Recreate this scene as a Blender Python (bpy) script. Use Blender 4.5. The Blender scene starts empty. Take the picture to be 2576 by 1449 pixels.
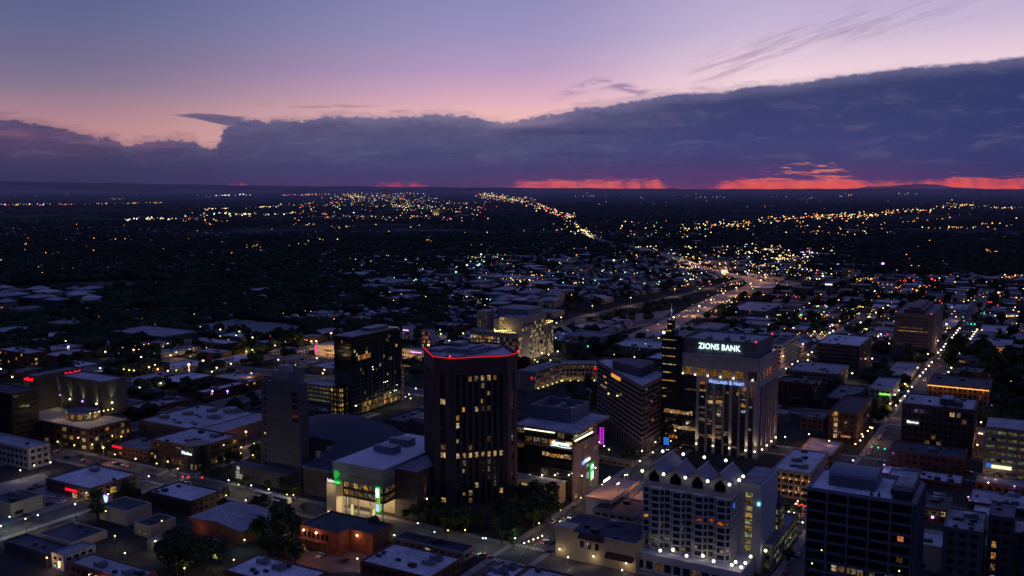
import bpy, math, random
from mathutils import Vector, Matrix
import numpy as np
random.seed(7)
R = random.Random(11)
C = bpy.context.scene.collection
SC = bpy.context.scene

# ---------------------------------------------------------------- survey of the place
# The city lies on one rotated street grid. H is the height of the drone; G() turns a bearing read
# off the photograph into a spot on the ground, so every building gets its real footprint in metres.
F, U0, V0, H = 2370.0, 1288.0, 724.5, 165.0
PT = math.atan(248.5 / F); CP, SP = math.cos(PT), math.sin(PT)
TH = math.radians(29.7)
AX, AY = math.sin(TH), math.cos(TH)          # direction A: away to the right
BX, BY = -math.cos(TH), math.sin(TH)         # direction B: away to the left
ROTZ = math.pi / 2 - TH

def G(u, v, z=0.0):
    k = -(v - V0) / F
    dz = k * CP - SP
    t = (z - H) / dz
    return ((u - U0) / F * t, (CP + k * SP) * t)
def pq_of(x, y): return (x * AX + y * AY, x * BX + y * BY)
def xy_of(p, q): return (p * AX + q * BX, p * AY + q * BY)
def azel(u, v):
    k = -(v - V0) / F
    x, y, z = (u - U0) / F, CP + k * SP, k * CP - SP
    return math.degrees(math.atan2(x, y)), math.degrees(math.atan2(z, math.hypot(x, y)))
def on_ray(X, Y, z, bx, by, u):
    x = (u - U0) / F
    return (x * (Y * CP - (z - H) * SP) - X) / (bx - x * by * CP)
def survey(ul, uc, ur, vt, vb=None, h=None):
    kt = -(vt - V0) / F
    if h is None:
        dx, dy = (uc - U0) / F, CP + kt * SP
        n = math.hypot(dx, dy); nx, ny = dx / n, dy / n
        kb = -(vb - V0) / F
        s = -H * (CP + kb * SP) / (ny * (kb * CP - SP))
        X, Y = s * nx, s * ny
        h = H + Y * (kt * CP - SP) / (CP + kt * SP)
    else:
        X, Y = G(uc, vt, h)
    LB = on_ray(X, Y, h, BX, BY, ul)
    LA = on_ray(X, Y, h, AX, AY, ur)
    return X, Y, h, LA, LB

# ---------------------------------------------------------------- materials
def new_mat(name):
    m = bpy.data.materials.new(name); m.use_nodes = True
    m.node_tree.nodes.clear()
    return m
MC = {}
def surf(name, col, rough=0.85, var=0.25, scale=0.15, spec=0.2, metal=0.0, stain=0.0, panel=0):
    if name in MC: return MC[name]
    m = new_mat(name); nt = m.node_tree; N = nt.nodes; L = nt.links
    out = N.new('ShaderNodeOutputMaterial'); b = N.new('ShaderNodeBsdfPrincipled')
    L.new(b.outputs[0], out.inputs[0])
    tc = N.new('ShaderNodeTexCoord'); 
    n1 = N.new('ShaderNodeTexNoise'); n1.inputs['Scale'].default_value = scale; n1.inputs['Detail'].default_value = 5
    L.new(tc.outputs['Object'], n1.inputs['Vector'])
    mr = N.new('ShaderNodeMapRange'); mr.inputs['From Min'].default_value = 0.3; mr.inputs['From Max'].default_value = 0.7
    mr.inputs['To Min'].default_value = 1 - var; mr.inputs['To Max'].default_value = 1 + var
    L.new(n1.outputs[0], mr.inputs['Value'])
    oi = N.new('ShaderNodeObjectInfo')
    mr2 = N.new('ShaderNodeMapRange'); mr2.inputs['To Min'].default_value = 0.6 if 'roof' in name else 0.8; mr2.inputs['To Max'].default_value = 1.2
    L.new(oi.outputs['Random'], mr2.inputs['Value'])
    mu = N.new('ShaderNodeMath'); mu.operation = 'MULTIPLY'; L.new(mr.outputs[0], mu.inputs[0]); L.new(mr2.outputs[0], mu.inputs[1])
    fac = mu.outputs[0]
    if stain:
        n2 = N.new('ShaderNodeTexNoise'); n2.inputs['Scale'].default_value = 0.9; n2.inputs['Detail'].default_value = 3
        L.new(tc.outputs['Object'], n2.inputs['Vector'])
        m3 = N.new('ShaderNodeMapRange'); m3.inputs['From Min'].default_value = 0.36; m3.inputs['From Max'].default_value = 0.5
        m3.inputs['To Min'].default_value = 1 - stain; m3.inputs['To Max'].default_value = 1
        L.new(n2.outputs[0], m3.inputs['Value'])
        m4 = N.new('ShaderNodeMath'); m4.operation = 'MULTIPLY'; L.new(fac, m4.inputs[0]); L.new(m3.outputs[0], m4.inputs[1]); fac = m4.outputs[0]
    if panel:
        sx = N.new('ShaderNodeSeparateXYZ'); L.new(tc.outputs['Object'], sx.inputs[0]); sa = N.new('ShaderNodeMath'); sa.operation = 'ADD'; L.new(sx.outputs[0], sa.inputs[0]); L.new(sx.outputs[1], sa.inputs[1])
        cx = N.new('ShaderNodeCombineXYZ'); L.new(sa.outputs[0], cx.inputs[0]); L.new(sx.outputs[1] if panel < 0 else sx.outputs[2], cx.inputs[1])
        bt = N.new('ShaderNodeTexBrick'); bt.inputs['Scale'].default_value = 1; bt.inputs['Brick Width'].default_value = abs(panel); bt.inputs['Row Height'].default_value = 3.6; bt.offset = 0
        bt.inputs['Mortar Size'].default_value = .14; bt.inputs['Color1'].default_value = (1, 1, 1, 1); bt.inputs['Color2'].default_value = (.82, .82, .82, 1); bt.inputs['Mortar'].default_value = (.55, .55, .55, 1)
        L.new(cx.outputs[0], bt.inputs['Vector']); m5 = N.new('ShaderNodeMath'); m5.operation = 'MULTIPLY'; L.new(fac, m5.inputs[0]); L.new(bt.outputs[0], m5.inputs[1]); fac = m5.outputs[0]
    vm = N.new('ShaderNodeVectorMath'); vm.operation = 'SCALE'; vm.inputs[0].default_value = col
    L.new(fac, vm.inputs['Scale']); L.new(vm.outputs[0], b.inputs['Base Color'])
    b.inputs['Roughness'].default_value = rough; b.inputs['Specular IOR Level'].default_value = spec
    b.inputs['Metallic'].default_value = metal
    MC[name] = m; return m
def glow(name, col, strength, var=0.0, scale=0.8, sampled=False):
    if name in MC: return MC[name]
    m = new_mat(name); nt = m.node_tree; N = nt.nodes; L = nt.links
    out = N.new('ShaderNodeOutputMaterial'); e = N.new('ShaderNodeEmission')
    e.inputs[0].default_value = (*col, 1); e.inputs[1].default_value = strength
    L.new(e.outputs[0], out.inputs[0])
    if var:
        tc = N.new('ShaderNodeTexCoord'); oi = N.new('ShaderNodeObjectInfo')
        ad = N.new('ShaderNodeVectorMath'); ad.operation = 'ADD'
        L.new(tc.outputs['Object'], ad.inputs[0]); L.new(oi.outputs['Location'], ad.inputs[1])
        n = N.new('ShaderNodeTexNoise'); n.inputs['Scale'].default_value = scale; n.inputs['Detail'].default_value = 2
        L.new(ad.outputs[0], n.inputs['Vector'])
        mr = N.new('ShaderNodeMapRange'); mr.inputs['From Min'].default_value = 0.35; mr.inputs['From Max'].default_value = 0.65
        mr.inputs['To Min'].default_value = strength * (1 - var); mr.inputs['To Max'].default_value = strength * (1 + var)
        L.new(n.outputs[0], mr.inputs['Value'])
        m2 = N.new('ShaderNodeMapRange'); m2.inputs['To Min'].default_value = 0.45; m2.inputs['To Max'].default_value = 1.25
        L.new(oi.outputs['Random'], m2.inputs['Value'])
        mu = N.new('ShaderNodeMath'); mu.operation = 'MULTIPLY'; L.new(mr.outputs[0], mu.inputs[0]); L.new(m2.outputs[0], mu.inputs[1])
        L.new(mu.outputs[0], e.inputs[1])
        if 'window' in name:
            rr = N.new('ShaderNodeMath'); rr.operation = 'FRACT'; r0 = N.new('ShaderNodeMath'); r0.operation = 'MULTIPLY'; r0.inputs[1].default_value = 7.31; L.new(oi.outputs['Random'], r0.inputs[0]); L.new(r0.outputs[0], rr.inputs[0])
            cr = N.new('ShaderNodeValToRGB'); el = cr.color_ramp.elements; el[0].color = (col[0], col[1]*.72, col[2]*.45, 1); el[1].color = (col[0], min(1, col[1]*1.3), min(1, col[2]*2.2+.05), 1)
            md = el.new(.5); md.color = (*col, 1); L.new(rr.outputs[0], cr.inputs[0]); L.new(cr.outputs[0], e.inputs[0])
            # noise patches vary the strength more strongly across the pane
            mr.inputs['From Min'].default_value = .4; mr.inputs['From Max'].default_value = .6; mr.inputs['To Min'].default_value = strength*.2
    if not sampled: m.cycles.emission_sampling = 'NONE'
    MC[name] = m; return m
# walls
W_BRICK = surf('red_brick', (0.20, 0.085, 0.06), var=.3, scale=.6)
W_BRICKD = surf('dark_brick', (0.10, 0.06, 0.055), var=.3, scale=.6)
W_TAN = surf('tan_stone', (0.33, 0.27, 0.20), var=.2)
W_CONC = surf('grey_concrete', (0.22, 0.21, 0.22), var=.2, panel=6)
W_CONCD = surf('dark_concrete', (0.11, 0.105, 0.12), var=.2, panel=5)
W_WHITE = surf('white_render', (0.42, 0.41, 0.43), var=.15, panel=5)
LITS = glow('lit_window_stair', (1.0, 0.72, 0.2), .2, .6)
W_STUC = surf('beige_stucco', (0.40, 0.34, 0.27), var=.15)
W_BROWN = surf('brown_stone', (0.14, 0.10, 0.10), var=.15, scale=.3)
W_SHEET = surf('blue_grey_metal', (0.16, 0.18, 0.24), rough=.5, var=.12)
W_BLACK = surf('black_panel', (0.02, 0.02, 0.026), rough=.4, spec=.4)
# roofs
R_WHITE = surf('white_membrane_roof', (0.46, 0.45, 0.52), var=.22, scale=.09, stain=.45)
R_PALE = surf('pale_gravel_roof', (0.32, 0.31, 0.37), var=.35, scale=.12, stain=.5)
R_GREY = surf('grey_felt_roof', (0.17, 0.17, 0.21), var=.4, scale=.15, stain=.5)
R_DARK = surf('dark_felt_roof', (0.055, 0.06, 0.085), var=.3, scale=.15, stain=.3)
R_TILE = surf('dark_red_roof_tile', (0.10, 0.045, 0.04), var=.3, scale=1)
M_METAL = surf('rooftop_metal', (0.22, 0.23, 0.27), rough=.5, spec=.4, var=.2)
M_METALD = surf('dark_metal', (0.04, 0.04, 0.05), rough=.5, spec=.4)
M_POLE = surf('lamp_pole_metal', (0.08, 0.08, 0.085), rough=.5, spec=.4)
GLASS = surf('dark_window_glass', (0.012, 0.015, 0.022), rough=.12, spec=.7, var=.3, scale=.05)
GLASSB = surf('blue_window_glass', (0.014, 0.024, 0.045), rough=.08, spec=.9, var=.3, scale=.05)
GLASST = surf('teal_window_glass', (0.012, 0.035, 0.045), rough=.08, spec=.9, var=.3, scale=.05)
LIT = glow('lit_window_amber', (1.0, 0.56, 0.15), .34, .7)
LITW = glow('lit_window_pale', (1.0, 0.68, 0.25), .36, .6)
LITY = glow('lit_window_yellow', (1.0, 0.70, 0.15), .48, .5)
LITD = glow('lit_window_dim', (1.0, 0.60, 0.25), .075, .8)
LITO = glow('lit_window_orange', (1.0, 0.28, 0.07), .26, .7)
LITG = glow('lit_window_greenish', (0.80, 0.78, 0.25), .085, .6)
LITC = glow('lit_window_cool', (0.75, 0.85, 1.0), .22, .7)
BULB = glow('warm_white_lamp', (1.0, 0.84, 0.56), 4.5)
BULBC = glow('cool_white_lamp', (0.92, 0.96, 1.0), 4.5)
BULBG = glow('pale_green_lamp', (0.72, 1.0, 0.68), 4)
BULBY = glow('yellow_lamp', (1.0, 0.82, 0.25), 3)
BULBO = glow('sodium_lamp', (1.0, 0.42, 0.10), 4)
BULBR = glow('red_lamp', (1.0, 0.03, 0.04), 2.2)
BULBT = glow('green_signal_lamp', (0.03, 0.85, 0.55), 1.6)
BULBV = glow('violet_lamp', (0.55, 0.28, 1.0), 3)
NEONR = glow('red_neon', (1.0, 0.01, 0.03), 1.1)
NEONG = glow('green_neon', (0.01, 0.75, 0.08), .8)
NEONM = glow('magenta_neon', (0.75, 0.03, 0.85), .9)
NEONW = glow('white_sign_light', (0.85, 1.0, 0.97), 1.6)
NEONB = glow('blue_sign_light', (0.22, 0.34, 1.0), 1.5)
NEONL = glow('lime_sign_light', (0.55, 1.0, 0.15), 1.0)
STRIP = glow('pale_yellow_strip_light', (1.0, 1.0, 0.62), 1.7)
SCRB = glow('blue_screen', (0.05, 0.25, 1.0), .55)
FL_OR = glow('soft_orange_lit_panel', (1.0, 0.35, 0.08), .25)

# ---------------------------------------------------------------- object helpers
def tag(o, label=None, cat=None, group=None, kind=None):
    if label: o['label'] = label
    if cat: o['category'] = cat
    if group: o['group'] = group
    if kind: o['kind'] = kind
    return o
def empty(name, label, cat, loc, rz=ROTZ, group=None):
    o = bpy.data.objects.new(name, None); C.objects.link(o)
    o.empty_display_size = 1
    o.location = loc; o.rotation_euler = (0, 0, rz)
    return tag(o, label, cat, group)
class MB:
    def __init__(s): s.v = []; s.f = []; s.m = []
    def quad(s, a, b, c, d, m=0):
        n = len(s.v); s.v += [a, b, c, d]; s.f.append((n, n+1, n+2, n+3)); s.m.append(m)
    def poly(s, pts, m=0):
        n = len(s.v); s.v += list(pts); s.f.append(tuple(range(n, n+len(pts)))); s.m.append(m)
    def box(s, x0, x1, y0, y1, z0, z1, m=0, top=None):
        n = len(s.v)
        s.v += [(x0,y0,z0),(x1,y0,z0),(x1,y1,z0),(x0,y1,z0),(x0,y0,z1),(x1,y0,z1),(x1,y1,z1),(x0,y1,z1)]
        for k, q in enumerate([(0,3,2,1),(4,5,6,7),(0,1,5,4),(1,2,6,5),(2,3,7,6),(3,0,4,7)]):
            s.f.append(tuple(n+i for i in q)); s.m.append(top if (k == 1 and top is not None) else m)
        return s
    def prism(s, pts, z0, z1, m=0, top=None, bottom=True):
        n = len(s.v); k = len(pts)
        s.v += [(x, y, z0) for x, y in pts] + [(x, y, z1) for x, y in pts]
        for i in range(k):
            j = (i+1) % k; s.f.append((n+i, n+j, n+k+j, n+k+i)); s.m.append(m)
        s.f.append(tuple(n+k+i for i in range(k))); s.m.append(m if top is None else top)
        if bottom: s.f.append(tuple(n+i for i in reversed(range(k)))); s.m.append(m)
        return s
    def tube(s, p0, p1, r0, r1=None, n=8, m=0, cap=True):
        r1 = r0 if r1 is None else r1
        p0, p1 = Vector(p0), Vector(p1); d = (p1-p0).normalized()
        a = d.orthogonal().normalized(); b = d.cross(a)
        k = len(s.v)
        for p, r in ((p0, r0), (p1, r1)):
            for i in range(n):
                t = 2*math.pi*i/n; s.v.append(tuple(p + a*(math.cos(t)*r) + b*(math.sin(t)*r)))
        for i in range(n):
            j = (i+1) % n; s.f.append((k+i, k+j, k+n+j, k+n+i)); s.m.append(m)
        if cap:
            s.f.append(tuple(k+n+i for i in range(n))); s.m.append(m)
            s.f.append(tuple(k+i for i in reversed(range(n)))); s.m.append(m)
        return s
    def ball(s, c, r, m=0, n=8, k=5, sz=1.0):
        b0 = len(s.v)
        s.v.append((c[0], c[1], c[2]-r*sz))
        for i in range(1, k):
            t = math.pi*i/k
            for j in range(n):
                a = 2*math.pi*j/n
                s.v.append((c[0]+r*math.sin(t)*math.cos(a), c[1]+r*math.sin(t)*math.sin(a), c[2]-r*sz*math.cos(t)))
        s.v.append((c[0], c[1], c[2]+r*sz)); e = len(s.v)-1
        for j in range(n):
            s.f.append((b0, b0+1+(j+1)%n, b0+1+j)); s.m.append(m)
            for i in range(k-2):
                q = b0+1+i*n; s.f.append((q+j, q+(j+1)%n, q+n+(j+1)%n, q+n+j)); s.m.append(m)
            q = b0+1+(k-2)*n; s.f.append((q+j, q+(j+1)%n, e)); s.m.append(m)
        return s
    def mesh(s, name, mats):
        me = bpy.data.meshes.new(name); me.from_pydata(s.v, [], s.f)
        for m in (mats if isinstance(mats, (list, tuple)) else [mats]): me.materials.append(m)
        if len(me.materials) > 1: me.polygons.foreach_set('material_index', s.m)
        return me
    def build(s, name, mats, parent=None, loc=None, rz=None):
        o = bpy.data.objects.new(name, s.mesh(name, mats)); C.objects.link(o)
        if parent is not None: o.parent = parent
        if loc is not None: o.location = loc
        if rz is not None: o.rotation_euler = (0, 0, rz)
        return o
def inst(name, me, parent, loc, rz=0):
    o = bpy.data.objects.new(name, me); C.objects.link(o); o.parent = parent; o.location = loc
    if rz: o.rotation_euler = (0, 0, rz)
    return o
QC = {}
def pane_mesh(axis, w, h, mat):
    key = (axis, round(w, 2), round(h, 2), mat.name)
    if key not in QC:
        m = MB()
        if axis == 'F': m.quad((0, w, 0), (0, 0, 0), (0, 0, h), (0, w, h))
        else: m.quad((0, 0, 0), (w, 0, 0), (w, 0, h), (0, 0, h))
        QC[key] = m.mesh('window', mat)
    return QC[key]
FONTM = {}
def text(parent, name, s, mat, face, at, size, depth=.25, bold=.0, caps=None):
    """letters standing on a wall: face 'F' (x = const, reading towards -y) or 'R' (y = const, reading towards +x)"""
    cu = bpy.data.curves.new(name, 'FONT'); cu.body = s; cu.size = size; cu.extrude = depth; cu.offset = bold; cu.resolution_u = 3
    cu.space_character = 1.06
    to = bpy.data.objects.new(name, cu); C.objects.link(to)
    if caps:
        cu.small_caps_scale = caps
        for ch, fm in zip(s, cu.body_format):
            if ch.islower(): fm.use_small_caps = True
    bpy.context.view_layer.update()
    me = bpy.data.meshes.new_from_object(to.evaluated_get(bpy.context.evaluated_depsgraph_get()))
    bpy.data.objects.remove(to); bpy.data.curves.remove(cu)
    if face == 'F': M = Matrix(((0, 0, -1, 0), (-1, 0, 0, 0), (0, 1, 0, 0), (0, 0, 0, 1)))
    else: M = Matrix(((1, 0, 0, 0), (0, 0, -1, 0), (0, 1, 0, 0), (0, 0, 0, 1)))
    me.transform(Matrix.Translation(at) @ M)
    me.materials.clear(); me.materials.append(mat); me.name = name
    o = bpy.data.objects.new(name, me); C.objects.link(o); o.parent = parent
    return o
def lamp_light(parent, loc, col, power, r=.3, spot=None, rot=None, blend=.6, aim=None):
    ld = bpy.data.lights.new('lamp_light', 'SPOT' if spot else 'POINT'); ld.color = col; ld.energy = power; ld.shadow_soft_size = r
    if spot: ld.spot_size = math.radians(spot); ld.spot_blend = blend
    o = bpy.data.objects.new('lamp_light', ld); C.objects.link(o); o.parent = parent; o.location = loc
    if rot: o.rotation_euler = rot
    if aim: o.rotation_euler = Vector(aim).to_track_quat('-Z', 'Y').to_euler()
    return o

# ---------------------------------------------------------------- buildings
FOOT = []      # (p0, p1, q0, q1, h)
BLD = {}
class Bld:
    """one building: local x runs along A (its right face is y = 0), local y along B (its front face is x = 0)"""
    def __init__(s, name, label, ul=0, uc=0, ur=0, vt=0, vb=None, h=None, cat='building', group=None, org=None, LA=None, LB=None):
        if org is None:
            X, Y, s.h, la, lb = survey(ul, uc, ur, vt, vb, h)
            s.LA = LA or la; s.LB = LB or lb
        else:
            X, Y = xy_of(*org); s.h, s.LA, s.LB = h, LA, LB
        s.o = empty(name, label, cat, (X, Y, 0), group=group); s.nw = 0; s.n = name
        s.X, s.Y = X, Y; s.p, s.q = pq_of(X, Y)
        FOOT.append((s.p, s.p + s.LA, s.q, s.q + s.LB, s.h)); BLD[label] = s
        s.extra = None
    def shell(s, wall, roof, para=.9, z0=0, relief=None):
        m = MB(); h = s.h; t = .5
        m.box(0, s.LA, 0, s.LB, z0, h - para)
        if para:
            m.box(0, s.LA, 0, t, h-para, h); m.box(0, s.LA, s.LB-t, s.LB, h-para, h)
            m.box(0, t, t, s.LB-t, h-para, h); m.box(s.LA-t, s.LA, t, s.LB-t, h-para, h)
        if relief: relief(m)
        s.wall = m.build('wall', wall, s.o)
        r = MB(); r.box(t, s.LA-t, t, s.LB-t, h-para+.003, h-para+.12)
        s.roof = r.build('roof', roof, s.o)
        return s
    def P(s, face, t, z, off=0.0): return (-off, t, z) if face == 'F' else (t, -off, z)
    def fbox(s, m, face, t0, t1, z0, z1, o0, o1, mi=0):
        if face == 'F': m.box(-o1, -o0, t0, t1, z0, z1, mi)
        else: m.box(t0, t1, -o1, -o0, z0, z1, mi)
    def L(s, face): return s.LB if face == 'F' else s.LA
    def win(s, face, t, z, w, h, mat, off=.06):
        s.nw += 1
        if s.nw > 98:
            if s.extra is None: s.extra = {}
            e = s.extra.setdefault(mat.name, (MB(), mat))[0]
            if face == 'F': e.quad((-off, t+w, z), (-off, t, z), (-off, t, z+h), (-off, t+w, z+h))
            else: e.quad((t, -off, z), (t+w, -off, z), (t+w, -off, z+h), (t, -off, z+h))
            return
        return inst('window', pane_mesh(face, w, h, mat), s.o, s.P(face, t, z, off))
    def grid(s, face, floors, bays, z0, z1, wf=.6, hf=.55, t0=None, t1=None, lit=.08, mats=None, dark=GLASS, fn=None, sill=.35, off=.06):
        """rows of windows; fn(i, j) may name the material of one window"""
        t0 = 0.8 if t0 is None else t0; t1 = s.L(face)-.8 if t1 is None else t1
        bw = (t1-t0)/bays; fh = (z1-z0)/floors; mats = mats or [LIT, LITD, LITD, LITW]
        for j in range(floors):
            for i in range(bays):
                m = fn(i, j) if fn else None
                if m is None: m = R.choice(mats) if R.random() < lit else dark
                if m is False: continue
                s.win(face, t0+bw*(i+.5-wf/2), z0+fh*(j+sill), bw*wf, fh*hf, m, off)
    def relief(s, m, face, floors, bays, z0, z1, pw=.5, ph=.8, d=.35, t0=0, t1=None, mi=0, vert=True, horiz=True):
        t1 = s.L(face) if t1 is None else t1
        fh = (z1-z0)/floors
        if vert:
            for i in range(bays+1):
                c = t0+(t1-t0)*i/bays; s.fbox(m, face, max(c-pw/2, 0), min(c+pw/2, s.L(face)), z0, z1, 0, d, mi)
        if horiz:
            for j in range(floors+1): s.fbox(m, face, t0, t1, z0+fh*j-ph/2, z0+fh*j+ph/2, 0, d*.7, mi)
    def units(s, n=3, seed=0, big=1.0, z=None):
        r = random.Random(seed + int(s.X*3) + int(s.Y)); z = s.h-.78 if z is None else z
        for _ in range(n):
            w, l, hh = r.choice([(2.2, 3.4, 1.5), (1.6, 1.6, 1.2), (3.2, 5.5, 2.0), (1.2, 2.4, 1.0)]); w *= big; l *= big; hh *= big
            if s.LA < w+4 or s.LB < l+4: continue
            x, y = r.uniform(1.5, s.LA-w-1.5), r.uniform(1.5, s.LB-l-1.5)
            key = ('unit', w, l, hh)
            if key not in QC:
                m = MB(); m.box(0, w, 0, l, .25, hh, 0); m.box(.1, w-.1, .1, l-.1, 0, .25, 1); m.box(.3, w-.3, .3, l*.45, hh, hh+.18, 1)
                QC[key] = m.mesh('rooftop_unit', [r.choice([M_METAL, M_METALD]), M_METALD])
            inst('rooftop_unit', QC[key], getattr(s, 'roof', None) or s.o, (x, y, z+.05))
        return s
    def done(s):
        if s.extra:
            for k, (m, mat) in s.extra.items():
                o = m.build('window_rows', mat, s.o); o['kind'] = 'stuff'
        return s
    def lantern(s, face, t, z, off=.5, bulb=BULB, r=.45, col=(1, .62, .28), power=0, name='wall_lamp', up=False):
        key = ('lantern', bulb.name, r)
        if key not in QC:
            m = MB(); m.ball((0, 0, 0), r, 0); m.box(-.08, .08, -.08, .08, -r-.25, -r*.7, 1); QC[key] = m.mesh('wall_lamp', [bulb, M_METALD])
        o = inst(name, QC[key], s.o, s.P(face, t, z, off))
        if power: lamp_light(s.o, s.P(face, t, z + (0 if not up else .3), off+.5), col, power, .3)
        return o
# ---------------------------------------------------------------- surveyed ordinary buildings
# name, label, ul, uc, ur, vt, vb (or ('h', metres)), wall, roof, windows lit share, rooftop units, style
def simple(name, label, ul, uc, ur, vt, vb, wall, roof, lit=.06, un=3, style='p', group=None, LA=None, para=.8, sp=4.2, mats=None, dark=GLASS, cat='building', win=True):
    h = vb[1] if isinstance(vb, tuple) else None
    s = Bld(name, label, ul, uc, ur, vt, None if h else vb, h, cat=cat, group=group, LA=LA)
    fl = max(1, round((s.h-1)/3.7)); bf = max(1, round(s.LB/sp)); br = max(1, round(s.LA/sp))
    bf, br = min(bf, 16), min(br, 16)
    def rel(m):
        if style == 'g':
            s.relief(m, 'F', fl, bf, .4, s.h-1); s.relief(m, 'R', fl, br, .4, s.h-1)
        elif style == 'b':
            for f in 'FR': s.relief(m, f, fl, 1, .4, s.h-1, ph=1.5, vert=False)
        elif style == 'c':
            for f in 'FR': s.fbox(m, f, 0, s.L(f), s.h-1.6, s.h-.9, 0, .35)
    s.shell(wall, roof, para=para, relief=rel)
    if win:
        wf = .55 if style != 'b' else .92
        for f, b in (('F', bf), ('R', br)):
            s.grid(f, fl, b, .4, s.h-1.1, wf=wf, hf=.5, lit=lit, mats=mats, dark=dark)
    s.units(un)
    return s.done()

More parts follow.
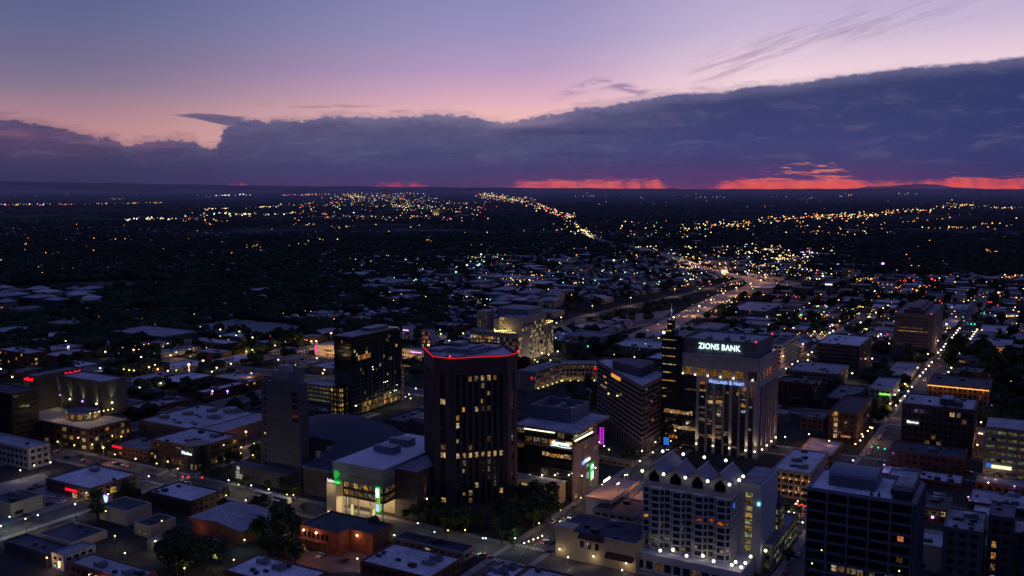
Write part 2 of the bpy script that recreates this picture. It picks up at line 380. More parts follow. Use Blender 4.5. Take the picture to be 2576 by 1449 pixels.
ROWS = [
 ('apartment_block', 'brown brick apartment block with lit stairwell at left edge beyond the twin red signs', -10,72,118,889,935, W_BRICK,R_PALE,.16,3,'g'),
 ('warehouse', 'large blank grey warehouse with pale roof left of the long flat hall', 277,412,501,847,869, W_CONC,R_PALE,0,1,'c'),
 ('exhibition_hall', 'very long flat dark hall roof behind the blank grey warehouse', 467,693,812,844,853, W_CONCD,R_GREY,0,8,'c'),
 ('warehouse', 'low white roofed shed just in front of the blank grey warehouse', 378,412,505,889,900, W_STUC,R_PALE,.1,3,'c'),
 ('shop_building', 'white roofed two level shop with two sodium lamps on its wall', 382,432,521,929,941, W_STUC,R_WHITE,.1,3,'c'),
 ('shop_building', 'white roofed shop left of the low grey villa behind the hotel slab', 530,580,655,912,924, W_STUC,R_WHITE,.08,5,'c'),
 ('row_house', 'white rendered row of townhouses behind the hotel with uplights', 306,332,435,959,980, W_WHITE,R_WHITE,.1,2,'g'),
 ('brick_building', 'dark brick low building with white roof between townhouses and parking', 390,450,540,962,980, W_BRICKD,R_WHITE,.03,2,'c'),
 ('shop_building', 'wide white roofed shops behind the brick loft with violet lamps', 532,595,662,955,966, W_BRICK,R_WHITE,.06,5,'c'),
 ('brick_building', 'brick loft building with white roof and two violet roof lamps', 492,515,655,987,1012, W_BRICK,R_WHITE,.12,7,'g'),
 ('brick_building', 'old brick shops with patched white roofs beside the hotel podium', 320,362,475,1029,1043, W_BRICK,R_PALE,.06,9,'c'),
 ('townhouse', 'small white roofed penthouse block between the brick shops and the hotel', 350,385,415,987,1005, W_BRICKD,R_WHITE,.05,2,'c'),
 ('restaurant_building', 'low dark building with white roof and red neon on its left corner', 285,372,392,1134,1163, W_BRICKD,R_GREY,.05,3,'c'),
 ('office_building', 'blue black glazed tower cut by the left edge of the picture', -60,28,34,990,1132, W_BLACK,R_DARK,.0,0,'b'),
 ('white_building', 'white rendered three storey building at the left edge above the parking lot', -60,70,76,1128,1182, W_WHITE,R_PALE,.0,1,'g'),
 ('restaurant_building', 'low retail building with smooth pale roof and red neon sign over the parking lot', 115,225,347,1229,1262, W_BROWN,R_WHITE,0,2,'c'),
 ('office_building', 'two storey dark brick office with clean white roof and black roof ducts', 370,480,557,1261,1300, W_BRICKD,R_WHITE,.02,3,'c'),
 ('workshop', 'windowless brick hall with bent white roof behind the dark trees', 484,607,672,1338,1372, W_BRICK,R_WHITE,0,4,'c'),
 ('workshop', 'low dark roofed annex below the bent white roof', 505,548,590,1381,1390, W_BRICKD,R_DARK,0,2,'c'),
 ('warehouse', 'wide dark flat roofed warehouse in the lower left corner', 92,179,269,1366,1386, W_STUC,R_DARK,.02,2,'c'),
 ('warehouse', 'darker flat roofed warehouse nearest the lower left corner', 10,122,178,1394,1420, W_CONCD,R_DARK,.02,2,'c'),
 ('white_building', 'small two storey white building with neon at its door, lower left', 129,160,240,1398,1438, W_WHITE,R_WHITE,.08,0,'p'),
 ('brick_building', 'long brick building with pale lavender roof at the bottom left', 172,332,392,1462,1492, W_BRICK,R_WHITE,.2,5,'c'),
 ('brick_building', 'long dark roofed brick building in front of the octagonal tower trees', 989,1166,1196,1391,1415, W_STUC,R_DARK,.03,5,'p'),
 ('brick_building', 'brick building with wide lavender roof at the bottom centre', 906,1081,1161,1453,1487, W_BRICK,R_WHITE,.04,6,'c'),
 ('market_hall', 'dark topped low building beside the striped tower plaza', 1503,1590,1597,1163,1178, W_TAN,R_GREY,.1,3,'c'),
 ('white_building', 'white rendered four storey office right behind the tower with the bank sign', 1925,1969,2008,868,921, W_WHITE,R_GREY,.04,3,'p'),
 ('office_building', 'low grey building right of the white four storey office', 1985,2011,2042,874,895, W_CONC,R_PALE,.03,1,'p'),
 ('office_building', 'brown stone office block with pale roof and set back machine floor', 2056,2163,2192,870,943, W_BROWN,R_WHITE,.02,5,'b'),
 ('historic_building', 'old masonry building with white roof and a small glazed roof pyramid', 1983,2107,2134,941,980, W_TAN,R_WHITE,.04,4,'g'),
 ('brick_building', 'dark brick block with amber windows right of the tall columns', 1955,2047,2062,966,1022, W_BRICKD,R_DARK,.10,3,'p'),
 ('brick_building', 'dark brick block with a column of lit stair windows', 2086,2157,2194,1041,1117, W_BRICKD,R_DARK,.03,0,'p'),
 ('brick_building', 'dark brick block behind the one with the lit stair windows', 2078,2150,2182,1006,1040, W_BRICKD,R_GREY,.0,2,'p'),
 ('annex_building', 'low dark restaurant with a lit terrace between brick blocks', 2014,2072,2090,1054,1085, W_BROWN,R_GREY,.12,2,'p'),
 ('bank_building', 'white stone bank branch with a lime green lit sign', 2186,2243,2266,981,1021, W_WHITE,R_WHITE,.0,1,'p'),
 ('shop_building', 'low tan corner shop with orange strip lights on its right end', 2230,2292,2315,945,958, W_STUC,R_PALE,.05,2,'c'),
 ('brick_building', 'brick hall with dark grey and dark red blank side walls', 2236,2426,2440,1154,1206, W_BRICK,R_DARK,.0,4,'c'),
 ('shop_building', 'long low white roof strip below the dark red blank wall', 2211,2418,2442,1217,1235, W_BRICK,R_WHITE,.03,8,'c'),
 ('shop_building', 'narrow white roofed shops at the right edge with two pink lamps', 2453,2640,2700,1236,1262, W_BRICK,R_PALE,.05,6,'c'),
 ('shop_building', 'lower white roofed shops at the right edge with a violet lamp', 2437,2590,2640,1283,1312, W_BRICKD,R_PALE,.03,7,'c'),
 ('brick_building', 'small red brick shop with lit windows and a violet lamp', 2318,2384,2396,1284,1322, W_BRICK,R_GREY,.0,5,'p'),
 ('apartment_building', 'grey rendered apartment building cluttered with roof pipes at lower right', 2373,2473,2492,1339,('h',34), W_CONC,R_PALE,.02,8,'p'),
 ('apartment_building', 'tall dark block with a column of lit windows near the lower right corner', 2487,2552,2566,1304,('h',38), W_CONCD,R_GREY,.0,3,'p'),
 ('apartment_building', 'plain dark block cut by the right edge at the bottom', 2550,2640,2662,1352,('h',30), W_CONCD,R_PALE,.02,2,'p'),
 ('historic_building', 'four storey stone block with white roof and orange lamps between windows', 1944,2039,2084,1191,1262, W_TAN,R_WHITE,.0,6,'c'),
 ('brick_building', 'orange lit low roof beside the street with three green signals', 2005,2092,2122,1147,1166, W_BRICK,R_PALE,.0,0,'c'),
 ('parking_garage', 'low garage deck behind the glass office with bulb strings', 1420,1505,1548,850,872, W_CONC,R_GREY,.0,0,'b'),
 ('parking_garage', 'upper pale deck of the low garage near the motorway', 1430,1500,1541,827,838, W_CONC,R_PALE,.0,0,'b'),
 ('shop_building', 'low white building with orange wall lamps behind the striped tower', 1556,1640,1668,866,880, W_STUC,R_PALE,.05,2,'c'),
 ('shop_building', 'white low building in the street behind the striped tower', 1540,1655,1690,877,897, W_WHITE,R_WHITE,.03,3,'c'),
 ('shop_building', 'bright white roof just left of the black glass tower edge', 1625,1690,1720,905,926, W_CONCD,R_WHITE,.0,0,'c'),
 ('white_building', 'white walled hall seen above the bank tower roof', 1738,1800,1835,829,844, W_WHITE,R_GREY,.0,2,'c'),
 ('office_building', 'glazed low office left of the tower with bulb strings', 1171,1228,1262,800,826, W_SHEET,R_PALE,.08,3,'b'),
 ('brick_building', 'brick mansion style office with pale roof left of the glazed low office', 1089,1142,1166,819,844, W_BRICKD,R_PALE,.05,2,'p'),
 ('office_building', 'small dark office with pale roof in the trees at far left', 113,167,216,816,834, W_TAN,R_GREY,.05,2,'c'),
 ('warehouse', 'dim long roof in the dark trees above the blank grey warehouse', 290,345,396,786,793, W_CONCD,R_GREY,.0,1,'c'),
 ('school_building', 'pale roofed low school standing alone in the dark woods', 617,662,711,731,741, W_CONC,R_PALE,.0,1,'c'),
 ('warehouse', 'wide pale grey warehouse roof beyond the dark glass tower', 889,985,1046,712,723, W_CONC,R_PALE,.04,3,'c'),
 ('warehouse', 'second pale warehouse roof right of the wide pale grey one', 1056,1115,1149,694,703, W_CONC,R_GREY,.04,3,'c'),
 ('warehouse', 'long white warehouse roof dotted with skylights beyond the parkland', 1192,1335,1370,701,711, W_STUC,R_WHITE,.1,12,'c'),
 ('apartment_building', 'pitched roof apartment row in front of the skylight warehouse', 1172,1225,1259,722,733, W_TAN,R_GREY,.06,2,'c'),
 ('brick_building', 'brick and white flat block among trees behind the dark glass tower', 963,1010,1072,752,768, W_BRICK,R_PALE,.08,3,'p'),
 ('shop_building', 'white roofed shops with string of lamps beyond the dark glass tower', 955,1010,1062,738,746, W_STUC,R_WHITE,.05,3,'c'),
 ('shop_building', 'pale roof among trees at the left of the lamp strung shops', 859,885,903,732,738, W_CONC,R_PALE,.0,1,'c'),
 ('shop_building', 'low white warehouse left of the dark glass tower', 858,890,942,806,815, W_STUC,R_PALE,.0,2,'c'),
 ('shop_building', 'white box with a round arch beyond the leisure centre', 686,735,775,886,897, W_WHITE,R_GREY,.0,0,'c'),
 ('school_building', 'flat white school roof with red lit strip far beyond the garage', 1376,1420,1446,655,662, W_WHITE,R_PALE,.15,1,'c'),
 ('school_building', 'flat white low hall near the motorway with a bright wall lamp', 1515,1552,1574,656,664, W_WHITE,R_PALE,.1,1,'c'),
 ('hotel_building', 'distant mid rise with stacked amber window rows beyond the shops', 2122,2140,2172,679,704, W_BRICK,R_GREY,.45,1,'p'),
 ('warehouse', 'low hall with a long white lit sign', 2060,2090,2112,716,724, W_CONC,R_PALE,.0,1,'c'),
 ('shop_building', 'white roofed shop row left of the boulevard with a red sign', 1830,1925,1972,783,792, W_CONC,R_PALE,.03,3,'c'),
 ('shop_building', 'white shop with two green lamps on its front', 1996,2043,2068,792,803, W_WHITE,R_PALE,.03,2,'c'),
 ('shop_building', 'low brick shop next to the one with two green lamps', 2070,2090,2128,785,795, W_BRICK,R_GREY,.03,2,'c'),
 ('restaurant_building', 'dark roofed restaurant hung with amber bulbs beside the boulevard', 2318,2366,2382,752,762, W_BROWN,R_DARK,.5,1,'c'),
 ('shop_building', 'white roof right of the banded office tower', 2366,2430,2446,778,787, W_WHITE,R_WHITE,.03,2,'c'),
 ('shop_building', 'wide white roof between banded tower and the signal bridge', 2362,2402,2420,822,834, W_CONC,R_WHITE,.03,2,'c'),
 ('shop_building', 'white roofed clinic left of the banded tower with an orange wall', 2178,2252,2262,845,857, W_STUC,R_PALE,.05,3,'c'),
 ('warehouse', 'pale stepped warehouse at the right edge with orange lit side wall', 2438,2546,2560,872,912, W_CONC,R_PALE,.0,3,'c'),
 ('warehouse', 'pale roofed hall behind the stepped warehouse', 2463,2534,2556,836,848, W_CONC,R_WHITE,.0,2,'c'),
 ('villa', 'long brick hall in the far trees with pale roof', 2510,2556,2590,765,774, W_BRICK,R_PALE,.2,1,'c'),
 ('parking_garage', 'parking garage with yellow lit decks left of the dark glass tower', 764,846,880,974,1019, W_CONC,R_PALE,.0,0,'b'),
 ('shop_building', 'low white roofed shop at the foot of the dark glass tower', 752,825,843,1034,1048, W_BROWN,R_WHITE,.0,5,'c'),
 ('theatre_building', 'dark roofed theatre wing behind the deck lit orange', 1490,1595,1640,1297,1335, W_CONC,R_DARK,.0,2,'c'),
]
for row in ROWS:
    name, label, ul, uc, ur, vt, vb, wall, roof, lit, un, style = row
    no = name in ('warehouse', 'exhibition_hall', 'workshop')
    lf = {'hotel_building': [LIT, LITY], 'parking_garage': [LITG, LITG, LITD]}.get(name)
    LAf = {'narrow white roofed shops at the right edge with two pink lamps': 22, 'lower white roofed shops at the right edge with a violet lamp': 26, 'plain dark block cut by the right edge at the bottom': 18,
           'grey rendered apartment building cluttered with roof pipes at lower right': 26, 'tall dark block with a column of lit windows near the lower right corner': 20, 'long low white roof strip below the dark red blank wall': 18,
           'brick hall with dark grey and dark red blank side walls': 24, 'pale stepped warehouse at the right edge with orange lit side wall': 50, 'pale roofed hall behind the stepped warehouse': 60, 'long brick hall in the far trees with pale roof': 30,
           'white roof right of the banded office tower': 60, 'distant mid rise with stacked amber window rows beyond the shops': 30, 'low dark building with white roof and red neon on its left corner': 20, 'white rendered three storey building at the left edge above the parking lot': 14, 'blue black glazed tower cut by the left edge of the picture': 18}.get(label)
    simple(name, label, ul, uc, ur, vt, vb, wall, roof, LA=LAf, lit=lit if name != 'parking_garage' else .0, un=un, style=style, win=(not no) and name != 'parking_garage', mats=lf)
# ---------------------------------------------------------------- landmark helpers
def z_at(p, q, v):
    x, y = xy_of(p, q); k = -(v - V0) / F
    return H + y * (k * CP - SP) / (CP + k * SP)
def t_on(s, face, u, z):
    """distance along a face of building s at which the bearing u meets height z"""
    return on_ray(s.X, s.Y, z, *( (BX, BY) if face == 'F' else (AX, AY) ), u)
def z_on(s, face, t, v):
    d = (BX, BY) if face == 'F' else (AX, AY)
    y = s.Y + d[1]*t; k = -(v - V0) / F
    return H + y * (k * CP - SP) / (CP + k * SP)
def at_face(s, face, u, v, z0=20):
    """(t, z) on a face for a bearing (u, v)"""
    z = z0
    for _ in range(6):
        t = t_on(s, face, u, z); z = z_on(s, face, t, v)
    return t, z
def sub(parent, name, mb, mats): return mb.build(name, mats, parent)
class Face:
    """a wall face between two plan points (left to right as seen from outside), local to its parent"""
    def __init__(s, parent, a, b):
        s.o, s.a = parent, Vector((a[0], a[1], 0)); d = Vector((b[0]-a[0], b[1]-a[1], 0)); s.len = d.length
        s.d = d.normalized(); s.n = Vector((s.d.y, -s.d.x, 0))
    def pt(s, t, z, off): p = s.a + s.d*t + s.n*off; return (p.x, p.y, z)
    def box(s, m, t0, t1, z0, z1, o0, o1, mi=0):
        n = len(m.v)
        m.v += [s.pt(t0,z0,o1), s.pt(t1,z0,o1), s.pt(t1,z0,o0), s.pt(t0,z0,o0), s.pt(t0,z1,o1), s.pt(t1,z1,o1), s.pt(t1,z1,o0), s.pt(t0,z1,o0)]
        for q in [(0,3,2,1),(4,5,6,7),(0,1,5,4),(1,2,6,5),(2,3,7,6),(3,0,4,7)]: m.f.append(tuple(n+i for i in q)); m.m.append(mi)
    def quad(s, m, t, z, w, h, off, mi=0): m.quad(s.pt(t,z,off), s.pt(t+w,z,off), s.pt(t+w,z+h,off), s.pt(t,z+h,off), mi)
    def win(s, t, z, w, h, mat, off=.05):
        m = MB(); s.quad(m, t, z, w, h, off); return m.build('window', mat, s.o)

# ---------------------------------------------------------------- octagonal tower with the red roof line
def octagon_tower():
    pc, qc, a, c, h = 410.5, 259.5, 25.5, 5.0, 82.0
    X, Y = xy_of(pc, qc)
    o = empty('office_tower', 'tall dark octagonal tower with a red light line around its roof', 'tower', (X, Y, 0))
    FOOT.append((pc-a, pc+a, qc-a, qc+a, h))
    P = [(-a, c), (-a, -c), (-c, -a), (c, -a), (a, -c), (a, c), (c, a), (-c, a)]
    fl = 17; z0, z1 = 6.5, h-9.0; fh = (z1-z0)/fl
    faces = [Face(o, P[i], P[(i+1) % 8]) for i in range(8)]
    inner = [(x*.985, y*.985) for x, y in P]
    wl = MB(); wl.prism(inner, 0, h-1.4, 0)
    gl = MB(); nb = 0
    lit = {0: {1:LITD,2:LIT,3:LITD,4:LIT,5:LIT,6:LITD}, 1:{4:LITD}, 2:{5:LIT,6:LITD}, 3:{2:LITD,4:LIT}, 4:{1:LIT,3:LITW,4:LITD,5:LITD},
           5:{0:LIT}, 6:{0:LITW}, 8:{0:LIT,5:LITD}, 9:{1:LITD,2:LITD}, 10:{i:LITW for i in range(8)}, 11:{1:LITD,5:LITD}, 12:{1:LIT}, 14:{3:LITW,4:LITD}, 15:{1:LIT,2:LIT,7:LITW}, 16:{0:LITD,2:LITD}}
    for k, f in enumerate(faces):
        long = k % 2 == 1
        f.box(wl, 0, f.len, h-9, h-1.0, 0, .25)               # attic
        f.box(wl, 0, f.len, h-1.0, h, -.55, .4)                # parapet cap
        f.box(wl, 0, f.len, 0, 6, -.2, .05)
        if long:
            n = 8; e = 1.7; bw = (f.len-2*e)/n
            f.box(wl, 0, e, 6, h-9, -.3, .3); f.box(wl, f.len-e, f.len, 6, h-9, -.3, .3)
            for i in range(n+1): f.box(wl, e+bw*i-.75, e+bw*i+.75, 6, h-9, -.3, .55)
            for j in range(fl):
                f.box(wl, e, f.len-e, z0+fh*j-.55, z0+fh*j+.45, -.3, .0, 1)
                for i in range(n):
                    m = lit.get(fl-1-j, {}).get(i) if k == 1 else (LITD if R.random() < .03 else None)
                    if m is LITD and R.random() < .4: m = None
                    if m:
                        pt = m is LIT and R.random() < .6; f.win(e+bw*i+.78, z0+fh*j+.5+(.3 if pt else 0), (bw-1.56)*(R.uniform(.5, .9) if pt else 1), (fh-1.3)*(R.uniform(.5, .9) if pt else 1), m, .02)
            f.box(gl, e, f.len-e, 6, h-9, -.4, -.05)
        else:
            f.box(wl, 0, f.len*.36, 6, h-9, -.3, .3); f.box(wl, f.len*.66, f.len, 6, h-9, -.3, .3)
            f.box(gl, f.len*.36, f.len*.66, 6, h-9, -.4, -.05)
            for j in range(fl):
                f.box(wl, f.len*.36, f.len*.66, z0+fh*j-.5, z0+fh*j+.5, -.3, .02, 1)
                if k == 0 and (fl-1-j) in (3, 9, 10, 16): f.win(f.len*.37, z0+fh*j+.6, f.len*.28, fh-1.3, LITW if fl-1-j != 9 else LITD, .03)
    stone = surf('dark_tower_stone', (0.085, 0.062, 0.075), var=.1, scale=.05)
    wl.build('wall', [stone, W_BLACK], o); gl.build('glazing', GLASS, o)
    rf = MB(); rf.prism([(x*.965, y*.965) for x, y in P], h-1.42, h-1.2, 0); rf.build('roof', R_PALE, o)
    nn = MB()
    for k in (7, 0, 1, 2, 3): faces[k].box(nn, 0, faces[k].len, h-.42, h-.12, .42, .62)
    nn.build('neon_roof_line', NEONR, o)
    pl = MB(); pl.box(-9, 7, -8, 9, h-1.2, h+1.6, 0); pl.box(-4, 4, 3, 9, h+1.6, h+3.6, 1); pl.box(-20, -12, -6, 2, h-1.2, h-.2, 1); pl.box(10, 18, -9, 3, h-1.2, h+.4, 1); pl.box(-10, -2, 12, 19, h-1.2, h+.3, 0)
    for i in range(5): pl.tube((-7+3*i, -5, h+1.6), (-7+3*i, -5, h+2.5), 1.0, m=1)
    pl.build('machine_room', [R_PALE, M_METAL], o)
    for (u, v) in ((1078, 868), (1132, 897), (1304, 883)):
        x, y = G(u, v, h+.6); p, q = pq_of(x, y); b = MB(); b.ball((p-pc, q-qc, h+.6), .55); b.build('beacon', BULBO if v < 880 else BULBR, o)
octagon_tower()

# ---------------------------------------------------------------- tall white tower with the bank sign
LITA = glow('amber_sky_floor', (1.0, 0.5, 0.14), .10, .8)
def bank_tower():
    s = Bld('bank_tower', 'tallest white tower with lit bank sign, dark glass wing and spire', org=(565, 149), h=62, LA=44, LB=1)
    s.LB = t_on(s, 'F', 1717.5, 62); FOOT[-1] = (565, 609, 149, 149+s.LB+30, 72)
    h = z_on(s, 'F', 0, 904); s.h = h; LB, LA = s.LB, s.LA
    white = surf('tower_limestone', (0.33, 0.32, 0.35), var=.12, scale=.1, panel=4)
    w = MB()
    w.box(.5, LA, .5, LB, 0, h-.4, 1)
    bl = h-17.5                                         # top of the glazed shaft
    tg = t_on(s, 'F', 1756, 40)
    for f in 'FR':
        L = s.L(f)
        s.fbox(w, f, 0, L, h-8.5, h, -.5, .3); 
        s.fbox(w, f, 0, L if f == 'R' else tg+1, bl, h-14, -.5, .3)
        n = 6
        for i in range(n+1): c = L*i/n; s.fbox(w, f, max(0, c-1.2), min(L, c+1.2), h-14, h-8.5, -.5, .25)
    s.fbox(w, 'F', 0, 3.0, 0, bl, -.5, .3); s.fbox(w, 'R', 0, 1.6, 0, bl, -.5, .3)
    us = [1756, 1778, 1798, 1821, 1839.5, 1861, 1881]
    ts = [t_on(s, 'F', u, 40) for u in us]
    for i, t in enumerate(ts): s.fbox(w, 'F', t-(.95 if i % 2 == 0 else .6), t+(.95 if i % 2 == 0 else .6), 0, bl, -.5, .8)
    rt = [LA*(i+1)/8 for i in range(8)]
    for i, t in enumerate(rt): s.fbox(w, 'R', t-.65, min(t+.65, LA), 0, bl, -.5, .8)
    w.build('wall', [white, GLASSB], s.o)
    fl = 12; fh = bl/fl
    # glazing bands between the piers
    sp = MB()
    for j in range(1, fl*1):
        for f, a, b in (('F', 3, tg), ('R', 1.6, LA)): s.fbox(sp, f, a, b, fh*j-.5, fh*j+.5, -.5, -.38)
    sp.build('spandrel', W_BLACK, s.o)
    edges = [3.0] + sorted(ts)
    def pane(t0, t1, z, hh, mat, off=-.3): s.win('F', t0, z, t1-t0, hh, mat, off)
    grid = {0: {6: LITO}, 1: {6: LIT, 3: LITD}, 2: {5: LITD, 4: LITD}, 3: {5: LIT, 4: LIT, 0: LITD, 1: LIT}, 4: {6: LITD, 5: LITD, 1: LITC}, 5: {6: LITD}, 6: {6: LITD, 5: LITD}, 7: {4: LITD}, 8: {3: LITD, 4: LITD}, 9: {6: LITD, 5: LITW, 4: LITD}, 10: {2: LITD}, 11: {1: LITD}}
    for r, row in grid.items():
        for cidx, mat in row.items():
            if cidx < len(edges)-1:
                pane(edges[cidx]+1.0, edges[cidx+1]-.9, bl-fh*(r+1)+.8 + (R.random()*1.2), fh*R.uniform(.3, .62), mat)
    for k in range(9): 
        i = R.randrange(len(edges)-1); pane(edges[i]+R.uniform(1, 3), edges[i]+R.uniform(3.2, 4.6), R.uniform(3, bl-3), R.uniform(.5, 1.1), R.choice([LITD, LITC, LITD, LITO]))
    for i in range(8):
        if i in (2, 5, 7): s.win('R', rt[i]-4.6, R.uniform(8, bl-5), 3.6, 1.6, R.choice([LITD, LITC, LIT]), -.3)
    # amber windows of the sky floor and the lamps between them
    n = 6; L = LB
    for i in range(n):
        c0, c1 = L*i/n+1.4, L*(i+1)/n-1.4
        s.win('F', c0, h-13.6, (c1-c0), 4.9, [GLASS, LITA, LITA, LITA, LITA, LITA][i], .02)
        if i < n: 
            s.lantern('F', L*(i+.93)/n if i else 3.9, h-13.2, .9, BULBY if 0 else BULB, .45, power=0)
            lamp_light(s.o, s.P('F', L*(i+.93)/n if i else 3.9, h-12.6, 1.6), (1, .7, .35), 32, .2)
    for i in range(n): s.win('R', LA*i/n+1.5, h-13.4, LA/n-3, 4.6, LITO if i in (2, 3) else (LITD if i % 2 else GLASS), .02)
    # set back crown
    zt = z_at(568.5, 152.5, 863); cr = MB(); x0, y0, x1, y1 = 3.5, 3.5, LA-2, LB+.5
    cr.box(x0, x1, y0, y1, h-.4, zt-1.2, 0)
    cr.box(x0-.5, x1+.3, y0-.5, y0+.3, zt-5.5, zt, 1); cr.box(x0-.5, x0+.3, y0+.3, y1, zt-5.5, zt, 1); cr.box(x1-.5, x1+.3, y0+.3, y1, zt-5.5, zt, 1); cr.box(x0+.3, x1-.5, y1-.5, y1+.3, zt-3, zt, 1)
    for i in range(8): c = y0+(y1-y0)*i/7.0; cr.box(x0-.35, x0+.1, max(c-.5, y0), c+.5, h-.3, zt-5.5, 2)
    for i in range(7): c = x0+(x1-x0)*i/6.0; cr.box(max(c-.5, x0), c+.5, y0-.35, y0+.1, h-.3, zt-5.5, 2)
    cr.build('crown', [surf('crown_panel', (0.26, 0.26, 0.31), var=.1), surf('crown_band', (0.12, 0.125, 0.15), var=.1), W_SHEET], s.o)
    rf = MB(); rf.box(x0+.3, x1-.5, y0+.3, y1-.5, zt-1.2, zt-1.0); rf.build('roof', R_WHITE, s.o)
    for (a, b_) in ((6, 8), (10, 22), (9, 33), (20, 15)): 
        m = MB(); m.box(a, a+2.4, b_, b_+3.2, zt-1, zt+1.0); m.box(a+.5, a+1, b_+.5, b_+1, zt+1, zt+2.4); m.build('rooftop_unit', M_METAL, s.o)
    # letters
    t0, zz = at_face(s, 'F', 1754, 876, 68)
    t1 = at_face(s, 'F', 1860, 880, 68)[0]
    ob = text(s.o, 'sign_letters', 'ZIONS BANK', glow('white_green_letters', (0.72, 1.0, 0.93), 1.5), 'F', (x0-.9, t0, zt-6.0), 5.0, .2, .09)
    wd = max(v.co.y for v in ob.data.vertices) - min(v.co.y for v in ob.data.vertices)
    k = (t0-t1)/wd
    for v in ob.data.vertices: v.co.y = t0 + (v.co.y-t0)*k
    ob.data.update(); ob['label'] = 'white green lit letters reading ZIONS BANK'
    t0, zz = at_face(s, 'F', 1785, 941, 48); t1 = at_face(s, 'F', 1873, 945, 48)[0]
    cap = text(s.o, 'sign_letters', 'Holland & Hart', glow('bright_blue_letters', (.30, .42, 1), 1.5), 'F', (-1.0, t0, bl+.1), 3.4, .2, .0, .78)
    wd = max(v.co.y for v in cap.data.vertices) - min(v.co.y for v in cap.data.vertices); k = (t0-t1)/wd
    for v in cap.data.vertices: v.co.y = t0 + (v.co.y-t0)*k
    cap['label'] = 'blue lit letters reading HOLLAND & HART'
    # uplights at the foot of every second pier
    for t in [ts[0], ts[2], ts[4], ts[6], 1.2]:
        s.lantern('F', t, 5.0, 1.6, BULB, .5, name='uplight')
        lamp_light(s.o, s.P('F', t, 5.2, 2.2), (1, .66, .34), 3600, .12, spot=38, aim=(.3, 0, 1), blend=.9)
    for i in (0, 2, 4, 6):
        s.lantern('R', rt[i], 5.0, 1.6, BULB, .5, name='uplight')
        lamp_light(s.o, s.P('R', rt[i], 5.2, 2.2), (1, .66, .34), 3600, .12, spot=38, aim=(0, .3, 1), blend=.9)
    for (a, b_, c_) in ((x0, y0, zt+.5), (x1, y0, zt+.6), (2, LB+1, zt+.5)):
        m = MB(); m.ball((a, b_, c_), .6); m.build('beacon', BULBR, s.o)
    # dark glass wing
    tw = t_on(s, 'F', 1665, 66); zw = z_on(s, 'F', LB, 846)
    g = MB(); g.box(.2, 30, LB+.5, tw, 0, zw-1, 0); g.box(.6, 30, tg+1, LB+.49, 0, h-14.3, 0)
    g.build('glass_wing', [GLASSB], s.o)
    b = MB(); nfl = 15; fh = zw/nfl
    for j in range(1, nfl+1): s.fbox(b, 'F', LB+.5 if fh*j > h-14.3 else tg+1, tw, fh*j-.45, fh*j+.1, -.6, .05)
    b.box(.2, 30, LB+.5, LB+1, zw-1, zw); b.box(.2, .7, LB+1, tw, zw-1, zw); b.box(.7, 30, tw-.5, tw, zw-1, zw); b.build('floor_band', W_BLACK, s.o)
    fr = MB(); fr.box(.7, 30, LB+1, tw-.5, zw-1, zw-.8); fr.build('wing_roof', R_GREY, s.o)
    for j in range(15):
        z = zw-3.2-j*5.25
        if z < 20: break
        wd = [9, 8.5, 8.5, 9, 6, 9, 3, 3, 0][min(j, 8)]
        if wd: s.win('F', tw-.6-wd, z, wd, .55, LITW if j < 7 else LIT, .12)
    def wrow(u0, u1, v, hh, mat):
        a, z = at_face(s, 'F', u0, v); c, _ = at_face(s, 'F', u1, v); c = max(c, tg+1.2)
        x = c
        while x < a-1:
            ww = R.uniform(1.4, 3.2); 
            if R.random() < .85: s.win('F', x, z, min(ww, a-x), hh*R.uniform(.6, 1), mat, .1)
            x += ww+.25
    wrow(1667, 1742, 1036, 2.8, LIT); wrow(1693, 1753, 1077, 2.6, LITW); wrow(1668, 1716, 1098, 2.2, LITO); wrow(1668, 1700, 1052, .4, LITD); wrow(1670, 1754, 1112, .4, LITD); wrow(1725, 1752, 980, 1.1, LITD)
    a, z = at_face(s, 'F', 1668, 1118); s.win('F', a-4, z, 3.6, 5, SCRB, .12)
    for (u, v, m_) in ((1680, 1108, LITW), (1688, 1109, BULBY), (1676, 1090, LITW), (1694, 1068, LITW)):
        a, z = at_face(s, 'F', u, v); s.lantern('F', a, z, .4, m_, .35)
    # stepped cap and spire
    cx, cy = 5, tw-3.8
    c = MB(); c.box(cx-3.6, cx+3.6, cy-4, cy+3.2, zw-.8, zw+3.6, 0); c.box(cx-2, cx+2, cy-2.4, cy+1.6, zw+3.6, zw+8.8, 0); c.box(cx-2.2, cx+2.2, cy-2.6, cy+1.8, zw+8.8, zw+9.3, 1); c.box(cx-3.9, cx+3.9, cy-4.3, cy+3.5, zw+3.3, zw+3.7, 1)
    c.build('spire_base', [GLASSB, M_METAL], s.o)
    for zz in (zw+2.4, zw+6.6): s.win('F', cy-2, zz, 3.2, .5, LITY, -(cx-3.65) if zz < zw+3 else -(cx-2.05))
    zt2 = z_at(565+cx, 149+cy, 763)
    sp = MB(); sp.tube((cx, cy-.5, zw+9.3), (cx, cy-.5, zt2), .8, .1, 8); sp.build('spire', surf('spire_metal', (0.8, 0.78, 0.88), rough=.35, spec=.6), s.o)
    lamp_light(s.o, (cx-2.6, cy-.5, zw+9.6), (.65, .6, 1), 2600, .1, spot=40, aim=(.22, 0, 1))
    m = MB(); m.ball((cx-4.2, cy+3, zw+1.4), .9); m.build('floodlight', BULB, s.o)
    s.done()
bank_tower()

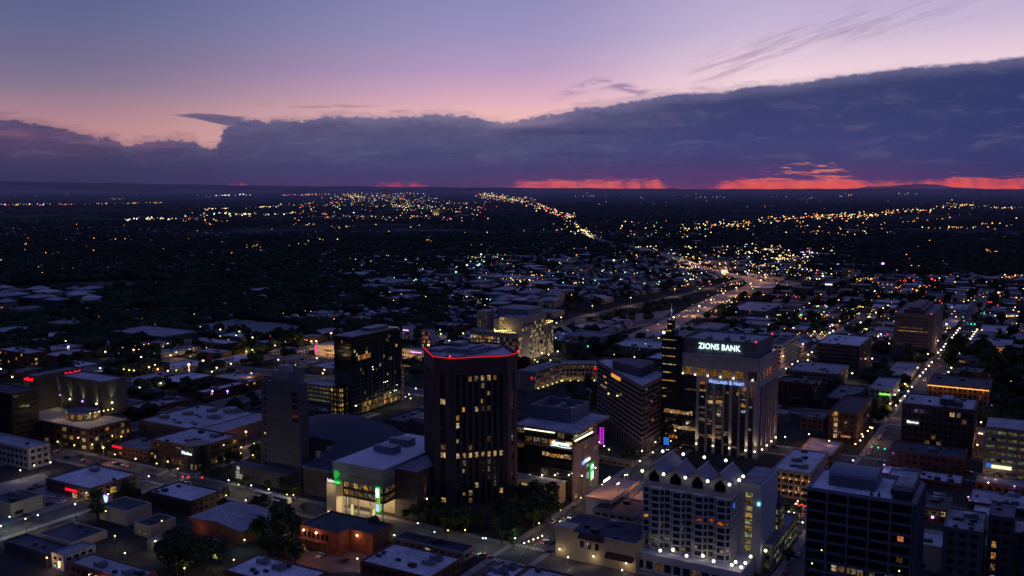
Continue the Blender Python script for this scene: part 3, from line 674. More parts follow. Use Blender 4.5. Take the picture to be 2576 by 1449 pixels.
# ---------------------------------------------------------------- striped brick tower
def striped_tower():
    pc, qc = 533, 212; X, Y = xy_of(pc, qc); h = z_at(533, 212, 971); FOOT.append((533, 612, 212, 275, h))
    o = empty('striped_tower', 'brick office tower with pale and dark stripes meeting at a sharp corner', 'tower', (X, Y, 0))
    P = [(65, 60), (0, 0), (40, 0), (40, 22), (79, 60)]
    P = [(65, 60), (0, 0), (46, 0), (79, 40), (79, 60)]
    w = MB(); w.prism([(x*.99+.3, y*.99+.3) for x, y in P], 0, h-1.1, 1)
    fs = [Face(o, P[0], P[1]), Face(o, P[1], P[2]), Face(o, P[2], P[3]), Face(o, P[3], P[4]), Face(o, P[4], P[0])]
    nb = 11; z0 = 8.5; fh = (h-2.6-z0)/nb
    for k, f in enumerate(fs):
        f.box(w, 0, f.len, h-1.1, h, -.6, .15, 0)
        for j in range(nb+1): f.box(w, 0, f.len, z0+fh*j, z0+fh*j+fh*.48, -.2, .12, 0)
        n = int(f.len/3.2)
        for i in range(n+1): f.box(w, max(0, f.len*i/n-.45), min(f.len, f.len*i/n+.45), 0, z0, -.2, .12, 0)
        if k < 2:
            for j in range(nb):
                for _ in range(3 if k == 0 else 1):
                    top = j > nb-5
                    if R.random() < (.75 if top and k == 0 else .38):
                        t = R.uniform(.35 if (top or j < 3) else .0, .9)*f.len if k == 0 else R.uniform(.1, .8)*f.len
                        f.win(t, z0+fh*j+fh*.55, R.uniform(.8, 3.4), fh*.36, R.choice([LIT, LITD, LITW, LITD]), .0)
            for i in range(0, n, 3): f.win(f.len*i/n+.7, 2, 1.6, 4, LITD, 0)
    w.build('wall', [surf('striped_brick', (0.22, 0.15, 0.14), var=.2, scale=.4), GLASS], o)
    r = MB(); r.prism([(x*.975+.8, y*.975+.8) for x, y in P], h-1.1, h-.95); r.build('roof', R_WHITE, o)
    pm = MB(); pts = [(28, 12), (52, 12), (58, 16), (60, 22), (60, 34), (56, 40), (50, 42), (44, 38)]
    pm.prism(pts, h-.95, h+5.0, 0, 1); pm.build('machine_room', [surf('penthouse_panel', (0.10, 0.11, 0.16), rough=.6, var=.1), R_GREY], o)
    f = fs[0]; m = MB(); f.box(m, f.len*.36, f.len*.55, h-5.0, h-2.8, .2, .6); m.build('lit_sign', glow('orange_sign_box', (1, .42, .08), .8), o)
    for t, z, L in ((.16, h-9, 5), (.2, h-12.5, 4), (.55, h-14, 3), (.1, h-16, 12)):
        f.win(f.len*t, z, L, 1.3, LIT, .14)
    m = MB(); m.ball(f.pt(f.len*.3, h-18, .6), .5); m.ball(f.pt(f.len*.5, h-15.6, .6), .45); m.build('wall_lamp', BULBY, o)
    return o
striped_tower()

# ---------------------------------------------------------------- glazed office with the oval sign and overhanging roof
def overhang_office():
    s = Bld('office_building', 'dark glass office with wide overhanging roof and a white sign over a wave', 1300, 1442, 1504, 1083, 1262)
    h = s.h; LA, LB = s.LA, s.LB
    w = MB(); w.box(.4, LA, .4, LB, 0, h-1.4, 1)
    stone = surf('office_stone', (0.24, 0.2, 0.21), var=.1)
    s.fbox(w, 'R', 0, LA, 0, h-9.0, -.4, .0, 0)
    for f in 'FR': 
        for j in range(9):
            s.fbox(w, f, 0, s.L(f), 4.1*j-.3, 4.1*j+.35, -.4, .15, 0 if f == 'R' else 2)
    for t in (0.02, .36, .62, .97): s.fbox(w, 'R', LA*t, LA*t+1.3, 0, h-9, 0, .5, 0)
    s.fbox(w, 'F', 0, LB, h-11, h-9.6, 0, .5, 0); s.fbox(w, 'R', 0, LA, h-11, h-9.2, 0, .5, 0)
    w.build('wall', [stone, GLASS, W_BLACK], s.o)
    r = MB(); r.box(-3.2, LA+9, -3.0, LB, h-1.4, h-.2); r.build('roof', R_PALE, s.o)
    m = MB(); a, b, c, d = 14, LA+6, 8, LB-1; z1 = h+7.5
    m.box(a, b, c, d, h-.2, h+3.0, 0)
    for (x0, x1, y0, y1) in ((a, b, c, c+.5), (a, b, d-.5, d), (a, a+.5, c+.5, d-.5), (b-.5, b, c+.5, d-.5)): m.box(x0, x1, y0, y1, h+3, z1, 0)
    for i in range(6): x = a+4+(i % 3)*7; y = c+4+(i//3)*9; m.box(x, x+3.2, y, y+3.2, h+3, h+5.5, 1)
    m.build('machine_room', [W_SHEET, M_METAL], s.o)
    for f, u0, v0, u1, v1 in (('F', 1321, 1077, 1397, 1087), ('R', 1443, 1108, 1487, 1087)):
        t0, z = at_face(s, f, u0, v0, h-5); t1, z2 = at_face(s, f, u1, v1, h-5); zz = (z+z2)/2
        q = MB(); s.fbox(q, f, min(t0, t1), max(t0, t1), zz-.35, zz+.35, .6, 1.2); q.build('strip_light', STRIP, s.o)
    t0, z = at_face(s, 'F', 1390, 1120, 30); t1, _ = at_face(s, 'F', 1436, 1122, 30)
    tx = text(s.o, 'sign_letters', 'clearwater', NEONW, 'F', (-.9, t0, z+.9), 3.0, .15, .12)
    wd = max(v.co.y for v in tx.data.vertices)-min(v.co.y for v in tx.data.vertices); k = (t0-t1)/wd
    for v in tx.data.vertices: v.co.y = t0+(v.co.y-t0)*k
    tx['label'] = 'white lit lettering reading clearwater'
    q = MB(); n = 10
    for i in range(n):
        a0 = t0+.8-(t0-t1+1.6)*i/n; a1 = t0+.8-(t0-t1+1.6)*(i+1)/n
        za, zb = z-.1+.18*math.sin(i*.7), z-.1+.18*math.sin((i+1)*.7)
        q.quad((-.9, a0, za), (-.9, a1, zb), (-.9, a1, zb+.4), (-.9, a0, za+.4))
    q.build('sign_wave', NEONW, s.o)
    for j in range(9):
        for i in range(7):
            p = {7: .6, 8: .35, 4: .0, 3: .1, 2: .15, 1: .2, 0: .4}.get(j, .1)
            if R.random() < p: s.win('F', LB*i/7+.5, 4.1*j+.7, LB/7-1, 2.6, R.choice([LITD, LIT, LITD]), -.25)
        for i in range(5):
            if R.random() < .22: s.win('R', LA*i/5+1.6, 4.1*j+.9, LA/5-2.4, 2.2, R.choice([LITD, LITD, LITW]), .03)
    t0, z = at_face(s, 'F', 1364, 1146); t1, _ = at_face(s, 'F', 1437, 1152); n = 8
    for i in range(n): s.win('F', t1+(t0-t1)*i/n, z+R.uniform(0, .5), (t0-t1)/n-.2, R.uniform(1.2, 2.4), LIT, .2)
    for u in (1321, 1335, 1366, 1398, 1433):
        t0, z = at_face(s, 'F', u, 1194); s.lantern('F', t0, z, .9, BULB, .4)
        lamp_light(s.o, s.P('F', t0, z, 1.5), (1, .72, .4), 300, .2)
    # tan entrance pavilion in front
    p = MB(); zz = 10.5; a0, _ = at_face(s, 'F', 1424, 1230); p.box(-9, -.5, a0, LB, 0, zz, 0); p.box(-9.3, -.5, a0-.3, LB, zz, zz+.6, 0, 1); p.build('entrance_pavilion', [W_STUC, R_PALE], s.o)
    for i in range(5):
        for j in range(2): s.win('F', a0+1+i*(LB-a0-1)/5, 1+j*4.6, (LB-a0)/5-1.6, 3.1, LIT if (i+j) % 3 else LITD, 9.06)
    lamp_light(s.o, (-12, (a0+LB)/2, 3), (1, .75, .45), 700, .4)
    # signs on the right face
    def rsign(nm, u0, u1, v0, v1, mat, o0=.6, o1=1.0):
        ta, za = at_face(s, 'R', u0, (v0+v1)/2); tb, _ = at_face(s, 'R', u1, (v0+v1)/2); z0 = z_on(s, 'R', ta, v1); z1 = z_on(s, 'R', ta, v0)
        q = MB(); s.fbox(q, 'R', ta, tb, z0, z1, o0, o1); return q.build(nm, mat, s.o)
    rsign('blue_sign', 1462, 1467, 1161, 1169, NEONB); rsign('lit_sign', 1468, 1481, 1157, 1163, NEONW)
    rsign('screen_frame', 1481.5, 1490, 1166, 1207, NEONG, .6, .9); rsign('screen', 1483, 1488.5, 1170, 1178, NEONW, .9, 1.1); rsign('screen', 1483, 1488.5, 1179, 1184, glow('cyan_screen', (.15, .75, 1), .8), .9, 1.1); rsign('screen', 1483, 1488.5, 1187, 1206, glow('cream_screen', (1, 1, .75), 1.2), .9, 1.1)
    for v in (1172, 1193, 1201): rsign('poster', 1473.5, 1479, v-3.5, v+3, glow('pale_poster', (.7, .9, .85), .35), .5, .7)
    t0, z = at_face(s, 'R', 1459, 1196); 
    for u, v in ((1459, 1196), (1493, 1176)):
        t0, z = at_face(s, 'R', u, v); s.lantern('R', t0, z, 1.2, BULB, .4, name='uplight'); lamp_light(s.o, s.P('R', t0, z-.3, 1.6), (1, .66, .36), 1500, .2, spot=30, rot=(math.radians(180), 0, 0))
    rsign('awning_light', 1493, 1509, 1204, 1210, STRIP, 6, 6.4)
    g = MB(); ta, z0 = at_face(s, 'R', 1503, 1118); z1 = z_on(s, 'R', ta, 1076)
    ta += 1.5
    for o_ in (.6, 2.6): s.fbox(g, 'R', ta, ta+.5, z0, z1, o_, o_+.35)
    for i in range(8): s.fbox(g, 'R', ta, ta+.5, z0+(z1-z0)*i/7.5, z0+(z1-z0)*i/7.5+.4, .95, 2.6)
    g.build('neon_ladder', NEONM, s.o)
    s.done(); return s
overhang_office()

# ---------------------------------------------------------------- white convention hall with green neon
def convention_hall():
    s = Bld('convention_centre', 'white convention hall with green neon leaf sign over a lit arcade', 838, 964, 1100, 1182, 1312, LA=64)
    h, LA, LB = s.h, s.LA, s.LB
    w = MB(); w.box(0, LA, 0, LB, 8.8, h-.6); w.box(12, LA, 1, LB-1, 0, 8.8, 3)
    s.fbox(w, 'F', 0, LB, h-5.5, h, 0, .5, 1); s.fbox(w, 'R', 0, LA, h-5.5, h, 0, .5, 1)
    w.box(0, 12, LB-1, LB, 0, 8.8, 0)
    for j, z in enumerate((9.0, 12.9)):
        s.fbox(w, 'F', 0, LB-7, z, z+1.3, 0, .35, 2); s.fbox(w, 'R', 0, 14, z, z+1.3, 0, .35, 2)
    for i in range(9): s.fbox(w, 'F', (LB-7)*i/8, (LB-7)*i/8+.35, 9, 17, 0, .25, 2)
    w.build('wall', [surf('hall_panel', (0.25, 0.25, 0.28), var=.1, panel=5), surf('hall_fascia', (0.34, 0.33, 0.36), var=.05), W_BLACK, W_STUC], s.o)
    r = MB(); r.box(.1, LA-.1, .1, LB-.1, h-.6, h-.3); r.build('roof', surf('hall_roof', (0.46, 0.44, 0.52), var=.06, scale=.05), s.o)
    for (x, y) in ((24, 12), (40, 14)):
        m = MB(); m.box(x, x+7, y, y+10, h-.3, h+3.6); m.box(x+1.5, x+5, y+10, y+14, h-.3, h+3.0); m.build('rooftop_unit', [W_SHEET], s.o)
    for j, z in enumerate((10.4, 14.3)):
        for i in range(8):
            s.win('F', (LB-7)*i/8+.45, z, (LB-7)/8-.5, 2.3, R.choice([LITD, LIT]) if i in (1, 3, 4, 5, 6, 7) else LITD, .1)
        for i in range(3): s.win('R', 1+i*4.4, z, 3.6, 2.3, LITD, .1)
    p = MB(); t0, z0 = LB-6.4, 0
    s.fbox(p, 'F', LB-6.2, LB, 0, 16.5, 0, 5.5); p.build('entrance_panel', surf('cream_panel', (0.6, 0.5, 0.36), var=.05), s.o)
    for i in range(4): c = MB(); c.box(.5, 1.1, LB*i/4.2+1, LB*i/4.2+1.6, 0, 8.8); c.build('column', W_CONC, s.o)
    for (x, y) in ((4, 4), (4, 12), (4, 20), (4, 27)):
        lamp_light(s.o, (x, y, 8.0), (1, .76, .42), 2200, .5)
        m = MB(); m.box(x-.5, x+.5, y-.5, y+.5, 8.55, 8.78); m.build('ceiling_lamp', BULB, s.o)
    lamp_light(s.o, (-8.5, LB-3, 15.5), (1, .78, .45), 400, .3)
    for x_, y_ in ((-6, 6), (-6, 20), (-5, LB-6)): lamp_light(s.o, (x_, y_, 4), (1, .76, .42), 350, .4)
    for t in (LB-1, LB*.55, LB*.12):
        m = MB(); m.tube((-3, t, 0), (-3, t, 6.5), .55, .75, 8); m.build('lit_pillar', glow('yellow_pillar_glow', (1, .85, .35), .7), s.o)
        lamp_light(s.o, (-5.5, t, 1.5), (1, .8, .4), 350, .3)
    # neon sign: words and leaf
    a, z = at_face(s, 'F', 843, 1216, 20); b, _ = at_face(s, 'F', 860, 1218, 20); c, _ = at_face(s, 'F', 875, 1220, 20)
    def fit(o, t0, t1):
        wd = max(v.co.y for v in o.data.vertices)-min(v.co.y for v in o.data.vertices); k = (t0-t1)/wd
        for v in o.data.vertices: v.co.y = t0+(v.co.y-t0)*k
    z = 17.3
    o1 = text(s.o, 'sign_letters', 'boise', glow('white_letters_dim', (1, .95, .85), .8), 'F', (-5.9, a, z), 2.6, .15, .08); fit(o1, a, b+.3)
    bk = MB(); s.fbox(bk, 'F', c-.3, b+.1, z-.4, z+2.3, 5.3, 5.6); bk.build('sign_board', glow('green_sign_board', (0, .45, .05), .45), s.o)
    o2 = text(s.o, 'sign_letters', 'centre', glow('bright_green_letters', (.1, 1, .2), .9), 'F', (-5.9, b, z), 2.4, .15, .06); fit(o2, b-.1, c)
    lf = MB()
    for k, (dx, ang, sz) in enumerate(((.0, .5, 1.0), (-.9, 1.0, .8), (1.0, .1, 1.1))):
        pts = []
        for i in range(10):
            th = 2*math.pi*i/10; x, y = math.cos(th)*1.0*sz, math.sin(th)*2.5*sz
            pts.append((-5.8-.05*k, (b+c)/2+dx+x*math.cos(ang)-y*math.sin(ang)*.4, z+4.6+x*math.sin(ang)+y*math.cos(ang)*.9))
        lf.poly(pts)
    lf.build('neon_leaf', glow('leaf_green_neon', (.03, .6, .08), .6), s.o)
    t0, zz = at_face(s, 'F', 961, 1238, 10)
    q = MB(); s.fbox(q, 'F', 1.7, 4.1, z-12.8, z+.2, .6, 1.2, 1); s.fbox(q, 'F', 1.9, 3.9, z-5, z-.6, 1.2, 1.4, 0); s.fbox(q, 'F', 1.9, 3.9, z-12.2, z-8.6, 1.2, 1.4, 2); s.fbox(q, 'F', 1.9, 3.9, z-8, z-5.6, 1.2, 1.4, 3)
    q.build('vertical_screen', [NEONW, NEONG, glow('cyan_screen2', (.5, .8, 1), .9), LITY], s.o)
    # right hand block with wall lamps
    b2 = MB(); b2.box(9, LA-2, -14, -.05, 0, h-2, 0); b2.box(8.4, LA-2, -14.6, -.05, h-2.4, h-1.2, 0, 1)
    b2.build('side_wing', [surf('wing_stone', (0.13, 0.10, 0.095), var=.15, panel=4), R_PALE], s.o)
    for x in (16, 30, 44):
        s.lantern('R', x, 9.5, 15.0, BULB, .35); lamp_light(s.o, (x, -15.8, 10), (1, .66, .32), 700, .1, spot=40, aim=(0, .25, 1))
    return s.done()
convention_hall()

# ---------------------------------------------------------------- hotel slab and arena
def slab_hotel():
    s = Bld('hotel_tower', 'plain blue grey hotel slab with white roof boxes left of the arena', 656, 752, 758, 968, 1226, LA=7)
    s.shell(surf('slab_render', (0.10, 0.105, 0.135), var=.1, scale=.05, panel=7), R_WHITE, para=1.2)
    LB = s.LB; h = s.h
    for j in range(14):
        s.win('F', LB-3.2, 6+j*3.7, 1.3, 1.5, GLASS)
        if j in (13, 12, 11, 10, 9): s.win('F', 1.2, 4+j*3.7-1, 4.2, 2.2, GLASS)
    s.win('F', 1.6, h-18.3, 3.2, 1.8, LITO); s.win('F', LB-2.8, h-31, 1.2, 1.2, LITW)
    m = MB(); m.box(1, 6.4, 8, LB-7, h-1, h+6); m.box(1.5, 6, 9, LB-12, h+6, h+9.2, 1); m.build('machine_room', [W_SHEET, R_WHITE], s.roof)
    m = MB(); m.box(3, 6, 1, 5, h-1, h+9); m.build('rooftop_unit', [W_CONC], s.roof)
    p = MB(); p.box(-8, -.1, 2, LB+16, 0, 9); p.build('podium', W_CONCD, s.o)
    t0, z = at_face(s, 'F', 583, 1178, 6); q = MB(); n = 12
    pts = [(-8.3, LB+11.2+1.3*math.cos(2*math.pi*i/n), 7.2+1.3*math.sin(2*math.pi*i/n)) for i in range(n)]; q.poly(pts); q.build('sign_disc', glow('cream_sign_light', (.9, .95, .75), .35), s.o)
    for i, wd in enumerate(('THE', 'GROVE', 'HOTEL')): text(s.o, 'sign_letters', wd, glow('cream_sign_light', (.9, .95, .75), .35), 'F', (-8.3, LB+13.2, 4.3-1.5*i), 1.5, .08, .04)
    lamp_light(s.o, (-13, LB+10, 1), (.8, .9, .5), 150, .3)
    return s.done()
slab_hotel()
def arena():
    s = Bld('arena', 'dark windowless arena with a huge smooth sloping roof beside the slab hotel', 761, 845, 1010, 1190, 1258)
    h, LB = s.h, s.LB; LA = 66
    FOOT[-1] = (s.p, s.p+LA, s.q, s.q+LB, h)
    w = MB(); xs = [0, 4, 9, 15, 21, 28, 36, 46, 56, 66]; ys = [0, 6, 12, 18, 23, 33, 43, 55, 68, 82]
    Zf = lambda x, y: h+(27.5-((y-42)/45)**2*8.5-h)*math.sin(math.pi/2*x/66)
    inside = lambda i, j: not (xs[i] < 28 and ys[j] >= 23)
    for i in range(9):
        for j in range(9):
            if not inside(i, j): continue
            x0, x1, y0, y1 = xs[i], xs[i+1], ys[j], ys[j+1]
            w.quad((x0, y0, Zf(x0, y0)), (x1, y0, Zf(x1, y0)), (x1, y1, Zf(x1, y1)), (x0, y1, Zf(x0, y1)), 1)
            for (e, A, B_) in ((i == 0 or not inside(i-1, j), (x0, y1), (x0, y0)), (j == 0, (x0, y0), (x1, y0)), (j == 8 or not inside(i, j+1), (x1, y1), (x0, y1)), (i == 8, (x1, y0), (x1, y1))):
                if e: w.quad((*A, 0), (*B_, 0), (*B_, Zf(*B_)), (*A, Zf(*A)), 0)
    s.wall = w.build('wall', [W_CONCD, surf('arena_roof', (0.06, 0.07, 0.10), rough=.8, var=.06, scale=.03)], s.o)
    FOOT.append((s.p+28, s.p+66, s.q, s.q+82, 25))
    t = MB(); t.box(-.4, 0, -.3, LB+.3, h-.3, h+.5); t.box(-.2, LA*.1, LB, LB+.4, h-.2, h+.6); t.build('roof_edge', surf('roof_edge_pale', (.35, .35, .42)), s.o)
    for x, y in ((18, LB-3), (8, LB-4)):
        m = MB(); m.box(x, x+1, y-1.5, y+1.5, h+3, h+7); m.build('vent', M_METAL, s.o)
    return s
arena()
# ---------------------------------------------------------------- white tower with four gables and bay windows
def gable_tower():
    s = Bld('gabled_hotel', 'white tower with four steep gables, zigzag bay windows and globe lamps', 1619, 1840, 1868, 1232, h=40)
    h, LB = s.h, s.LB; LA = s.LA = max(s.LA, 26); zp = 8.0
    white = surf('hotel_white_stone', (0.44, 0.44, 0.5), var=.07, scale=.1)
    w = MB(); w.box(1.6, LA, 1.2, LB, zp, h-4.5, 1)
    w.box(-7, LA, -7, LB+6, 0, zp, 0)                       # podium
    w.box(LA*.55, LA+16, -9, 1.2, 0, h-1, 0)                # stair block on the right
    fl = 9; fh = (h-4.5-zp-1)/fl; nb = 4; bw = LB/nb
    pr = []                                                  # zigzag outline of one storey of the front
    for i in range(nb):
        a = bw*i
        pr += [(0.0, a), (-1.9, a+bw*.17), (-1.9, a+bw*.55), (0.0, a+bw*.72)]
    pr.append((0.0, LB))
    for j in range(fl+1):
        z0 = zp+1+fh*j
        w.prism([(1.6, 0)] + pr + [(1.6, LB)], z0-.42, z0+.42, 0)
        s.fbox(w, 'R', 0, LA, z0-.42, z0+.42, -1.2, 0)
    w.prism([(1.6, 0)] + pr + [(1.6, LB)], zp, zp+.3, 0)
    for (x, y) in pr: w.box(x-.1, x+.5, max(y-.27, 0), y+.27, zp, h-4.0)
    for i in range(5): c = LA*.55*i/4; w.box(c, c+.9, -.12, 1.3, zp, h-4)
    w.build('wall', [white, GLASS], s.o)
    gp = MB()
    for a, b in zip(pr, pr[1:]):
        if abs(a[1]-b[1]) < .1: continue
        gp.quad((a[0]+.25, a[1], zp), (b[0]+.25, b[1], zp), (b[0]+.25, b[1], h-4.5), (a[0]+.25, a[1], h-4.5))
    gp.build('bay_glazing', surf('hotel_glass', (0.015, 0.022, 0.035), rough=.15, spec=.6, var=.4, scale=.1), s.o)
    def bay(i, k, j, mat, f0=.12, f1=.88):                   # pane k of bay i on floor j
        k = min(k, 3); a, b = pr[i*4+k], pr[i*4+k+1]; z = zp+1+fh*j+.75
        A = (a[0]+(b[0]-a[0])*f0+.1, a[1]+(b[1]-a[1])*f0); B = (a[0]+(b[0]-a[0])*f1+.1, a[1]+(b[1]-a[1])*f1)
        m = MB(); m.quad((A[0], A[1], z), (B[0], B[1], z), (B[0], B[1], z+fh-1.6), (A[0], A[1], z+fh-1.6)); m.build('window', mat, s.o)
    for i, k, j, mt in ((0, 1, 5, LITO), (0, 0, 5, LITD), (1, 2, 5, LITO), (1, 1, 5, LITO), (0, 3, 5, LITO), (3, 3, 4, LIT), (3, 2, 1, LITG), (3, 4, 1, LITG), (3, 1, 1, LITG), (2, 4, 1, LITG), (2, 2, 1, LITG), (1, 2, 1, LITG), (3, 2, 0, LITG), (2, 2, 0, LITG), (1, 2, 0, LITG), (0, 2, 0, LITG), (0, 2, 1, LITG), (0, 4, 0, LITG), (2, 0, 0, LITG)): bay(i, k, j, mt)
    for j in range(fl):
        for i in range(3): s.win('R', .9+i*LA*.55/4*1.3, zp+1+fh*j+.8, 2.2, fh-1.7, LITD if R.random() < .15 else GLASS, -.9)
        z = zp+1.6+fh*j
        s.win('F', -5.2, z, 3.0, 2.1, LITS, -LA*.55+.06 if False else -(LA*.55)+.08)
    # steep slate gables running back
    g = MB(); zt = h+6.2; zb = h+1.6; dep = LA*.98
    for i in range(nb):
        a, b = bw*i+.1, bw*(i+1)-.1; c = (a+b)/2
        x0, x1 = -.6, [19, 14, 14, 24][i]
        g.quad((x0, a, zb), (x1, a, zb), (x1, c, zt), (x0, c, zt), 0); g.quad((x0, b, zb), (x0, c, zt), (x1, c, zt), (x1, b, zb), 0)
        g.poly([(x1, a, zb), (x1, b, zb), (x1, c, zt)], 1)
        g.poly([(.2, a, zb), (.2, c, zt), (.2, b, zb)], 1)
        g.box(.2, x1, a, b, h-4.6, zb, 1)
        g.poly([(.1, c-2.4, zb-3.4), (.1, c-2.4, zb-.6), (.1, c, zb+1.9), (.1, c+2.4, zb-.6), (.1, c+2.4, zb-3.4)], 2)
        g.box(x0-.2, x1+.2, c-.25, c+.25, zt-.15, zt+.35, 1)
    g.build('gable_roof', [surf('pale_roof_slate', (0.27, 0.28, 0.36), var=.12, scale=.3), white, GLASS], s.o)
    t = MB(); t.box(LA*.55+.5, LA+15.5, -8.5, .8, h-1, h-.7); t.build('roof', R_GREY, s.o)
    def globe(x, y, z, pw=420, r=.78):
        key = 'globe'
        if key not in QC: m = MB(); m.ball((0, 0, 0), r*.82, 0, 10, 6); m.tube((0, 0, -2.2), (0, 0, -r*.9), .12, m=1); QC[key] = m.mesh('globe_lamp', [BULB, M_POLE])
        inst('globe_lamp', QC[key], s.o, (x, y, z)); lamp_light(s.o, (x, y, z), (1, .86, .66), pw, r+.05)
    for i in range(nb+1):
        y = bw*i if i else .4
        globe(-1.6, y, h+2.6, 26)
    for x in (7, 13): globe(x, -1.2, h+2.4, 26)
    for i in range(nb): globe(LA*.8, bw*(i+.5)+4, h+6.0, 30)
    for y in (LB+6, LB*.72, LB*.42, LB*.12, -3): globe(-7.2, y, zp+2.6, 130)
    for y in (LB*.98, LB*.62, LB*.28): globe(-2.2, y, zp+2.0, 110)
    for (x, y) in ((-7.2, -7), (-2, -7.2), (6, -7.2), (-3, -3.4), (LA*.6, -11)): globe(x, y, zp+2.4, 60)
    m = MB(); m.box(-.5+LA*.55-.7, LA*.55-.3, -8.6, -7.4, h-9.6, h-8.2); m.build('blue_sign', glow('cyan_sign', (.35, .8, 1), 1.2), s.o)
    m = MB(); s.fbox(m, 'R', 3.2, 4.6, h-9, h-7, .1, .35); m.build('blue_sign', SCRB, s.o)
    for i in range(12): s.win('F', -6+i*(LB+11)/12, 1.2, (LB+11)/12-1.1, 3.6, GLASS if i % 4 else LITD, 7.06)
    s.done()
    # lower wing with hipped corner turret on the right
    b = Bld('corner_turret', 'small lit turret with pointed dark hip roof right of the gabled tower', 1936, 1962, 1972, 1276, h=22)
    m = MB(); m.box(0, b.LA, 0, b.LB, 0, 22); m.build('wall', [W_STUC], b.o)
    r = MB(); c = (b.LA/2, b.LB/2, 28.5); P = [(-.6, -.6, 22), (b.LA+.6, -.6, 22), (b.LA+.6, b.LB+.6, 22), (-.6, b.LB+.6, 22)]
    for i in range(4): r.poly([P[i], P[(i+1) % 4], c])
    r.poly(P[::-1]); r.build('roof', R_DARK, b.o)
    for j in range(6):
        for i in range(2): b.win('F', .8+i*b.LB/2, 1+3.5*j, b.LB/2-1.4, 2, LITG if R.random() < .6 else LITY)
        for i in range(2): b.win('R', .8+i*b.LA/2, 1+3.5*j, b.LA/2-1.4, 2, LITG)
    c = Bld('glazed_arcade', 'long low green lit glass arcade beside the lamp lined lane at lower right', 1900, 1945, 1960, 1372, h=12, LA=46)
    c.shell(W_CONC, R_GREY); c.grid('R', 3, 9, .5, 11, wf=.75, hf=.55, lit=.85, mats=[LITG, LITG, LITD]); c.grid('F', 3, 2, .5, 11, lit=.6, mats=[LITG]); c.done()
gable_tower()

# ---------------------------------------------------------------- dark grid tower at lower right
def grid_tower():
    s = Bld('office_tower', 'big dark office block with white roof and coarse concrete grid, lower right', 2032, 2298, 2322, 1265, h=49)
    h, LB = s.h, s.LB; LA = s.LA = max(s.LA, 26); fl = 12; fh = h/fl
    def rel(m):
        s.relief(m, 'F', fl, 5, 0, h-.9, pw=.85, ph=.8, d=1.3); s.relief(m, 'R', fl, 5, 0, h-.9, pw=.85, ph=.8, d=1.3)
    s.shell(surf('grid_concrete', (0.14, 0.135, 0.17), var=.12), R_WHITE, para=.9, relief=rel)
    m = MB(); s.fbox(m, 'F', .1, LB-.1, .5, h-1.2, .02, .05); s.fbox(m, 'R', .1, LA-.1, .5, h-1.2, .02, .05); m.build('glazing', GLASS, s.o)
    for j, i, f0, f1, mt in ((4, 1.55, 0, .38, LITD), (4, 2.1, 0, .9, LITD), (4, 3.35, 0, .35, LITW), (4, 3.0, .0, .3, LITD), (4, .15, 0, .75, LITW), (2, 3.0, 0, .6, LITW), (3, 2.4, 0, .4, LITD), (8, .3, 0, .08, LITO), (2, 2.4, 0, .4, LITD), (6, .3, 0, .25, LITD)):
        n = max(1, int((f1-f0)*4))
        for k in range(n): s.win('F', LB*(i+f0)/5+k*2.4+.6, fh*j+.7, 2.1, fh-1.6, mt, .08)
    for t, z in ((.88, 28), (.84, 24.5), (.93, 18.5), (.1, 22)): s.lantern('F', LB*t, z, .3, BULBY, .28)
    m = MB(); m.box(2, 9, 1, LB*.2, h-.9, h+3.2, 0); m.box(9, LA-1, 1, LB*.24, h-.9, h+1.2, 0); m.box(10, LA-2, 2, LB*.22, h+1.2, h+1.5, 1); m.build('machine_room', [R_DARK, R_PALE], s.o)
    # barrel vaulted penthouse
    b = MB(); y0, y1 = LB*.38, LB*.84; n = 8
    for i in range(n):
        a0, a1 = math.pi*i/n, math.pi*(i+1)/n
        X = lambda a: 17-8*math.cos(a); Z = lambda a: h+3.4+2.4*math.sin(a)
        b.quad((X(a0), y0, Z(a0)), (X(a1), y0, Z(a1)), (X(a1), y1, Z(a1)), (X(a0), y1, Z(a0)), 1)
        b.poly([(X(a0), y0, Z(a0)), (17, y0, h+3.4), (X(a1), y0, Z(a1))], 0); b.poly([(X(a0), y1, Z(a0)), (X(a1), y1, Z(a1)), (17, y1, h+3.4)], 0)
    b.box(9, 25, y0, y1, h-.9, h+3.4); b.build('vaulted_penthouse', [W_SHEET, surf('vault_metal', (.22, .23, .3), var=.05)], s.o)
    for y in (LB*.4, LB*.33): q = MB(); q.tube((4, y, h-.8), (4, y, h+1.2), .7, .15, 6); q.build('roof_vent', M_METALD, s.o)
    s.done()
grid_tower()

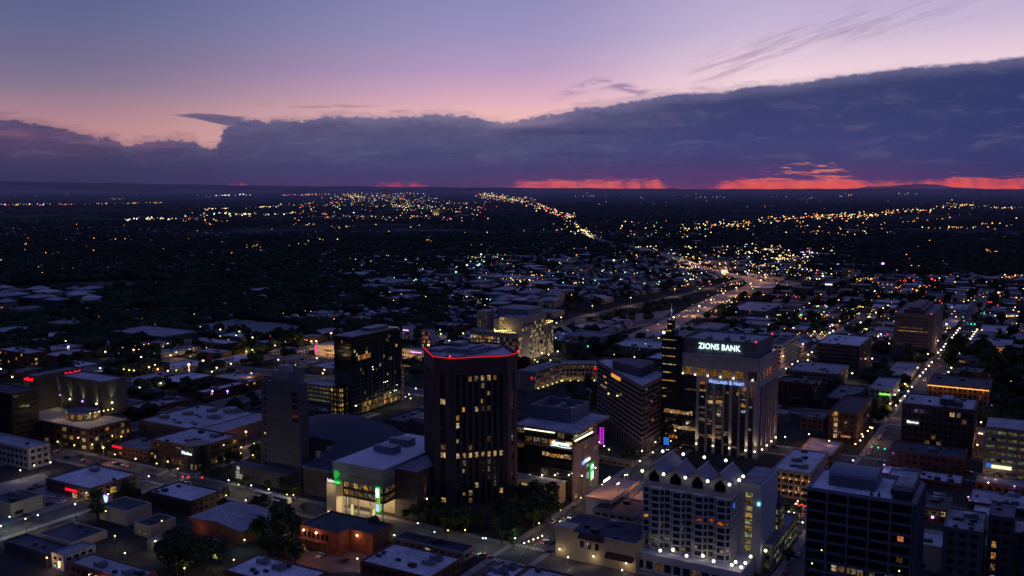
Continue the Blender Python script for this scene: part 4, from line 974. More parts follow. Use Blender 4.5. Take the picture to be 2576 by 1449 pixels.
# ---------------------------------------------------------------- dark glass apartment tower
def glass_tower():
    s = Bld('glass_tower', 'blue black glass apartment tower with canted roof and lit street lobby', 839, 884, 1008, 850, 1052)
    h, LA, LB = s.h, s.LA, s.LB
    w = MB(); w.box(.4, LA, .4, LB, 0, h-.6, 0); w.box(LA*.05, LA, 2, LB-1, h-.6, h+.1, 0)
    w.box(-.6, LA*.9, -1.2, LB+1, h-.6, h+.6, 1, 1)
    fl = 17; fh = (h-9)/fl
    for j in range(fl): s.fbox(w, 'R', 0, LA, 9+fh*j-.18, 9+fh*j+.18, -.4, .1, 1); s.fbox(w, 'F', 0, LB, 9+fh*j-.15, 9+fh*j+.15, -.4, .1, 1)
    for i in range(1, 13):
        if i % 3: s.fbox(w, 'R', LA*i/13-.15, LA*i/13+.15, 9+fh*R.randint(0, 6), h-R.choice([2, 10]), -.4, .22, 2)
    w.build('wall', [GLASST, W_BLACK, W_SHEET], s.o)
    r = MB(); r.box(-.2, LA*.88, -.8, LB+.6, h+.61, h+.75); r.build('roof', R_PALE, s.o)
    m = MB(); m.box(LA*.45, LA*.8, 3, LB-4, h+.7, h+3.2); m.build('machine_room', M_METAL, s.o)
    for k in range(70):
        i, j = R.randrange(26), R.randrange(fl)
        s.win('R', LA*(i+.12)/26, 9+fh*j+.3, LA/26*.75, fh-.7, GLASST if R.random() < .72 else R.choice([LITD, LITD, LITW, LITC]), .05)
    for i in range(7): s.win('R', LA*(.12+.035*i), h-17.5+i*.0, LA*.03, 3.6, LITO if i % 3 else LIT, .12)
    for t, z, mt in ((.62, h-39, BULB), (.66, h-39.3, BULB), (.7, h-39, BULBC), (.88, h-48, BULBC), (.84, h-48, BULB), (.76, h-48.4, BULB), (.4, h-25, BULBC), (.41, h-27, BULB), (.9, h-44, BULB), (.63, h-53, BULBR), (.7, h-54, BULBR), (.5, h-53.5, BULBR)):
        s.lantern('R', LA*t, max(z, 4), .15, mt, .28)
    for t, z in ((.72, h-51), (.67, h-52.5)): s.win('R', LA*t, max(z, 9), 1.2, 2.6, LITW, .15)
    s.win('F', LB*.5, h-4.5, 1.0, 2.2, LITO, .15)
    for i in range(18):
        for j in range(2):
            s.win('R', LA*(.18+.8*i/18), 2.0+4.0*j+i*.06, LA*.8/18*.85, 3.2, R.choice([LITD, LITD, LIT, LITG, LITD]), .2)
    for x in (12, 30, 48): lamp_light(s.o, (min(x, LA-2), -6, 6), (1, .8, .45), 450, .5)
    s.done()
    t = Bld('stair_tower', 'open steel stair tower lit yellow at the foot of the dark glass tower', 829, 858, 867, 972, 1052)
    m = MB(); H2 = t.h; m.box(1, t.LA-1, 1, t.LB-1, 0, H2-1, 1)
    for x in (0, t.LA-.5):
        for i in range(4): y = (t.LB-.5)*i/3; m.box(x, x+.5, y, y+.5, 0, H2)
    for j in range(7): z = H2*j/6.5; m.box(.5, t.LA-.5, .5, t.LB-.5, z, z+.3)
    m.build('wall', [W_BLACK, W_CONCD], t.o)
    for j in range(6):
        for i in range(4): t.win('F', t.LB*i/4+.5, H2*j/6.5+.9, t.LB/4-.9, H2/6.5-1.4, R.choice([LITY, LIT, LITD, LITG]), -.9)
        t.win('R', .9, H2*j/6.5+.9, t.LA-1.8, H2/6.5-1.4, LITW, -.9)
    t2 = Bld('lit_scaffold', 'thin latticed light mast right of the dark glass tower', 1009, 1016, 1019, 925, 1008)
    m = MB()
    for x, y in ((0, 0), (0, t2.LB), (t2.LA, 0), (t2.LA, t2.LB)): m.box(x-.2, x+.2, y-.2, y+.2, 0, t2.h)
    for j in range(12): m.box(-.2, t2.LA+.2, -.2, t2.LB+.2, t2.h*j/12, t2.h*j/12+.3)
    m.build('frame', W_BLACK, t2.o)
    for j in range(12): t2.win('F', .4, t2.h*j/12+.6, max(t2.LB-.8, .5), t2.h/12-1.0, LITD, -.3)
glass_tower()

# ---------------------------------------------------------------- amber lit office with bulb strings on its terraces
def terrace_office():
    T = Bld('office_building', 'stepped office glowing amber with strings of bulbs on its roof terraces', 1183, 1303, 1318, 842, 915)
    T.LA = 20; h = T.h
    wall = surf('office_panel', (0.28, 0.25, 0.24), var=.08)
    w = MB(); w.box(0, 22, 0, T.LB, 0, h-.5); w.box(-.3, .2, 0, T.LB, h-.5, h+.5); w.box(.2, 22, -.3, .2, h-.5, h+.5)
    M0 = (9, 0); LM = t_on(T, 'R', 1375, 38); hm = h+15
    w.box(9, LM, .5, 26, 0, hm-.6, 0); w.box(LM, LM+12, -1.5, 18, 0, h+3, 0)
    w.box(30, LM+4, 6, 40, 0, hm+5, 1); w.box(12, 22, 26, 34, 0, hm-4, 0); w.box(20, 34, 46, 58, 0, hm+2, 0)
    w.build('wall', [wall, W_SHEET], T.o)
    r = MB(); r.box(.2, 8.9, .2, T.LB, h-.49, h-.3); r.box(9, 22, 34.2, T.LB, h-.49, h-.3); r.box(9.2, 29.9, .7, 25.8, hm-.59, hm-.4); r.box(LM+.1, LM+11.9, -1.4, 17.9, h+3.01, h+3.2); r.box(30.3, LM+3.8, 6.3, 39.7, hm+5.01, hm+5.15); r.build('roof', R_PALE, T.o)
    fh = 4.1
    for i in range(16):
        for j in range(int(h/fh)):
            mt = R.choice([LIT, LIT, LIT, LITW, LITD]) if i > 5 else (LITD if R.random() < .4 else GLASS)
            T.win('F', T.LB*(i+.12)/16, .8+fh*j, T.LB/16*R.choice([.76, .6]), 2.7, mt)
    def rw(x0, x1, off, n, hh, p):
        for i in range(n):
            for j in range(int(hh/fh)):
                if R.random() < .93:
                    lo = R.random() < p * (1.15 if j < hh/fh-2 else .45)
                    T.win('R', x0+(x1-x0)*(i+R.choice([.1, .25, .4]))/n, .9+fh*j, (x1-x0)/n*R.choice([.3, .55, .75]), 2.8, R.choice([LIT, LITW, LITD, LIT]) if lo else GLASS, off)
    rw(0, 9, .06, 3, h-2, .5); rw(9, LM, -.44, 14, hm-2, .62); rw(LM, LM+12, 1.56, 5, h+1, .6)
    for j in range(4):
        for i in range(3): T.win('F', 6+i*2.6+12, h+1+j*3.4, 2.2, 2.8, [LITY, LITW, LIT][(i+j) % 3], -8.9)
    for j in range(3):
        for i in range(5): T.win('F', 47+i*2.2, h+1+j*4.0, 1.0, 2.6, LITD if R.random() < .6 else GLASS, -19.9)
    def string(pts, n):
        for k in range(n):
            f = k/(n-1)*(len(pts)-1); i = min(int(f), len(pts)-2); a, b = Vector(pts[i]), Vector(pts[i+1]); p = a+(b-a)*(f-i)
            m = QC.setdefault('bulb', MB().ball((0, 0, 0), .42).mesh('string_bulb', BULBY)); inst('string_bulb', m, T.o, (p.x, p.y, p.z+.3*math.sin(k*1.7)))
    string([(1, 4, h+1.4), (1, 26, h+1.4), (7, 30, h+2.2)], 22); string([(7, 12, h+2.4), (2, 22, h+1.8)], 6)
    string([(1, T.LB-28, h+1.5), (8, T.LB-34, h+1.8)], 8); string([(LM, -1, h+4.4), (LM+12, -1, h+4.8), (LM+10, 12, h+5)], 14)
    lamp_light(T.o, (4, 16, h+3), (1, .7, .3), 900, .4); lamp_light(T.o, (4, T.LB-30, h+3), (1, .7, .3), 600, .4); lamp_light(T.o, (LM+6, 4, h+6), (1, .7, .3), 500, .4)
    for x in (14, 30, 44, LM+6): lamp_light(T.o, (x, -7, 4), (1, .72, .4), 900, .4)
    T.done()
terrace_office()

# ---------------------------------------------------------------- hotel on a brick podium, far left
def podium_hotel():
    p = Bld('podium_hotel', 'beige hotel with two red neon signs standing on a brick shopping podium', 32, 220, 328, 1080, 1138)
    zp = p.h
    def rel(m): p.relief(m, 'F', 3, 12, 0, zp-1, pw=1.3, ph=1.3, d=.3); p.relief(m, 'R', 3, 8, 0, zp-1, pw=1.3, ph=1.3, d=.3)
    p.shell(W_BRICKD, surf('terrace_paving', (0.42, 0.36, 0.26), var=.2), para=.6, relief=rel)
    p.grid('F', 3, 12, 0, zp-1, wf=.6, hf=.55, lit=.3); p.grid('R', 3, 8, 0, zp-1, wf=.6, hf=.55, lit=.35)
    st = surf('hotel_stucco', (0.12, 0.113, 0.11), var=.12, panel=4)
    def block(ul, uc, ur, vt, vb, nm):
        x, y = G(uc, vb, zp); pp, qq = pq_of(x, y); ht = z_at(pp, qq, vt)
        lb = on_ray(x, y, ht, BX, BY, ul); la = on_ray(x, y, ht, AX, AY, ur)
        x0, y0 = pp-p.p, qq-p.q
        m = MB(); m.box(x0, x0+la, y0, y0+lb, zp-.5, ht-.5); m.box(x0-.4, x0+la+.4, y0-.4, y0+.2, ht-4, ht+.5); m.box(x0-.4, x0+.2, y0+.2, y0+lb+.4, ht-4, ht+.5); m.box(x0+la-.2, x0+la+.4, y0+.2, y0+lb, ht-4, ht+.5); m.box(x0+.2, x0+la-.2, y0+lb-.2, y0+lb+.4, ht-4, ht+.5)
        for i in range(4): m.box(x0-.45, x0, y0+lb*(i+.3)/4, y0+lb*(i+.3)/4+2.4, zp-.5, ht-4)
        m.build('wall', st, p.o)
        r = MB(); r.box(x0+.3, x0+la-.3, y0+.3, y0+lb-.3, ht-.5, ht-.3); r.build('roof', R_GREY if nm == 1 else R_WHITE, p.o)
        for j in range(int((ht-zp-4)/3.4)):
            for i in range(int(lb/3.6)):
                m = pane_mesh('F', 1.2, 1.7, LITW if R.random() < .05 else GLASS)
                if (i+j) % 1 == 0 and p.nw < 96: p.nw += 1; inst('window', m, p.o, (x0-.52, y0+1+i*3.6, zp+1.5+j*3.4))
        return x0, y0, la, lb, ht
    a = block(58, 92, 205, 948, 1033, 1); b = block(150, 260, 316, 962, 1045, 2)
    # red neon signs: a row of letter-high strokes on each tower
    for (fx, n, face, L) in ((a, 10, 'F', None), (a, 16, 'R', None)):
        x0, y0, la, lb, ht = fx
        m = MB()
        for i in range(n):
            hh = R.uniform(1.3, 2.2) if i % 5 else 2.6
            if face == 'F': s0 = y0+lb*.12+i*lb*.75/n; m.box(x0-.8, x0-.5, s0, s0+lb*.75/n*.8, ht-3.2, ht-3.2+hh)
            else: s0 = x0+la*.62+i*la*.34/n; m.box(s0, s0+la*.34/n*.8, y0-.8, y0-.5, ht-3.0, ht-3.0+hh)
        m.build('neon_sign', NEONR, p.o)
    # rounded glass lobby on the terrace
    cx, cy, rr = b[0]-9, b[1]+8, 10
    m = MB(); pts = [(cx+rr*math.cos(2*math.pi*i/14), cy+rr*1.2*math.sin(2*math.pi*i/14)) for i in range(14)]
    m.prism(pts, zp-.5, zp+4.6, 0, 1); m.build('lobby_pavilion', [W_CONC, R_GREY], p.o)
    for i in range(14):
        th = 2*math.pi*(i+.5)/14; x, y = cx+rr*1.0*math.cos(th), cy+rr*1.2*math.sin(th)
        if math.cos(th) < .35:
            q = MB(); t = Vector((-math.sin(th), math.cos(th)*1.2, 0)).normalized(); c = Vector((x+.12*math.cos(th), y+.12*math.sin(th), 0))
            A, B_ = c-t*1.5, c+t*1.5; q.quad((A.x, A.y, zp+.8), (B_.x, B_.y, zp+.8), (B_.x, B_.y, zp+3.6), (A.x, A.y, zp+3.6)); q.build('window', LIT if i % 2 else LITW, p.o)
    ups = [(a[0]-.9, a[1]+a[3]*.6), (a[0]+a[2]*.95, a[1]-.9), (b[0]-.9, b[1]+b[3]*.75), (b[0]-.9, b[1]+b[3]*.45), (b[0]-.9, b[1]+b[3]*.12), (b[0]+b[2]*.35, b[1]-.9), (a[0]+a[2]*.5, a[1]-.9)]
    for i, (x, y) in enumerate(ups):
        z = zp+7.5
        m = MB(); m.ball((x, y, z), .6); m.build('uplight', BULBV if i % 3 == 0 else BULB, p.o); lamp_light(p.o, (x-(.8 if y > a[1] else 0), y-.6, z+.4), (.95, 1, .45), 3200, .12, spot=44, aim=(.12, .12, 1))
    for (x, y) in ((a[0]-6, a[1]+4), (a[0]+10, a[1]-7), (b[0]-18, b[1]+14), (b[0]+6, b[1]-6), (6, p.LB*.5), (8, p.LB*.25), (10, 10), (b[0]-8, b[1]-6)): lamp_light(p.o, (x, y, zp+4.5), (1, .72, .32), 330, .4)
    for i in range(6): m = MB(); m.ball((b[0]-12+i*3.1, b[1]-3-i*.4, zp+4.2), .42); m.build('terrace_lamp', BULBY, p.o)
    p.done()
podium_hotel()

# ---------------------------------------------------------------- crescent building with uplit arcade, banded tower, sign office, bulb cornice, garage
def crescent():
    h = 15; L = G(1337, 937, h); M = G(1413, 915, h); Rr = G(1503, 915, h)
    pts = []
    P = [pq_of(*L), pq_of(*M), pq_of(*Rr)]
    FOOT.append((min(p[0] for p in P)-4, max(p[0] for p in P)+14, min(p[1] for p in P), max(p[1] for p in P)+6, h))
    o = empty('crescent_building', 'angled pale roofed building with a row of golden uplit columns', 'building', (*L, 0), rz=0)
    def rel(q): return (q[0]-L[0], q[1]-L[1])
    l, m_, r_ = Vector(rel(L)), Vector(rel(M)), Vector(rel(Rr))
    w = MB(); 
    for a, b, k in ((l, m_, 0), (m_, r_, 1)):
        f = Face(o, a, b); dp = 15
        f.box(w, 0, f.len, 0, h-.6, -dp, 0, 0); 
        for j in range(3): f.box(w, 0, f.len, 3.6*j+3.4, 3.6*j+4.6, 0, .25, 0)
        n = int(f.len/(3.4))
        for i in range(n):
            t = f.len*(i+.15)/n
            for j in range(3): f.win(t, 4.9+j*3.4, f.len/n*.6, 1.9, LITD if R.random() < .2 else GLASS, .04)
            q = MB(); q.tube(f.pt(t+.2, 0, .7), f.pt(t+.2, 3.4, .7), .35, m=0); q.build('column', W_TAN, o)
            if i % 2 == 0:
                q = MB(); q.ball(f.pt(t+.2, .5, 1.5), .42); q.build('uplight', BULBY, o)
                lamp_light(o, f.pt(t+.2, .7, 1.9), (1, .66, .28), 240, .2)
        q = MB(); f.box(q, -.3, f.len+.3, h-.6, h, -dp-.3, .5); q.build('roof', R_PALE, o)
        if k: 
            for i in range(9): q = MB(); f.box(q, f.len*(i+.3)/9, f.len*(i+.3)/9+1.6, h-2.6, h-2.2, .3, .5); q.build('eaves_light', LIT, o)
    w.build('wall', W_STUC, o)
    tw = MB(); f = Face(o, l, m_); f.box(tw, -5, 1, 0, h+1.5, -8, 2); tw.build('end_tower', W_CONC, o)
    for f, t in ((f, -4), (Face(o, m_, r_), Face(o, m_, r_).len-3)):
        q = MB(); f.box(q, t, t+.6, h-5, h-3, 2.1, 2.4); f.box(q, t+1.4, t+2.0, h-5, h-3, 2.1, 2.4); f.box(q, t+.6, t+1.4, h-4.3, h-3.7, 2.1, 2.4); q.build('red_sign', NEONR, o)
crescent()

def banded_tower():
    s = Bld('office_tower', 'brown stone tower with horizontal window bands beside the boulevard', 2250, 2345, 2372, 792, 898)
    h = s.h; fl = 11
    def rel(m):
        for f in 'FR':
            s.relief(m, f, fl, 1, 3, h-3, ph=2.3, vert=False, d=.5); s.fbox(m, f, 0, s.L(f), h-3, h, 0, .6)
            s.fbox(m, f, 0, 3, 0, h, 0, .7); s.fbox(m, f, s.L(f)-3, s.L(f), 0, h, 0, .7)
    s.shell(surf('brown_tower_stone', (0.17, 0.13, 0.14), var=.1), R_GREY, relief=rel)
    fh = (h-6)/fl
    for j in range(fl):
        z = 3+fh*j+fh*.42
        for i in range(12):
            t = 3.5+(s.LB-7)*i/12
            lit = (j == 7 and 1 < i) or (j == 6 and i > -1) or (j == 2 and i > 8) or (j == 10 and R.random() < .2)
            s.win('F', t, z, (s.LB-7)/12-.15, fh*.45, (LIT if j == 6 else LITD) if lit else GLASS, .05)
        if j % 2 == 0: s.win('R', 3.5, z, s.LA-7, fh*.45, GLASS, .05)
    m = MB(); m.box(8, s.LA-10, 8, s.LB-8, h-1, h+3); m.box(12, s.LA-16, 12, s.LB-12, h+3, h+5); m.build('machine_room', W_BROWN, s.o)
    for (x, y, v) in ((1, 1, 1), (s.LA-2, 1, 1), (4, s.LB-1, 1)): q = MB(); q.ball((x, y, h+.7), .6); q.build('beacon', BULBR, s.o)
    s.units(2); s.done()
banded_tower()

def sign_office():
    s = Bld('office_building', 'dark brown six storey office with white roof and a small white sign high on it', 2270, 2450, 2463, 1031, 1150, LA=34)
    h = s.h
    def rel(m): s.relief(m, 'F', 7, 6, 0, h-2.5, pw=.7, ph=1.0, d=.4); s.relief(m, 'R', 7, 4, 0, h-2.5, pw=.7, ph=1.0, d=.4); s.fbox(m, 'F', 0, s.LB, h-2.5, h, 0, .6); s.fbox(m, 'R', 0, s.LA, h-2.5, h, 0, .6)
    s.shell(surf('sign_office_stone', (0.12, 0.095, 0.10), var=.1), R_WHITE, relief=rel)
    fh = (h-2.5)/7
    for i in range(12):
        for j in range(7):
            lit = {(10, 4): LITD, (9, 4): LITD, (3, 6): LITW, (2, 6): LITD, (8, 5): None, (6, 2): LITD, (5, 1): LITD, (1, 5): LITD, (7, 1): LITD}.get((i, j))
            s.win('F', s.LB*(i+.14)/12, fh*j+.6, s.LB/12*.72, fh-1.3, lit or GLASS, .05)
    m = MB(); m.box(8, 22, 12, 20, h-1, h+3, 0); m.box(9, 21, 13, 19, h+3, h+3.4, 1); m.box(6, 14, 7, 12, h-1, h+2.4, 0); m.build('machine_room', [W_CONCD, R_WHITE], s.o)
    t0, z = at_face(s, 'F', 2282, 1059, 25); t1, _ = at_face(s, 'F', 2311, 1064, 25)
    q = MB(); s.fbox(q, 'F', t0-1.2, t0, z-.9, z+.6, .6, .9); q.build('sign_emblem', NEONW, s.o)
    tx = text(s.o, 'sign_letters', 'Merrill Lynch', NEONW, 'F', (-.9, t0-1.5, z-.8), 1.7, .12, .06)
    wd = max(v.co.y for v in tx.data.vertices)-min(v.co.y for v in tx.data.vertices); k = (t0-1.5-t1)/wd
    for v in tx.data.vertices: v.co.y = t0-1.5+(v.co.y-t0+1.5)*k
    for x, y in ((s.LA, 1), (16, -2), (26, -2)): lamp_light(s.o, (x, y, 8), (1, .5, .2), 500, .3)
    s.units(4); s.done()
sign_office()

def bulb_cornice():
    s = Bld('brick_building', 'four storey brick building edged by a row of amber cornice bulbs', 2333, 2489, 2497, 977, 1041, LA=40)
    s.shell(W_BRICK, R_DARK, relief=lambda m: (s.relief(m, 'F', 4, 12, 0, s.h-1.5, pw=1.0, ph=.9, d=.25), s.fbox(m, 'F', 0, s.LB, s.h-1.3, s.h-.8, 0, .8)))
    s.grid('F', 4, 12, 0, s.h-1.5, wf=.5, hf=.55, lit=.12, mats=[LITD])
    m = MB().ball((0, 0, 0), .34, 0, 6, 4).mesh('cornice_bulb', glow('amber_bulb', (1, .52, .14), 3.2))
    n = 38
    for i in range(n): inst('cornice_bulb', m, s.o, (-.75, s.LB*(i+.5)/n, s.h-1.75))
    for i in range(5): lamp_light(s.o, (-2.2, s.LB*(i+.5)/5, s.h-2.0), (1, .55, .18), 160, .3)
    s.units(3); s.done()
bulb_cornice()

def right_garage():
    s = Bld('parking_garage', 'concrete parking garage with long yellow lit deck slots at the right edge', 2478, 2650, 2700, 1098, 1240, LA=34)
    h = s.h; n = max(5, int(h/3.6)); fh = h/n
    m = MB(); m.box(.8, s.LA, .8, s.LB, 0, h-.6, 1)
    for j in range(n+1): s.fbox(m, 'F', 0, s.LB, fh*j-.1, fh*j+1.5, -.8, .15, 0)
    for i in range(7): s.fbox(m, 'F', s.LB*i/6*.97, s.LB*i/6*.97+1.1, 0, h, -.8, .05, 0)
    m.build('wall', [W_CONC, W_CONCD], s.o)
    r = MB(); r.box(.8, s.LA, .8, s.LB, h-.6, h-.4); r.build('roof', R_PALE, s.o)
    for j in range(n):
        for i in range(12): s.win('F', s.LB*i/12*.97+.1, fh*j+1.6, s.LB/12-.1, fh-2.3, R.choice([LITG, LITG, LITD, GLASS]) if j < n-1 else LITG, -.5)
    t0, z = at_face(s, 'F', 2494, 1172, 8); q = MB(); s.fbox(q, 'F', t0-10, t0, z-.9, z+.9, .4, .9); q.build('lit_sign', glow('yellow_sign', (1, .95, .55), 1.2), s.o)
    q = MB(); s.fbox(q, 'F', t0+.2, t0+2.6, z-.6, z+1.6, .4, .9); q.build('blue_sign', SCRB, s.o)
    for t in (.95, .8): lamp_light(s.o, (-6, s.LB*t, 5), (1, .5, .2), 700, .3)
    s.done()
right_garage()

# ---------------------------------------------------------------- orange lit brick hall, theatre, orange decks, leisure centre
def orange_hall():
    P0 = (311, 252); X, Y = xy_of(*P0); h = 10.5; FOOT.append((311, 332, 252, 288, h))
    o = empty('brick_hall', 'red brick hall with dark roof lit by three orange wall lamps', 'building', (X, Y, 0))
    c = [pq_of(*G(u, v, h)) for u, v in ((758, 1318), (849, 1343), (876, 1332), (941, 1342), (980, 1323), (834, 1286))]
    c = [(p-311, q-252) for p, q in c]
    a0 = c[0][1]; x1 = (c[0][0]+c[1][0])/2; y1 = c[1][1]; x2 = (c[2][0]+c[3][0])/2; y2 = c[3][1]; x3 = c[4][0]+3
    P = [(x1, a0), (x1, y1), (x2, y1), (x2, y2), (x3, y2), (x3, a0)]
    w = MB(); w.prism(P, 0, h-.8, 0)
    fs = [Face(o, P[i], P[(i+1) % 6]) for i in range(6)]
    for f in fs: f.box(w, 0, f.len, h-.8, h, -.5, .12)
    fs[0].box(w, 0, fs[0].len*.98, 4.3, 4.8, 0, 1.6)
    w.build('wall', surf('warm_red_brick', (0.20, 0.085, 0.055), var=.35, scale=.5), o)
    r = MB(); cx, cy = x1+(x3-x1)/2, (a0+y2)/2
    r.prism([(x1+.4, a0-.4), (x1+.4, y1+.4), (x2+.4, y1+.4), (x2+.4, y2+.4), (x3-.4, y2+.4), (x3-.4, a0-.4)], h-.79, h-.6); r.build('roof', R_DARK, o)
    q = MB(); q.box(x3-3, x3, y1-6, y1-2, h-.5, h+1.2); q.poly([(x3-3, y1-6, h+1.2), (x3-3, y1-2, h+1.2), (x3-3, y1-4, h+2.6)]); q.quad((x3-3.2, y1-6.2, h+1.2), (x3, y1-6.2, h+1.2), (x3, y1-4, h+2.7), (x3-3.2, y1-4, h+2.7)); q.quad((x3-3.2, y1-1.8, h+1.2), (x3-3.2, y1-4, h+2.7), (x3, y1-4, h+2.7), (x3, y1-1.8, h+1.2)); q.build('roof_lantern', R_DARK, o)
    for i in range(6): fs[0].win(2+i*2.6, 5.6, 1.8, 2.6, GLASS)
    for i in range(3): fs[0].win(1.5+i*5, .6, 4, 3, W_BROWN, .05)
    for k, t in ((0, .12), (0, .45), (2, .4)):
        f = fs[k]; p = f.pt(f.len*t, h-1.9, .8); m = MB(); m.ball(p, .5); m.build('wall_lamp', BULBO if 0 else glow('peach_lamp', (1, .6, .3), 6), o)
        lamp_light(o, f.pt(f.len*t, h-2.2, 1.8), (1, .40, .16), 300, .3)
    lamp_light(o, (x1-14, y1+4, 8), (1, .33, .1), 900, .4); lamp_light(o, (x2-6, y2+2, 6), (1, .33, .1), 250, .4)
orange_hall()

def theatre():
    s = Bld('theatre_building', 'tan theatre hall with dark roof and red tiled awnings at a crossing', 1398, 1600, 1625, 1369, h=13, LA=24)
    h, LB, LA = s.h, s.LB, s.LA
    s.shell(surf('theatre_plaster', (0.36, 0.3, 0.23), var=.12), R_DARK, para=1.0, relief=lambda m: (s.fbox(m, 'F', LB-9, LB, h, h+1.6, -6, .6), s.fbox(m, 'F', 0, LB, h-.5, h, 0, .4)))
    for i in range(3): s.win('F', LB-14-i*3.6, 6.6, 1.8, 3, GLASS, .06)
    m = MB()
    for y0, y1, z in ((LB-24, LB-12, h-1), (1, LB-25, 5.6)): m.quad((-.02, y0, z+1.6), (-.02, y1, z+1.6), (-2.6, y1, z-.4), (-2.6, y0, z-.4)); m.quad((-.02, y0, z-.6), (-2.6, y0, z-.6), (-2.6, y1, z-.6), (-.02, y1, z-.6))
    m.build('tiled_awning', R_TILE, s.o)
    m = MB()
    for k in range(10):
        a0, a1 = math.pi*k/10, math.pi*(k+1)/10
        m.quad((3+8*math.sin(a0)*.0+k*1.8, LB*.55, h-.6), (3+(k+1)*1.8, LB*.55, h-.6), (3+(k+1)*1.8, LB*.55, h+1.6*math.sin(a1)), (3+k*1.8, LB*.55, h+1.6*math.sin(a0)))
    m.build('roof_edge', W_WHITE, s.o)
    for t in (.93, .1, .5): s.lantern('F', LB*t, 4.2, 1.4, BULB, .35); lamp_light(s.o, (-2.4, LB*t, 3.6), (1, .72, .38), 220, .3)
    s.units(4); s.done()
    d = Bld('parking_deck', 'two level parking deck lit orange by sodium lamps', 1470, 1537, 1610, 1263, h=9.5)
    m = MB(); m.box(0, d.LA, 0, d.LB, 8.3, 9.5); m.box(0, .3, 0, d.LB, 9.5, 10.3); m.box(.3, d.LA, 0, .3, 9.5, 10.3); m.box(-2, d.LA, -16, -.3, 4.3, 5.2); m.box(.5, 1.3, .5, d.LB-.5, 0, 8.3); m.box(2, d.LA-1, .6, 1.2, 0, 5.5)
    for i in range(5): m.box(d.LA*i/5, d.LA*i/5+.6, 0, .6, 0, 8.3)
    m.build('wall', [surf('deck_concrete', (0.36, 0.33, 0.33), var=.12)], d.o)
    for (x, y, z) in ((d.LA*.35, 2.0, 15), (d.LA*.75, -7, 12)):
        q = MB(); q.tube((x, y, 5 if y < 0 else 9.5), (x, y, z), .12); q.box(x-1, x+1, y-.15, y+.15, z-.2, z); q.build('lamp_post', M_POLE, d.o)
        q = MB(); q.ball((x-.9, y, z), .38); q.ball((x+.9, y, z), .38); q.build('lamp_head', glow('peach_lamp', (1, .6, .3), 6), d.o)
        lamp_light(d.o, (x, y, z-.5), (1, .38, .08), 3400, .4)
    for (x, y) in ((3, 12),): lamp_light(d.o, (x, y, 13), (1, .38, .08), 1800, .4)
theatre()

def leisure_centre():
    wall = W_WHITE
    a = Bld('leisure_centre', 'white leisure centre wing with a magenta screen left of the dark glass tower', 791, 850, 862, 872, 900, LA=24)
    a.shell(wall, R_PALE); 
    t0, z = at_face(a, 'F', 793, 880, 8); q = MB(); a.fbox(q, 'F', a.LB-3.5, a.LB-.4, 2.5, a.h-1, .1, .4); q.build('magenta_screen', glow('pink_screen', (1, .12, .45), .8), a.o)
    for j in range(2):
        for i in range(5): a.win('F', 2+i*3.2, 1+j*4, 2.6, 2.2, R.choice([LIT, LITO, LITD]))
    for y in (6, 14, 22): lamp_light(a.o, (-5, y, 5), (1, .48, .16), 3800, .4)
    lamp_light(a.o, (5, 14, a.h+4), (1, .48, .16), 1800, .4); a.done()
    b = Bld('leisure_centre', 'white angled leisure building with lilac strip lights right of the dark glass tower', 1012, 1066, 1088, 882, 922)
    b.shell(wall, R_PALE); 
    for j in range(3):
        for i in range(9): b.win('F', b.LB*i/9+.4, 1+j*(b.h-2)/3, b.LB/9-.8, (b.h-2)/3-1.6, R.choice([LITO, LIT, LITD, LITW]) if R.random() < .7 else GLASS)
    b.win('R', 2, 2, 4, b.h-4, LITY)
    q = MB(); b.fbox(q, 'F', b.LB*.1, b.LB*.6, b.h-2.6, b.h-2.0, .2, .5); q.build('strip_light', BULBV, b.o)
    for y in (4, b.LB*.5, b.LB): lamp_light(b.o, (-6, y, 6), (1, .5, .18), 4200, .4)
    b.done()
    c = Bld('leisure_centre', 'glazed white rooftop hall glowing orange behind the red lined tower', 1060, 1083, 1094, 832, 880)
    c.shell(wall, R_PALE); c.grid('F', 4, 5, 1, c.h-2, wf=.85, hf=.6, lit=.8, mats=[LITO, LIT, LITD]); c.done()
    d = Bld('leisure_centre', 'round cornered white wing with a violet light seen over the dark glass tower', 1012, 1030, 1040, 823, 872)
    d.shell(wall, R_WHITE); q = MB(); d.fbox(q, 'F', 1, d.LB-1, d.h-4, d.h-3.2, .1, .4); q.build('strip_light', BULBV, d.o); d.grid('F', 3, 4, 1, d.h-5, lit=.4, mats=[LITO, LITG]); d.done()
leisure_centre()

